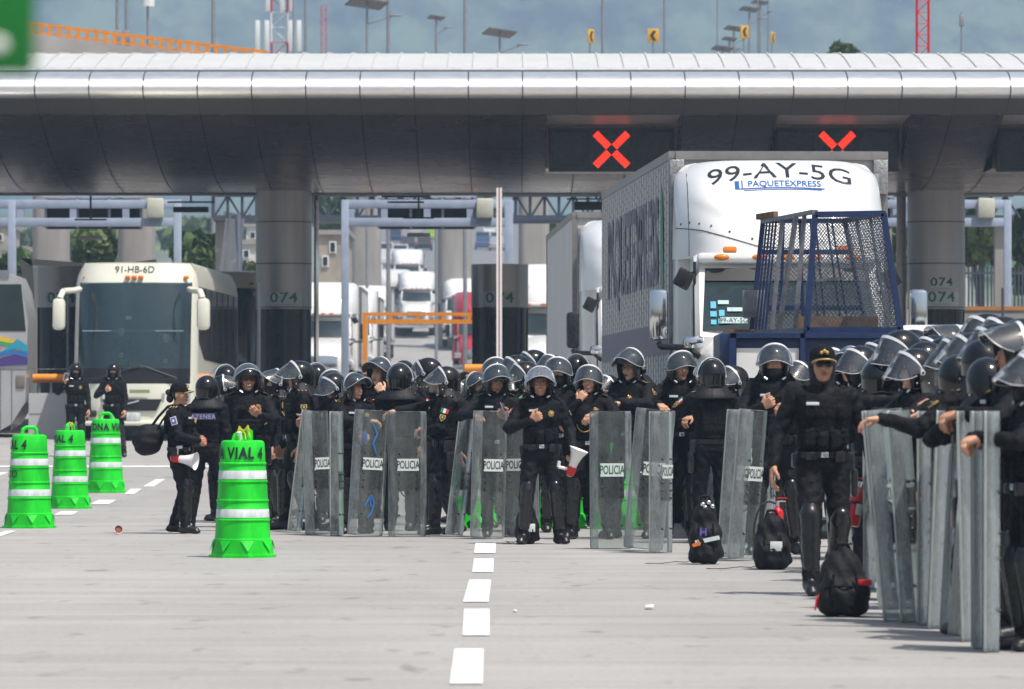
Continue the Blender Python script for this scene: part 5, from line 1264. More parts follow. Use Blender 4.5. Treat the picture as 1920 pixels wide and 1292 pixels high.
def side_bus():
    Y = 120.5; g = zg(Y); t = thing('coach_bus', 'silver coach bus with rainbow wave stripes cut by the left edge', 'bus', (atX(52, Y), Y, g), 0, 'coach buses')
    X = lambda u: atX(u, Y) - atX(60, Y); Z = lambda v: zat(v, Y) - g; L = 11.5
    sil = pm('silverbus', (.50, .51, .52), .35, .35, var=.12, scale=1)
    pl = [(0, Z(600)), (-.03, Z(700)), (-.06, Z(755)), (-.35, Z(795)), (-.6, Z(808)), (-L, Z(808)), (-L, Z(520)), (-L + .3, Z(509)), (-.55, Z(509)), (-.25, Z(518)), (-.12, Z(545))]
    MB().loft([[(x, y, z) for x, z in [((px - .30) if e else px, pz) for px, pz in pl]] for y, e in ((0, 0), (2.5, 0))]).obj('body', sil, t, ang=25)
    gl = [(-.14, Z(533)), (-.04, Z(621)), (-L + .4, Z(621)), (-L + .4, Z(533))]
    MB().loft([[(x, -.012, z) for x, z in gl], [(x, .02, z) for x, z in gl]]).obj('side_window', pm('sbg', (.03, .045, .045), .1, var=.5, scale=.7, spec=.7), t, smooth=False)
    wb = MB()
    for u in (2, -60, -130): wb.box((X(u), -.018, (Z(533) + Z(621)) / 2), (.05, .012, Z(533) - Z(621)))
    wb.obj('window_bar', M['dark'], t, smooth=False)
    MB().box((-L / 2, .0, Z(512) - .02), (L - .8, .05, .16)).obj('roof_rail', pm('rr', (.2, .21, .23), .5), t, smooth=False)
    for k, (nm, c, top, bot) in enumerate((('yellow', (.75, .50, .05), ((-60, 628), (0, 628), (40, 638)), ((-60, 640), (0, 638), (36, 645))), ('green', (.05, .35, .10), ((-60, 640), (0, 638), (38, 645)), ((-60, 648), (0, 645), (20, 650))), ('pink', (.6, .2, .4), ((-60, 648), (0, 646), (14, 652)), ((-60, 654), (0, 654), (8, 656))),
                                           ('teal', (.02, .33, .48), ((0, 668), (30, 645), (40, 636), (60, 648)), ((0, 672), (30, 655), (40, 652), (60, 662))), ('blue', (.03, .16, .42), ((-60, 664), (0, 662), (30, 655), (60, 660)), ((-60, 672), (0, 670), (30, 664), (60, 672))),
                                           ('purple', (.07, .04, .22), ((-60, 678), (0, 674), (36, 664), (60, 671)), ((-60, 690), (0, 688), (36, 685), (60, 684))))):
        a = [(X(u), -.006 - .003 * k, Z(v)) for u, v in top]; b = [(X(u), -.006 - .003 * k, Z(v)) for u, v in bot]
        MB().loft([a, b], 0, False, closed=False).obj('wave_stripe', pm('wave' + nm, c, .4, var=.1), t, smooth=False, fixn=False)
    mb = MB()
    for u in (9, 30): mb.box((X(u), -.004, Z(748)), (.02, .01, Z(690) - Z(806)))
    mb.box((X(0), -.004, Z(692)), (3, .01, .02)); mb.obj('panel_seam', M['rawsteel'], t, smooth=False)
    MB().rbox((X(46), -.01, Z(716)), (.19, .04, .28), .03).obj('vent_flap', pm('vf', (.2, .17, .15), .5), t)
    for x in (X(-48), X(-500)):
        o = wheel(t, 0, 0, .5, .3); o.location = (x, .12, .5); o.rotation_euler = (R(90), 0, 0)
    return t
side_bus()
# ---------------------------------------------------------------- police pickup with cage
def pickup():
    Y = 58.6; x0 = (1520 - 960) / FPX * Y; t = thing('police_pickup', 'white police pickup carrying a tall navy wire mesh cage', 'pickup', (x0, Y, 0)); s = FPX / Y
    X = lambda u: (u - 960) / s - x0; Z = lambda v: (HOR - v) / s + CAMH
    nv = M['navy']
    MB().rbox((X(1500), 0, Z(668)), (X(1685) - X(1362) - .05, 1.8, .46), .03).obj('cargo_bed', nv, t)
    fr = MB()
    for a, b, c, d in ((1362, 1690, 627, 636),): fr.box(((X(a) + X(b)) / 2, -.94, Z((c + d) / 2)), (X(b) - X(a), .08, Z(c) - Z(d)))
    fr.box((X(1367), -.94, Z(668)), (.07, .08, .45)); fr.box((X(1496), -.94, Z(668)), (.05, .08, .45)); fr.obj('bed_frame', nv, t, smooth=False)
    MB().box((X(1432), -.915, Z(682)), (X(1490) - X(1375), .03, .30)).obj('bed_panel', M['whitepaint'], t, smooth=False)
    MB().rbox((X(1900), .1, Z(640) - .05), (X(2140) - X(1665), 1.75, .42), .16).obj('cab_roof', M['whitepaint'], t)
    MB().loft([[(X(1690), y, Z(640)), (X(2120), y, Z(640)), (X(2160), y, 1.1), (X(1660), y, 1.1)] for y in (-.84, .98)]).obj('cab_glass', M['wsglass'], t)
    MB().rbox((X(1752), .1, .72), (4.2, 1.86, .62), .12).obj('body', M['whitepaint'], t)
    for x in (X(1430), X(2000)):
        for y in (-.85, 1.0): o = wheel(t, 0, 0, .40, .26); o.location = (x, y, .40); o.rotation_euler = (R(90), 0, 0)
    # cage
    zb, zt = Z(621), Z(407); yF, yB = -.75, 1.15
    c = {'fbl': (X(1505), yF, zb), 'fbr': (X(1679), yF, zb), 'ftl': (X(1521), yF, zt), 'ftr': (X(1648), yF, zt + .01),
         'bbl': (X(1421) - .02, yB, zb), 'bbr': (X(1640), yB, zb), 'btl': (X(1440), yB, zt), 'btr': (X(1596), yB, zt)}
    c = {k: Vector(v) for k, v in c.items()}
    def bar(mb, a, b, w=.05, d=.05, m=0):
        a, b = Vector(a), Vector(b); L = (b - a).length; q = (b - a).to_track_quat('Z', 'Y').to_matrix().to_4x4(); T = Matrix.Translation((a + b) / 2) @ q; mb.box((0, 0, 0), (w, d, L), m, T)
    mb = MB()
    for a, b in (('fbl', 'fbr'), ('ftl', 'ftr'), ('fbl', 'ftl'), ('fbr', 'ftr')): bar(mb, c[a], c[b], .085, .06)
    for a, b in (('bbl', 'bbr'), ('btl', 'btr'), ('bbl', 'btl'), ('bbr', 'btr'), ('fbr', 'bbr'), ('ftr', 'btr')): bar(mb, c[a], c[b], .05, .05)
    cage = mb.obj('cage', [nv, M['rawsteel']], t, smooth=False)
    L_ = lambda a, b, f: c[a].lerp(c[b], f)
    mb = MB()
    bar(mb, c['ftl'] + Vector((0, 0, .03)), c['btl'] + Vector((0, 0, -.01)), .06, .04, 1); bar(mb, c['fbl'], c['bbl'], .06, .05, 1)
    for f in (.20, .62): bar(mb, L_('fbl', 'bbl', f), L_('ftl', 'btl', f), .045, .045, 1)
    bar(mb, L_('fbl', 'bbl', .50), L_('ftl', 'btl', .36), .04, .04, 1)
    for f in (.74, .80, .86, .92): bar(mb, L_('fbl', 'bbl', f), L_('ftl', 'btl', f), .05, .02, 0)
    for f in (.30, .36, .50, .56): bar(mb, L_('bbl', 'bbr', f * 1.0 + .28), L_('btl', 'btr', f + .28), .045, .02, 0)
    for f in (.25, .45): bar(mb, L_('bbl', 'bbr', f), L_('btl', 'btr', f), .05, .03, 0)
    for f in (.35, .7): bar(mb, L_('fbr', 'bbr', f), L_('ftr', 'btr', f), .05, .03, 1)
    for f in (.22, .72): bar(mb, L_('bbl', 'btl', f), L_('bbr', 'btr', f), .04, .05, 0)
    bar(mb, L_('bbl', 'bbr', .55) + Vector((0, -.05, .55)), L_('bbl', 'bbr', .8) + Vector((0, -.05, .57)), .03, .03, 1)
    mb.obj('cage_bar', [nv, M['rawsteel']], cage, smooth=False)
    def wire(a, b, d, e, name, n=19):     # expanded mesh: two families of thin diagonal strands in the quad a-b-d-e (bottom l, r, top r, l)
        mb = MB(); P = lambda s, t_: (a.lerp(b, s)).lerp(e.lerp(d, s), t_); m = int(n * 1.0)
        for i in range(-m, n + 1):
            for sg in (0, 1):
                pts = []
                k0 = max(0, -i / m * 1.0); 
                s0, t0, s1, t1 = i / n, 0., i / n + m / n, 1.
                if s0 < 0: t0 = -s0 / (s1 - s0); s0 = 0
                if s1 > 1: t1 = t0 + (1 - s0) / ((i / n + m / n) - i / n) if s0 > 0 or i >= 0 else (1 - i / n) / (m / n); t1 = min(1, (1 - i / n) / (m / n)); s1 = 1
                if t1 <= t0 or s1 <= s0: continue
                if sg: s0, s1 = 1 - s0, 1 - s1
                mb.cyl(P(s0, t0), P(s1, t1), .0042, n=4, caps=False)
        return mb.obj(name, M['truss'], cage, smooth=False)
    wire(c['fbl'], c['fbr'], c['ftr'], c['ftl'], 'wire_mesh', 22); wire(c['bbl'], c['bbr'], c['btr'], c['btl'], 'wire_mesh', 26); wire(c['fbr'], c['bbr'], c['btr'], c['ftr'], 'wire_mesh', 24)
    mb = MB(); bar(mb, c['bbl'] + Vector((-.3, 0, -.0)), c['bbl'] + Vector((.2, 0, -.0)), .09, .07); bar(mb, c['btl'] + Vector((-.05, -.0, .04)), c['btl'] + Vector((.12, -.3, .06)), .06, .06)
    mb2 = MB().box(tuple(L_('fbl', 'fbr', .35) + Vector((.0, .6, .09))), (.85, .25, .12), 0); mb2.obj('wood_plank', M['wood'], cage, smooth=False); mb.obj('worn_timber', M['wood'], cage, smooth=False)
    MB().rbox(tuple(c['bbl'] + Vector((.03, -.06, .30))), (.25, .05, .29), .01).obj('steel_plate', M['rawsteel'], cage)
    return t
pickup()
# cars up the road
def car(u, v, w, label, mat, tall=0, rear=True, group='cars on the road up the hill'):
    p = G(u, v); s = FPX / p.y; k = 1; t = thing('parked_car', label, 'car', p, 0, group)
    H = 1.45 + tall
    MB().loft([[(x, y, z) for y, z in ((0, .35), (0, .8), (.15, .95), (4.2, .95), (4.4, .8), (4.4, .35))] for x in (-.88, .88)]).obj('body', mat, t)
    gl = ((.35, .95), (.7, H), (3.2, H), (3.9, .95)) if not tall else ((.1, .95), (.3, H), (4.1, H), (4.3, .95))
    MB().loft([[(x, y, z) for y, z in gl] for x in (-.76, .76)]).obj('cabin', mat, t, ang=20)
    MB().loft([[(x, y - .012, z) for y, z in ((gl[0][0] + .06, 1.0), (gl[1][0] - .03, H - .1), (gl[1][0] + .02, H - .1), (gl[0][0] + .1, 1.0))] for x in (-.66, .66)]).obj('window', M['glass'], t)
    for x in (-.75, .75): MB().rbox((x, -.01, .75), (.22, .04, .16), .02).obj('tail_light', M['red'] if rear else M['silver'], t)
    for x in (-.8, .8):
        for y in (.8, 3.5): wheel(t, x, y, .32, .2)
    return t
for (u, Y, lb, c, b) in ((655, 235, 'white truck close behind the gantry left post', M['whitepaint'], greybox), (868, 345, 'white truck nosing out right of the open lane', M['whitepaint'], M['whitepaint']), (765, 440, 'small distant white truck at the lane end', M['whitepaint'], greybox), (1003, 200, 'white truck seen right of the middle booth', M['whitepaint'], M['whitepaint'])):
    truck((atX(u, Y), Y, zg(Y)), 0, lb, c, b, L=7, detail=0, group='trucks at the toll plaza', boxtop=3.8)
car(700, 530, 45, 'white car above the queue of white trucks', M['whitepaint'], .2, False); car(835, 560, 50, 'silver van between the white trucks', M['silver'], .6, False); car(640, 520, 36, 'red car behind the gantry post', redp, .1, False)
car(750, 497, 35, 'white van with rear window low on the far road', M['whitepaint'], .6); car(722, 500, 20, 'white van tight beside the pier on the far road', M['whitepaint'], .9); car(765, 468, 30, 'grey car above the white van on the far road', M['asphaltcar'], .1)
car(795, 470, 30, 'dark car beside the lime truck on the far road', M['dark'], .1); car(740, 455, 26, 'dark blue car near the top of the far road', M['navy'], .3); car(905, 468, 30, 'blue van right of the far pier', pm('vanblue', (.05, .1, .22), .4), .6); car(932, 470, 30, 'pale van beside the blue van', M['wallgrey'], .7)
car(608, 545, 40, 'dark car behind the beige old house post', M['dark'], .1, False); car(780, 446, 24, 'silver car high on the far road', M['silver'], .2); car(812, 452, 26, 'lime coloured van on the far road', pm('lime', (.35, .55, .03), .5), 1.4)
car(918, 448, 20, 'white car topmost right of the far pier', M['whitepaint'], .2); car(1862, 510, 50, 'green taxi beyond the iron fence', pm('taxi', (.02, .22, .16), .4), .1, False); car(1868, 480, 50, 'white van above the green taxi', M['whitepaint'], .7, False)
car(970, 640, 60, 'white car low between booth and trucks', M['whitepaint'], .1, False, 'cars at the toll plaza')
# ---------------------------------------------------------------- barrels, shields, bags and small things
def barrel_meshes():
    Z = [1.04, 1.03, .845, .84, .835, .775, .705, .685, .68, .675, .515, .51, .505, .44, .365, .345, .34, .335, .165, .16, .155]
    rr = lambda z: .192 + .062 * (1.04 - z)
    P = [(.001, 1.045), (.165, 1.045), (.188, 1.035), (.196, 1.015)]; mats = [0, 0, 0]
    for z, d, m in ((.85, 0, 0), (.842, .010, 0), (.832, .010, 0), (.828, .002, 0), (.775, .002, 0), (.772, .0045, 1), (.700, .0045, 1), (.697, .002, 0), (.690, .0, 0), (.683, .011, 0), (.673, .011, 0), (.668, .002, 0), (.52, .002, 0), (.513, .011, 0), (.503, .011, 0), (.498, .003, 0),
                    (.432, .003, 0), (.429, .0055, 1), (.357, .0055, 1), (.354, .003, 0), (.347, .002, 0), (.340, .012, 0), (.330, .012, 0), (.325, .003, 0), (.17, .003, 0), (.163, .014, 0), (.152, .014, 0)):
        P.append((rr(z) + d, z)); mats.append(m)
    body = MB().lathe(P, 48, mats=mats)
    n = 8; N = 48; rings = []
    def rad(a, f):       # octagonal foot growing out of the round drum
        seg = 2 * math.pi / n; b = (a % seg) - seg / 2; return (.262) * (1 - f) + f * (.285 * math.cos(seg / 2) / math.cos(b))
    for z, f, k in ((.152, .0, 1), (.09, .6, 1), (.03, 1, 1.0), (.025, 1, 1.07), (.0, 1, 1.07)): rings.append([(rad(2 * math.pi * i / N, f) * k * math.cos(2 * math.pi * i / N), rad(2 * math.pi * i / N, f) * k * math.sin(2 * math.pi * i / N), z) for i in range(N)])
    base = MB().loft(rings, 0, False)
    for k in range(8):
        a = 2 * math.pi * k / 8 + .0; mid = Vector((math.cos(a), math.sin(a), 0)); sd = Vector((-math.sin(a), math.cos(a), 0))
        base.add([mid * .262 + sd * .062 + Vector((0, 0, .152)), mid * .262 - sd * .062 + Vector((0, 0, .152)), mid * .300 + Vector((0, 0, .055))], [(0, 1, 2)], 0)
    h = MB().tube([(-.085, 0, 1.04), (-.075, 0, 1.10), (-.035, 0, 1.125), (.045, 0, 1.125), (.08, 0, 1.10), (.085, 0, 1.04)], .022, 8)
    for p in ((-.075, 0, 1.10), (-.035, 0, 1.125), (.045, 0, 1.125), (.08, 0, 1.10)): h.ell(p, (.022, .022, .022))
    h2 = MB().loft([[(x, y, z) for x, z in ((-.10, 1.04), (-.085, 1.10), (-.02, 1.145), (.07, 1.145), (.09, 1.13), (.09, 1.04))] for y in (-.018, .018)])
    return body.mesh('drum', [M['barrel'], M['reflector']], ang=40), base.mesh('base', [M['barrel']], ang=25), h.mesh('handle', [M['barrel']], ang=60), h2.mesh('handle', [M['barrel']], ang=40)
BAR = barrel_meshes()
def barrel(u, v, label, words=None, a0=0, hz=0, loop=0, junk=0, low=None, sc=1, s=None):
    s = s or (v - HOR) / CAMH; Y = FPX / s; t = thing('traffic_barrel', label, 'traffic barrel', ((u - 960) / s, Y, zg(Y)), 0, 'green plastic traffic barrels', sc)
    link('drum', BAR[0], t); b = link('base', BAR[1], t); b.rotation_euler = (0, 0, R(12 + 7 * (u % 5))); h = link('handle', BAR[3 if loop else 2], t); h.rotation_euler = (0, 0, R(hz))
    def wrap(a, z):
        def f(X, Yy, Z): r = .206 + .062 * (1.04 - z - Yy) - .006; q = R(a) + X / r; return (math.sin(q) * (r + .004), -math.cos(q) * (r + .004), z + Yy)
        return f
    if words: text_part(words, .140, M['ink'], t, None, f=wrap(a0, .925), bold=.036, wx=.80, space=1.12)
    if low: text_part(low[0], .12, M['ink'], t, None, f=wrap(low[1], .60), bold=.006, wx=.9, name='lettering')
    if junk:
        mb = MB(); rnd = random.Random(u)
        mb.cyl((-.02, -.03, 1.05), (-.03, -.05, 1.12), .022, n=8, m=1)
        for k in range(9):
            a = rnd.uniform(0, 6.3); mb.tube([(.01, -.02, 1.12), (.01 + .04 * math.cos(a), -.03 + .02 * math.sin(a), 1.13 + rnd.uniform(-.04, .05)), (.01 + .06 * math.cos(a), -.035 + .03 * math.sin(a), 1.12 + rnd.uniform(-.08, .04))], .006, 5)
        mb.obj('tie_cord', [pm('cord%d' % u, (.6, .5, .03), .6), M['sticker']], t)
    return t
barrel(455, 1045, 'nearest green traffic barrel reading A VIAL 4 with yellow cord on its handle', 'ZONA VIAL 4', -43, 5, 1, 1)
barrel(55, 990, 'leftmost green barrel showing L 4 and TO at its side', 'ZONA VIAL 4', -106, 20, 0, 0, ('PUNTO', -78))
barrel(131, 955, 'green barrel marked AL 4 with litter on top, second from left', 'ZONA VIAL 4', -86, 60, 0, 1)
barrel(198, 937, 'green barrel showing the words ZONA VIAL, farthest of the left row', 'ZONA VIAL 4', 23, 5, 0, 0, sc=1.04)
barrel(886, 990, 'green barrel behind the narrow slanted shield left of the phone user', 'ZONA VIAL 4', 30, 0)
barrel(1158, 992, 'green barrel seen through the clear POLICIA shield', None)
barrel(1052, 990, 'green barrel glimpsed behind the smiling megaphone holder', None)
barrel(1450, 1020, 'green barrel glimpsed beside the shield behind the red extinguisher', None, s=174)
# shields
def shield_meshes():
    H, w = 1.30, .20; prof = [(-w, .075), (-w * .93, .052), (-w * .66, .004), (-w * .3, -.004), (w * .3, -.004), (w * .66, .004), (w * .93, .052), (w, .075)]
    def outline(z):        # rounded top and bottom corners narrow the sheet
        d = min(z, H - z); r = .05; return 1 - (.06 * (1 - math.sqrt(max(0, 1 - (1 - min(1, d / r)) ** 2))) if d < r else 0)
    zs = [0, .008, .02, .035, .05, .3, .65, 1.0, H - .05, H - .035, H - .02, H - .008, H]
    o = [[(x * outline(z), y, z) for x, y in prof] for z in zs]; i = [[(x * outline(z) * .985, y + .0055, z) for x, y in prof] for z in zs]
    sl = [1, 1, 0, 0, 0, 1, 1] * (len(zs) - 1); mb = MB().loft(o, sl, False, closed=False).loft(i[::-1], sl, False, closed=False)
    panel = mb.mesh('panel', [M['shield'], M['shield_side']], ang=28)
    e = MB()
    for k in (0, -1): e.loft([[r[k] for r in o], [(r[k][0] * .955, r[k][1] - .004, r[k][2]) for r in o], [(r[k][0] * .955, r[k][1] + .010, r[k][2]) for r in o], [(r[k][0] * 1.0, r[k][1] + .012, r[k][2]) for r in o], [r[k] for r in o]], 0, False, closed=False)
    for r in (o[0], o[-1]):
        s = .006 if r is o[0] else -.006; e.loft([r, [(x, y + .010, z) for x, y, z in r], [(x, y + .010, z + s) for x, y, z in r], [(x, y, z + s) for x, y, z in r], r], 0, False, closed=False)
    edge = e.mesh('edge', [M['shield_edge']], ang=40)
    b = MB(); b.ell((0, 0, 0), (.011, .017, .011), nu=8, nv=6)
    bolts = b.mesh('bolt', [M['blackplastic']])
    h = MB(); h.rbox((0, .022, .57), (.24, .012, .20), .005)
    h2 = MB(); h2.tube([(.09 * math.cos(a) , .03 + .07 * abs(math.sin(a)), .57 + .16 * math.sin(a)) for a in [math.pi * 2 * i / 28 for i in range(29)]], .008, 6); 
    handle = (h.mesh('handle', [M['blackplastic']]), h2.mesh('arm_loop', [M['blackplastic']]))
    l = MB().box((0, -.010, .745), (.225, .003, .125)); lab = l.mesh('label', [M['sticker']], smooth=False)
    V, F = text_vf('POLICIA', .115, .018, wx=.56); tx = MB().add([(x, -.013, .742 + y) for x, y, z in V], F).mesh('lettering', [M['ink']], smooth=False, fixn=False)
    tg = MB().add([(x, -.013, .742 + y) for x, y, z in V], F).mesh('lettering', [M['inkgreen']], smooth=False, fixn=False)
    return panel, edge, bolts, handle, lab, tx, tg
SH = shield_meshes()
SHL = []
def shield(ub, vb, ut, yaw, label, lab=1, lean=0, green=0, hnd=1, wx=1.0):
    s = (vb - HOR) / CAMH; Y = FPX / s; roll = math.atan2((ut - ub) / s, 1.28)
    t = thing('riot_shield', label, 'riot shield', ((ub - 960) / s, Y, .004), 0, 'clear riot shields'); t.rotation_euler = Euler((R(lean), roll, R(yaw)), 'XYZ')
    q = (Matrix.Rotation(roll, 4, 'Y') @ Matrix.Rotation(R(lean), 4, 'X') @ Matrix.Rotation(R(yaw), 4, 'Z')); t.rotation_euler = q.to_euler()
    low = min((q @ Vector((x, y, 0))).z for x in (-.2, .2) for y in (0, .08)); t.location.z -= low
    t.scale = (wx, 1, (1.30 - .0) / 1.30 / max(.9, math.cos(roll)))
    e = link('panel', SH[0], t); link('rim', SH[1], e)
    for bx in (-.09, .09):
        for bz in (.22, .50, .57, .64, .86): link('bolt', SH[2], t, (bx, .002, bz))
    if hnd: hh = link('handle', SH[3][0], t); link('arm_loop', SH[3][1], hh)
    if lab: l = link('label_plate', SH[4], t); link('lettering', SH[6 if green else 5], l)
    return t
for a in ((561, 998, 588, 78, 'narrow shield leaning sideways behind the first POLICIA shield'), (607, 1003, 600, 48, 'shield half turned whose sticker shows only POL, left end of the line'), (641, 1005, 640, 80, 'shield seen edge on below the drinking officer'),
          (690, 1007, 704, 25, 'tilted POLICIA shield smeared with blue paint'), (765, 1007, 765, 6, 'upright POLICIA shield before the officer stretching an arm'), (861, 1006, 888, 70, 'slim slanted shield in front of a green barrel'),
          (921, 1011, 927, 30, 'turned POLICIA shield under the officer with the purple phone'), (972, 1008, 968, -22, 'shield with sticker partly hidden by the smiling woman in front'), (1148, 1030, 1147, 8, 'clearest shield, green POLICIA sticker facing the camera'),
          (1212, 1034, 1236, 22, 'shield leaning right with only PO of its sticker showing'), (1250, 1037, 1250, 62, 'half turned upright shield under a resting hand'), (1338, 1010, 1359, 74, 'thin slanted shield right of the officer with the flag patch'),
          (1402, 1052, 1424, 52, 'second leaning shield close right of the black bag with white strap'), (1381, 1048, 1400, 55, 'shield leaning beside the black bag with white strap'), (1450, 1030, 1450, 76, 'thin upright shield behind the masked standing officer'), (1592, 1075, 1572, 65, 'shield showing behind the officer in sunglasses'),
          (1641, 1105, 1640, 86, 'first of the edge on shields right of the officer in sunglasses'), (1668, 1125, 1662, 86, 'edge on shield behind the broad slanted one'), (1709, 1166, 1674, 55, 'broad shield slanting left to right at the start of the dense row'),
          (1688, 1142, 1656, 68, 'shield leaning along the left flank of the broad slanted one'), (1727, 1168, 1700, 74, 'narrow shield leaning left just after the broad slanted one'), (1746, 1172, 1746, 86, 'upright edge on shield right after the broad slanted one'), (1766, 1178, 1782, 87, 'edge on shield fourth in the dense right row'), (1790, 1186, 1812, 87, 'leaning edge on shield in the middle of the dense right row'),
          (1804, 1192, 1836, 86, 'most slanted thin shield in the dense right row'), (1832, 1202, 1822, 86, 'thin upright shield left of the last three'), (1852, 1216, 1850, 87, 'third shield from the right end of the row'), (1873, 1222, 1874, 87, 'last wide shield at the right end of the row')):
    nm = a[4]; s_ = shield(a[0], a[1], a[2], a[3], nm, lab=a[3] < 70, green=a[0] == 1148, hnd=a[3] < 84, wx=1.0 if a[3] < 40 else .96); SHL.append(s_)
    if a[0] == 690:
        for pts in (((-.02, 1.15), (.03, 1.05), (-.01, .95), (.03, .85)), ((.0, .42), (.04, .34), (.02, .24), (-.02, .18)), ((-.06, .3), (-.01, .40), (.01, .30))): MB().tube([(x, -.010, z) for x, z in pts], .011, 6).obj('paint_smear', M.get('bluesmear') or mk('bluesmear', (.03, .15, .40), .5), s_)
# bags
def bag(u, v, w, h, label, strap=0, tag_=0, seed=0, s=None, d=.26, name='backpack'):
    s = s or (v - HOR) / CAMH; Y = FPX / s; t = thing(name, label, 'bag', ((u - 960) / s, Y, .003 + zg(Y)), 0, 'black bags on the ground'); W_ = w / s; H_ = h / s
    S = SDF((-W_ * .75, -d * .9, -.02), (W_ * .75, d * .9, H_ * 1.15), .012)
    S.box((0, 0, H_ * .28), (W_ * .92, d, H_ * .56), .06, .02); S.ell((0, .02, H_ * .62), (W_ * .40, d * .42, H_ * .40), .08); S.box((0, -d * .42, H_ * .26), (W_ * .66, .10, H_ * .34), .04, .03)
    S.rc((-W_ * .40, -.02, H_ * .2), (-W_ * .36, 0, H_ * .62), .03, .02, .03); S.rc((W_ * .42, -.02, H_ * .15), (W_ * .34, 0, H_ * .6), .035, .02, .03)
    rnd = random.Random(seed); ph = rnd.random() * 6
    S.warp(lambda X, Y, Z: .010 * np.sin(26 * Z + 15 * X + ph) * np.sin(21 * X - 9 * Z + ph * 2) + .005 * np.sin(60 * X + 35 * Z + ph))
    P, F = S.mesh(); P[:, 2] = np.maximum(P[:, 2], .001); link('sack', np_mesh('sack', [(P, F, 0)], [M['bag']]), t)
    mb = MB().tube([(-.05, 0, H_ * .94), (-.03, -.01, H_ * 1.06), (.03, -.01, H_ * 1.06), (.05, 0, H_ * .94)], .011, 6); mb.obj('grab_handle', M['bag'], t)
    mb = MB()
    for x in (-W_ * .2, W_ * .22): mb.tube([(x, -d * .5, H_ * .62), (x * 1.2, -d * .60, H_ * .35), (x, -d * .53, H_ * .08)], .009, 6)
    mb.tube([(-W_ * .36, -d * .46, H_ * .44), (0, -d * .58, H_ * .45), (W_ * .36, -d * .46, H_ * .44)], .007, 5); mb.obj('strap', M['vest'], t)
    if strap:
        mb = MB(); pts = [(-W_ * .4, -.1, .03), (-W_ * .6, -.12, .015), (-W_ * .9, -.10, .02), (-W_ * 1.3 * strap, -.14, .006), (-W_ * 1.8 * strap, -.13, .006)]
        for (a, b) in zip(pts, pts[1:]): mb.box(((a[0] + b[0]) / 2, (a[1] + b[1]) / 2, (a[2] + b[2]) / 2 + .003), (math.dist(a, b) + .01, .035, .005), ry=-math.atan2(b[2] - a[2], b[0] - a[0]) + math.pi, rz=0)
        mb.obj('loose_strap', M['vest'], t)
    if tag_ == 1:
        mb = MB().box((0, 0, 0), (W_ * .75, .012, .035), 0, rz=0, ry=R(-12)); o = mb.obj('reflective_strip', M['reflector'], t, smooth=False); o.location = (W_ * .05, -d * .60, H_ * .38)
        MB().box((-W_ * .28, -d * .62, H_ * .31), (.07, .01, .03), ry=R(-15)).obj('orange_tab', pm('otab', (.7, .15, .02), .5), t, smooth=False)
        text_part('H', .09, pm('purple', (.12, .08, .4), .5), t, (-.02, -d * .62, H_ * .50), bold=.03)
        mb = MB()
        for k, (x, z) in enumerate(((-.02, .93), (.03, .96), (.06, .90), (.0, .88))): mb.ell((x, -.05, H_ * z), (.022, .022, .022), nu=8, nv=6)
        mb.obj('metal_fitting', M['silver'], t)
    if tag_ == 2: MB().rbox((.03, -d * .60, H_ * .42), (.10, .008, .08), .003).obj('care_label', M['sticker'], t)
    if tag_ == 3:
        MB().rbox((W_ * .38, -d * .48, H_ * .50), (.10, .03, .04), .01).obj('red_tab', M['red'], t); MB().tube([(-W_ * .40, -.1, H_ * .42), (-W_ * .52, -.13, H_ * .25), (-W_ * .55, -.14, H_ * .1)], .007, 5).obj('red_cord', M['red'], t)
    return t
bag(1322, 1058, 62, 120, 'black tool bag with reflective strip and steel fittings, beside the leaning shield', 1.0, 1, 2)
bag(1580, 1156, 98, 128, 'big black backpack at the feet of the officer in sunglasses', 0, 3, 3, d=.34)
bag(1447, 1068, 68, 104, 'low black bag with trailing strap holding a fire extinguisher', 1.0, 2, 5)
bag(988, 1020, 42, 72, 'small black bag with white label behind the smiling megaphone holder', .6, 2, 7)
def extinguisher(u, v, s, z0, label, hose=1, rot=0, tilt=0, sc=.62):
    Y = FPX / s; t = thing('fire_extinguisher', label, 'fire extinguisher', ((u - 960) / s, Y, z0), R(rot), 'red fire extinguishers'); t.rotation_euler = (0, R(tilt), R(rot)); t.scale = (sc,) * 3
    MB().lathe([(.001, 0), (.075, .0), (.082, .02), (.082, .36), (.07, .41), (.035, .445), (.03, .47), (.001, .47)], 24).obj('cylinder', M['red'], t, ang=50)
    MB().rbox((-.0, -.0835, .20), (.09, .006, .13), .003).obj('label_plate', M['sticker'], t)
    mb = MB().cyl((0, 0, .46), (0, 0, .53), .026, n=12).rbox((.05, 0, .53), (.13, .03, .02), .008); mb.obj('valve', M['silver'], t)
    MB().rbox((.06, 0, .575), (.15, .028, .018), .006).obj('lever', M['red'], t)
    MB().lathe([(.083, .25), (.086, .25), (.086, .29), (.083, .29)], 24).obj('strap', M['blackplastic'], t)
    if hose: MB().tube([(-.02, 0, .50), (-.12, -.02, .53), (-.23, -.04, .48), (-.29, -.05, .35), (-.33, -.05, .18), (-.33, -.06, .0), (-.31, -.06, -.20)], .014, 8).obj('hose', M['rubber'], t); MB().cyl((-.31, -.06, -.20), (-.31, -.06, -.30), .02, .012, n=8).obj('nozzle', M['red'], t)
    return t
extinguisher(1458, 1060, 218, .20, 'red fire extinguisher with looping black hose in the low black bag', 1)
extinguisher(1598, 1120, 255, .46, 'red fire extinguisher behind the big black backpack', 0, 30, 12)
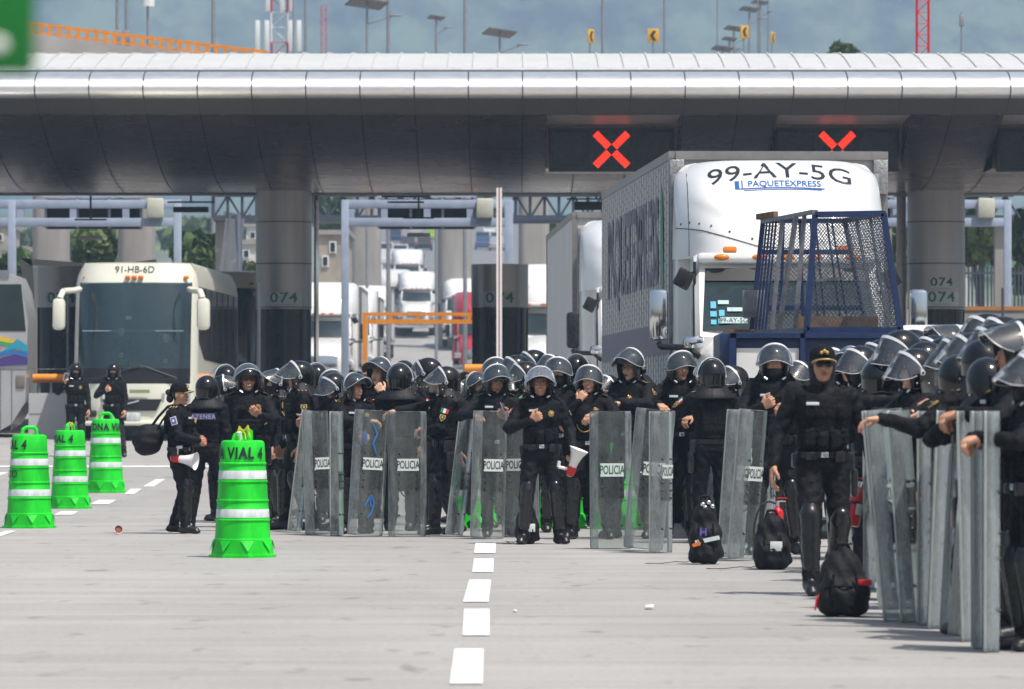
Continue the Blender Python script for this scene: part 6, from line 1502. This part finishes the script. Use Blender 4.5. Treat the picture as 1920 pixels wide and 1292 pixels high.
def megaphone(u, v, s, label, axis, hd, Yoff=0):
    Y = FPX / s + Yoff; t = thing('megaphone', label, 'megaphone', tuple(at(u, v, Y)), 0, 'red and white megaphones')
    a = Vector(axis).normalized(); T = a.to_track_quat('Z', 'Y').to_matrix().to_4x4()
    MB().lathe([(.001, -.12), (.038, -.12), (.045, -.10), (.046, -.03), (.040, -.028)], 20, T=T).obj('rear_housing', M['red'], t, ang=40)
    MB().lathe([(.040, -.03), (.044, .02), (.062, .09), (.092, .15), (.098, .155), (.092, .152), (.055, .08), (.03, .0), (.001, -.01)], 24, T=T).obj('horn', M['white'], t, ang=50)
    MB().cyl((0, 0, -.121), (0, 0, -.128), .026, n=16, T=T).obj('rear_disc', M['sticker'], t)
    h = Vector(hd); MB().tube([a * -.06 + h.normalized() * .03, a * -.06 + h, a * .0 + h * 1.1], .017, 8).obj('grip', M['white'], t)
    return t
# litter
s = (1003 - HOR) / CAMH; Y = FPX / s
t = thing('paper_cup', 'pink foam cup lying on its side on the road left of the cap officer', 'cup', ((221 - 960) / s, Y, .048)); T = Euler((R(78), 0, R(12))).to_matrix().to_4x4()
MB().lathe([(.001, -.05), (.030, -.05), (.044, .055), (.048, .055), (.048, .060), (.042, .058), (.028, -.045), (.001, -.045)], 20, T=T).obj('cup_wall', pm('foamcup', (.65, .5, .46), .6), t, ang=40)
MB().cyl((0, 0, .035), (0, 0, .04), .038, n=20, T=T).obj('drink_stain', pm('coffee', (.28, .10, .07), .5, var=.5, scale=30), t)
for u, v, r, lb in ((1217, 1143, .03, 'crumpled white paper scrap alone on the open road'), (1437, 1005 + 60, .02, 'small white scrap near the low bag strap'), (965, 1148, .015, 'tiny white scrap right of the lane dash')):
    s = (v - HOR) / CAMH; Y = FPX / s; t = thing('paper_scrap', lb, 'litter', ((u - 960) / s, Y, r * .5)); S = SDF((-.05, -.05, -.04), (.05, .05, .05), .005); S.ell((0, 0, 0), (r, r, r * .6), .01); S.ell((r * .5, 0, r * .3), (r * .5, r * .6, r * .3), .01); S.warp(lambda X, Y, Z: .004 * np.sin(120 * X + 60 * Z) * np.sin(90 * Y + 70 * Z)); P, F = S.mesh(); link('crumple', np_mesh('crumple', [(P, F, 0)], [M['white']]), t)
# green sign close to the camera
Yg = 6.2
t = thing('green_road_sign', 'out of focus bright green sign with white mark in the top left corner', 'sign', (atX(-60, Yg), Yg, 0))
x0 = atX(-60, Yg); X = lambda u: atX(u, Yg) - x0
gm = pm('signgreen', (.0, .15, .022), .4, var=.1, scale=3)
MB().rbox(((X(-260) + X(66)) / 2, 0, (zat(-200, Yg) + zat(140, Yg)) / 2), (X(66) - X(-260), .012, zat(-200, Yg) - zat(140, Yg)), .0059).obj('plate', gm, t)
MB().ell((X(-2), -.008, zat(84, Yg)), (.010, .003, .008), 0, nu=14, nv=8).obj('white_mark', M['whitepaint'], t); MB().cyl((X(-160), .03, 0), (X(-160), .03, zat(-240, Yg)), .012, n=12).obj('post', M['metalpole'], t)
# ---------------------------------------------------------------- the officers (u, px per metre, height with helmet, facing)
def S(v): return (v - HOR) / CAMH
P_ = person
P_('cap', 336, 176, 1.59, 72, 'officer in gold braided cap carrying a round black bag on the back', al='belly', ar='belly', face='bare', skin='b', helmet=None, patch='white', leg='step2', lean=.0)
P_('atenea', 388, 172, 1.70, 170, 'officer with back turned and ATENEA lettered across the vest', al='belly', ar='down', face='scarf', skin='b', badge=0, helmet='none', leg='wide')
P_('l1', 418, 160, 1.73, 100, 'officer whose raised visor shows just right of the ATENEA officer', al='belly', ar='belly', face='bare', badge=0)
P_('l2', 422, 158, 1.85, 210, 'tall officer turned away behind the ATENEA officer', al='belly', ar='down', face='bare', badge=0)
P_('l3', 465, 167, 1.83, 8, 'broad officer in dark glasses facing the camera behind the nearest barrel', al='phone', ar='down', face='smile', skin='b', glass=1, vest=2, leg='wide', gloves=False, girth=1.08)
P_('l3b', 492, 150, 1.74, 190, 'officer turned away between the dark glasses officer and the pair at the line end', face='bare', badge=0, vest=2)
P_('l4', 517, 162, 1.79, -62, 'slim masked officer with raised visor, left one of the talking pair', al='down2', ar='down', face='mask', skin='c', patch='shield', leg='stand')
P_('l5', 560, 171, 1.86, -78, 'big officer in profile facing left with gold shield sleeve badge', al='down', ar='down2', face='bare', skin='b', helmet='low', patch='shield', leg='step2', girth=1.08)
P_('l6', 592, 155, 1.88, 200, 'officer turned away right behind the big officer in profile', face='bare', badge=0, vest=2)
P_('l7', 620, 160, 1.80, 20, 'officer whose round helmet shows above the half turned shield', al='rest', ar='rest', face='scarf', badge=0, helmet='low')
P_('l8', 634, 172, 1.72, -70, 'officer bending to a phone with visor pointing down left', al='phone', ar='rest', face='bare', skin='b', hp=22, lean=.05, helmet='low')
P_('l9', 662, 176, 1.71, 22, 'grimacing woman officer holding a blue can over an edge on shield', al='belly', ar='cross', face='smile', skin='a', leg='stand', helmet='up', lean=.04, hy=20)
P_('l10', 712, 168, 1.90, -12, 'officer raising a hand to the mouth above the blue smeared shield', al='chin', ar='cross', face='bare', skin='c', hy=-20, helmet='up')
P_('l11', 750, 172, 1.82, 165, 'officer seen from behind between two POLICIA shields', al='side', ar='rest', face='bare', patch='both', vest=2, badge=0, helmet='up')
P_('l12', 757, 155, 1.92, 185, 'officer facing away whose smooth helmet pokes up behind two others', face='bare', badge=0, helmet='none')
P_('l13', 802, 163, 1.92, -105, 'officer with visor jutting left behind the one stretching an arm', al='down', ar='belly', face='bare', patch='flag', badge=0, helmet='mid')
P_('l14', 836, 178, 1.78, -84, 'officer in profile stretching an arm onto the neighbour above the upright POLICIA shield', al='belly', ar='reach', face='bare', skin='a', patch='both', leg='step', badge=0, helmet='low')
P_('c0', 893, 168, 1.74, 40, 'officer half hidden left of the purple phone user', al='down', ar='down', face='scarf', badge=0, vest=2)
P_('c1', 930, 181, 1.79, 5, 'officer looking down at a purple phone', al='phone', ar='rest2', face='bare', skin='b', hp=20, hy=10, helmet='up', leg='step2')
P_('c2', 928, 162, 1.93, 10, 'officer behind the phone user with only a helmet top in view', face='mask', badge=0, helmet='low')
P_('c3', 984, 172, 1.85, -82, 'officer in left profile with a grey visor beside the smiling woman', al='rest', ar='rest', face='scarf', patch='flag', badge=0, helmet='mid')
P_('c4', 968, 163, 1.95, -70, 'officer with visor pointing left behind the officer in left profile', face='mask', badge=0, helmet='mid')
P_('c5', 1000, 158, 2.03, -75, 'tallest helmet at the crowd centre with visor aimed left', face='mask', badge=0, helmet='mid')
P_('main', 1013, 191, 1.74, 6, 'smiling woman officer with silver visor holding a megaphone, out in front of the line', al='mega', ar='chest', face='smile', skin='b', patch='flag', leg='wide', helmet='silver', hy=-6, vest=1, girth=1.04)
P_('c6', 1046, 174, 1.89, 15, 'officer in black face cover just behind the silver visor woman', al='belly', ar='rest', face='mask', skin='a', hy=-20, badge=0, helmet='low')
P_('c7', 1034, 160, 1.97, -35, 'officer with tilted visor above the masked officer', face='mask', badge=0, helmet='low')
P_('c8', 1082, 160, 1.96, 160, 'officer facing away above the grinning woman', face='mask', badge=0)
P_('c9', 1105, 184, 1.78, -8, 'grinning woman officer with hand at her chin and a cap hung on her chest', al='rest', ar='chin', face='smile', skin='a', patch='flag', leg='wide', helmet='low')
P_('c10', 1140, 166, 1.72, -50, 'short officer whose lowered visor shows below the tall officer with clear glasses', al='chin', ar='rest', face='bare', badge=0, helmet='low', skin='c')
P_('c11', 1184, 183, 1.94, -34, 'tall officer in clear glasses looking left over the clearest shield', al='rest', ar='down', face='bare', skin='c', glass=0, patch='shield', leg='wide', helmet='up', hp=10)
P_('c12', 1275, 181, 1.93, 5, 'officer tilting the head and leaning both hands on a half turned shield', al='rest', ar='rest2', face='bare', skin='a', patch='both', helmet='low', hy=12, lean=.04)
P_('c13', 1334, 190, 1.82, 195, 'officer seen from behind with Mexican flag sleeve patch', al='rest', ar='side', face='bare', patch='both', vest=2, badge=0, leg='stand', helmet='up')
P_('c14', 1403, 178, 1.92, -60, 'officer between the truck hood and the standing line with visor far left', face='scarf', badge=0, al='rest', ar='rest')
P_('r1', 1452, 206, 1.92, 0, 'officer with black neck cover holding a strap, left of the sunglasses officer', al='rest', ar='chest', face='scarf', skin='b', leg='wide', helmet='low', badge=0, vest=2)
P_('r2', 1505, 182, 2.03, 185, 'officer facing away whose high visor rises behind the gold capped officer', face='bare', badge=0, helmet='up')
P_('r2b', 1500, 192, 1.80, -40, 'officer with low tilted visor left of the gold capped officer', face='scarf', badge=0, helmet='low')
P_('sun', 1542, 264, 1.75, 4, 'officer in sunglasses and black cap standing in front with arms hanging', al='away', ar='away', face='bare', skin='b', helmet=None, glass=1, leg='walk', vest=1, badge=0, girth=1.06)
P_('r3', 1594, 214, 1.86, -12, 'officer peering between the gold capped officer and the shield row', al='rest2', ar='rest', face='bare', skin='a', helmet='up', hy=-10, patch='shield')
P_('r4', 1634, 212, 1.86, -55, 'officer with downturned visor first left of the dense row', al='rest', ar='rest', face='bare', skin='b', helmet='mid', badge=0, hp=12)
P_('r5', 1668, 232, 1.82, -70, 'officer in left profile with hands on the broad slanted shield', al='rest', ar='rest', face='bare', skin='b', helmet='mid', badge=0, patch='shield')
P_('r6', 1712, 225, 1.98, -60, 'officer whose streaked visor stands highest in the middle of the dense row', al='rest', ar='rest', face='mask', helmet='mid', badge=0)
P_('r7', 1735, 262, 1.80, -75, 'masked officer with visor pointing down left in the dense row', al='rest', ar='rest', face='mask', skin='b', helmet='mid', badge=0, hp=18)
P_('r8', 1772, 258, 1.84, -72, 'officer with two overlapping visors before the face in the dense row', al='rest', ar='rest', face='bare', skin='b', helmet='mid', badge=0, patch='shield', hp=10)
P_('r9', 1800, 285, 1.80, -80, 'officer in profile near the right end leaning over the shields', al='rest2', ar='rest', face='bare', skin='b', helmet='mid', badge=0)
P_('r10', 1842, 312, 1.74, 200, 'officer with big glossy black helmet seen from behind near the right end', al='side', ar='rest', face='bare', helmet='none', badge=0, patch='shield', vest=2)
P_('r11', 1850, 262, 2.0, -62, 'tall officer with long shining visor over the big glossy helmet', al='rest', ar='rest', face='scarf', helmet='mid', badge=0)
P_('r12', 1905, 330, 1.80, -78, 'officer at the right edge with raised visor and gold sleeve mark', al='rest', ar='rest', face='bare', skin='b', helmet='up', badge=0, patch='shield', leg='stand')
P_('r13', 1935, 345, 1.62, -75, 'officer cut by the right edge with low visor', al='rest', ar='rest', face='mask', helmet='low', badge=0)
P_('r14', 1890, 262, 1.9, -50, 'officer farther back between two visors at the right edge', al='rest', ar='rest', face='mask', helmet='mid', badge=0)
P_('r15', 1690, 205, 1.9, -50, 'officer mostly hidden behind the first edge on shields', al='rest', ar='rest', face='mask', helmet='low', badge=0)
P_('r16', 1760, 225, 1.9, -50, 'officer hidden at the back of the dense row', al='rest', ar='rest', face='mask', helmet='none', badge=0)
P_('r17', 1645, 246, 1.70, 190, 'officer turned away between sunglasses officer and dense row', al='rest', ar='rest', face='mask', helmet='none', badge=0, leg='step')
P_('r18', 1815, 262, 1.70, 190, 'officer turned away behind the middle shields of the dense row', al='rest', ar='rest', face='mask', helmet='none', badge=0, leg='step2')
P_('bus1', 142, 98, 1.80, 5, 'masked officer holding up a phone in front of the cream bus', al='down2', ar='look', face='mask', skin='a', helmet='none', leg='stand', group='masked officers before the cream bus')
P_('bus2', 213, 98, 1.80, -8, 'masked officer with a hand on the chest in front of the cream bus', al='down2', ar='chest', face='mask', skin='a', helmet='none', leg='wide', group='masked officers before the cream bus', badge=0)
P_('far1', 872, 135, 1.78, 20, 'bareheaded man in dark clothes in front of the middle booth', face='bare', skin='b', helmet=None, badge=0, vest=2, al='down', ar='down')
P_('far2', 884, 140, 1.62, -20, 'shorter bareheaded man near the middle booth', face='bare', skin='b', helmet=None, badge=0, vest=2, al='down', ar='down')
for i, (u, s, ht, yw, hm, fc, lb) in enumerate(((575, 150, 1.72, -60, 'low', 'mask', 'officer hidden behind the big officer in profile'), (682, 154, 1.76, 30, 'none', 'mask', 'officer hidden behind the hand raising officer'), (790, 152, 1.80, -40, 'none', 'mask', 'officer at the back between helmets and orange bar'),
  (862, 160, 1.66, -30, 'low', 'mask', 'short officer filling the gap behind the slim slanted shield'), (955, 166, 1.74, 10, 'low', 'mask', 'officer behind the shield beside the phone user'), (1228, 168, 1.60, 150, 'none', 'mask', 'short officer turned away behind the right leaning shield'), (1305, 168, 1.74, 20, 'none', 'mask', 'officer behind the flag patch officer'),
  (1376, 188, 1.76, -65, 'up', 'scarf', 'officer with a clear visor behind the thin slanted shield'), (1428, 176, 1.78, 170, 'none', 'mask', 'officer turned away left of the strap holding officer'), (1478, 190, 1.70, 20, 'low', 'mask', 'officer hidden behind the strap holding officer'),
  (1562, 195, 1.92, -20, 'up', 'mask', 'officer whose visor tops the gap right of the gold cap'), (1614, 228, 1.84, -60, 'up', 'mask', 'officer with long visor over the first edge on shield'), (1652, 214, 1.93, -62, 'low', 'mask', 'taller officer in the second row over the first edge on shields'), (1690, 246, 1.92, -66, 'low', 'bare', 'officer with pale visor over the broad slanted shield'),
  (1716, 272, 1.74, -70, 'low', 'bare', 'officer bowing over the upright edge on shields'), (1752, 238, 1.90, -60, 'up', 'mask', 'second row officer behind the masked one in the dense row'), (1782, 236, 1.98, -66, 'high', 'mask', 'second row officer with the visor tipped fully back'), (1822, 296, 1.80, -78, 'up', 'bare', 'officer with visor level over the most slanted shield'),
  (1868, 306, 1.84, -74, 'up', 'scarf', 'officer behind the last wide shield with visor level'), (1880, 282, 1.93, -66, 'up', 'mask', 'tallest officer at the right end with wide bright visor'), (1915, 300, 1.88, -60, 'low', 'mask', 'last second row officer cut by the right edge'), (1795, 300, 1.66, 185, 'none', 'mask', 'officer turned away just behind the middle edge on shields'), (1850, 322, 1.62, 190, 'none', 'mask', 'officer turned away just behind the last shields'))):
    P_('x%d' % i, u, s, ht, yw, lb, al='rest' if i % 3 else 'down', ar='rest2' if i % 2 else 'belly', face=fc, skin='abc'[i % 3], helmet={'up': 'low', 'low': 'mid'}.get(hm, hm) if i > 6 else hm, badge=0, vest=1 + i % 2, hp=(i * 7) % 16, leg=('stand', 'wide', 'step')[i % 3], patch='shield' if i > 12 and i % 2 else None)
# caps
def cap_on(key, z=0.055):
    t, J, HR = PEOPLE[key]; o = link('cap', CAP, t, HR.translation + Vector((0, 0, z)), HR.to_euler()); return o
cap_on('cap'); cap_on('sun'); cap_on('far1'); 
t, J, HR = PEOPLE['cap']
link('hair_bun', MB().ell((0, .125, 1.63), (.045, .045, .04)).ell((0, .115, 1.56), (.04, .045, .05)).mesh('hair_bun', [M['hair']]), t)
t, J, HR = PEOPLE['sun']
S_ = SDF((-.16, -.16, 1.40), (.16, .2, 1.72), .009); S_.ell((0, .03, 1.60), (.092, .095, .115), .03); S_.rc((0, .02, 1.52), (0, .02, 1.44), .08, .09, .03); S_.ell((0, -.085, 1.595), (.066, .075, .088), .01, 's'); P, F = S_.mesh(); link('hood', np_mesh('hood', [(P, F, 0)], [M['cape']]), t)
# back lettering of the ATENEA officer
t, J, HR = PEOPLE['atenea']
pl = MB().rbox((.0, .178, 1.30), (.27, .012, .075), .004).obj('back_plate', pm('backplate', (.07, .06, .16), .6), t)
V, F = text_vf('ATENEA', .07, .02, space=1.15); MB().add([(-x, .187, 1.298 + y) for x, y, z in V], F).obj('lettering', pm('platetext', (.35, .36, .55), .6), pl, smooth=False, fixn=False)
# things held or hung
def world_of(key, local):
    t, J, HR = PEOPLE[key]; Mx = Matrix.Translation(t.location) @ t.rotation_euler.to_matrix().to_4x4() @ Matrix.Diagonal((*t.scale, 1)); return Mx @ Vector(local), Mx.to_3x3()
def hand_of(key, side): 
    t, J, HR = PEOPLE[key]; p, _ = world_of(key, J['wr' + side] + J['hd' + side] * .075 + J['N' + side].normalized() * .02); return p
m1 = megaphone(1077, 885, 191, 'megaphone hanging at the side of the smiling woman, horn up', (.15, -.1, 1), (-.13, 0, 0))
p = hand_of('main', 'L'); m1.location = p + Vector((.02, -.05, -.06)); m1.rotation_euler = (0, R(12), 0)
p, _ = world_of('cap', (-.16, -.10, .86)); m2 = megaphone(328, 871, 176, 'megaphone hung at the hip of the officer in the braided cap', (.95, -.3, -.12), (.0, .0, .12)); m2.location = p
p = hand_of('cap', 'L'); t = thing('red_lid', 'small red lid held in both hands by the capped officer', 'lid', p); MB().cyl((0, 0, -.02), (0, 0, .03), .038, n=16).obj('lid', M['red'], t)
def phone(key, side, label, mat, rx=60, rz=0, off=(0, -.01, .03)):
    p = hand_of(key, side); t = thing('mobile_phone', label, 'phone', p + Vector(off), 0, 'mobile phones'); t.rotation_euler = (R(rx), R(15), R(rz)); MB().rbox((0, 0, 0), (.075, .15, .010), .004).obj('case', mat, t); MB().box((0, 0, .0062), (.066, .138, .001)).obj('screen', M['glass'], t, smooth=False)
phone('c1', 'L', 'purple phone held by the officer looking down', pm('phonepurple', (.26, .16, .34), .4), 60, 60, (.02, -.03, .05)); phone('l8', 'L', 'pale phone in the hand of the bending officer', pm('phonepale', (.6, .45, .45), .4), 10, 80); phone('bus1', 'R', 'phone raised by the masked officer before the bus', M['sticker'], 80, 20, (0, -.02, .06))
p = hand_of('l9', 'L'); t = thing('drink_can', 'blue can in the hand of the grimacing woman', 'can', p + Vector((0, -.03, 0))); MB().lathe([(.001, -.06), (.026, -.06), (.032, -.05), (.032, .05), (.027, .06), (.001, .06)], 16).obj('can_body', pm('canblue', (.02, .10, .45), .3, .4), t)
t = thing('drink_bottle', 'cola bottle with red label behind the phone user shield', 'bottle', tuple(at(916, 820, FPX / 179))); MB().lathe([(.001, -.11), (.032, -.11), (.033, .04), (.014, .09), (.013, .11), (.001, .11)], 16).obj('bottle', pm('cola', (.03, .012, .008), .15), t); MB().lathe([(.034, -.06), (.034, 0)], 16).obj('label_band', M['red'], t); MB().cyl((0, 0, .11), (0, 0, .125), .014, n=10).obj('cap', M['red'], t)
def hungcap(key, local, label, rot):
    p, Rm = world_of(key, local); t = thing('uniform_cap', label, 'cap', p, 0, 'caps clipped on chests'); t.rotation_euler = rot; link('cap_cloth', CAP, t)
    link('badge', BADGE, t, (0, -.085, .075), (R(-35), 0, 0)); return t
hungcap('c9', (-.02, -.19, 1.26), 'black cap with gold crest hung on the chest of the grinning woman', (R(75), 0, R(-6))); hungcap('l4', (.10, -.19, 1.28), 'dark blue cap with gold edge hung on the slim masked officer', (R(70), R(10), R(-50)))
# round bag on the back of the capped officer
t0, J, HR = PEOPLE['cap']; s = 176; p = at(276, 826, FPX / s + .05); t = thing('duffel_bag', 'round black duffel bag carried behind the capped officer', 'bag', p)
S_ = SDF((-.24, -.22, -.25), (.24, .22, .25), .013); S_.ell((0, 0, 0), (.165, .15, .165), .03); S_.ell((.06, 0, .05), (.12, .13, .13), .04); S_.warp(lambda X, Y, Z: .008 * np.sin(30 * X + 18 * Z) * np.sin(22 * Z - 12 * X + 1) + .004 * np.sin(70 * Z)); P, F = S_.mesh(); link('sack', np_mesh('sack', [(P, F, 0)], [M['bag']]), t)
mb = MB().tube([(.05, -.05, .15), (.12, -.05, .25), (.22, -.03, .36), (.30, 0, .38)], .016, 6); mb.tube([(.1, -.10, .10), (.17, -.08, .22), (.25, -.05, .33)], .012, 6); mb.obj('strap', M['vest'], t)
# driver in the bus
g = zg(128); 
for key, x, lb, y in (('drv', .62, 'driver in a pale shirt seated behind the bus windscreen', 1.45), ('mate', -.35, 'passenger standing dimly behind the bus windscreen', 1.9)):
    t = P_(key, 0, 98, 1.66, 0, lb, al='belly', ar='belly', face='bare', skin='a', helmet=None, badge=0, vest=0, group='people in the bus')
    t.location = (busA.location.x + x, busA.location.y + y, busA.location.z + (.62 if key == 'drv' else .75))
haze()
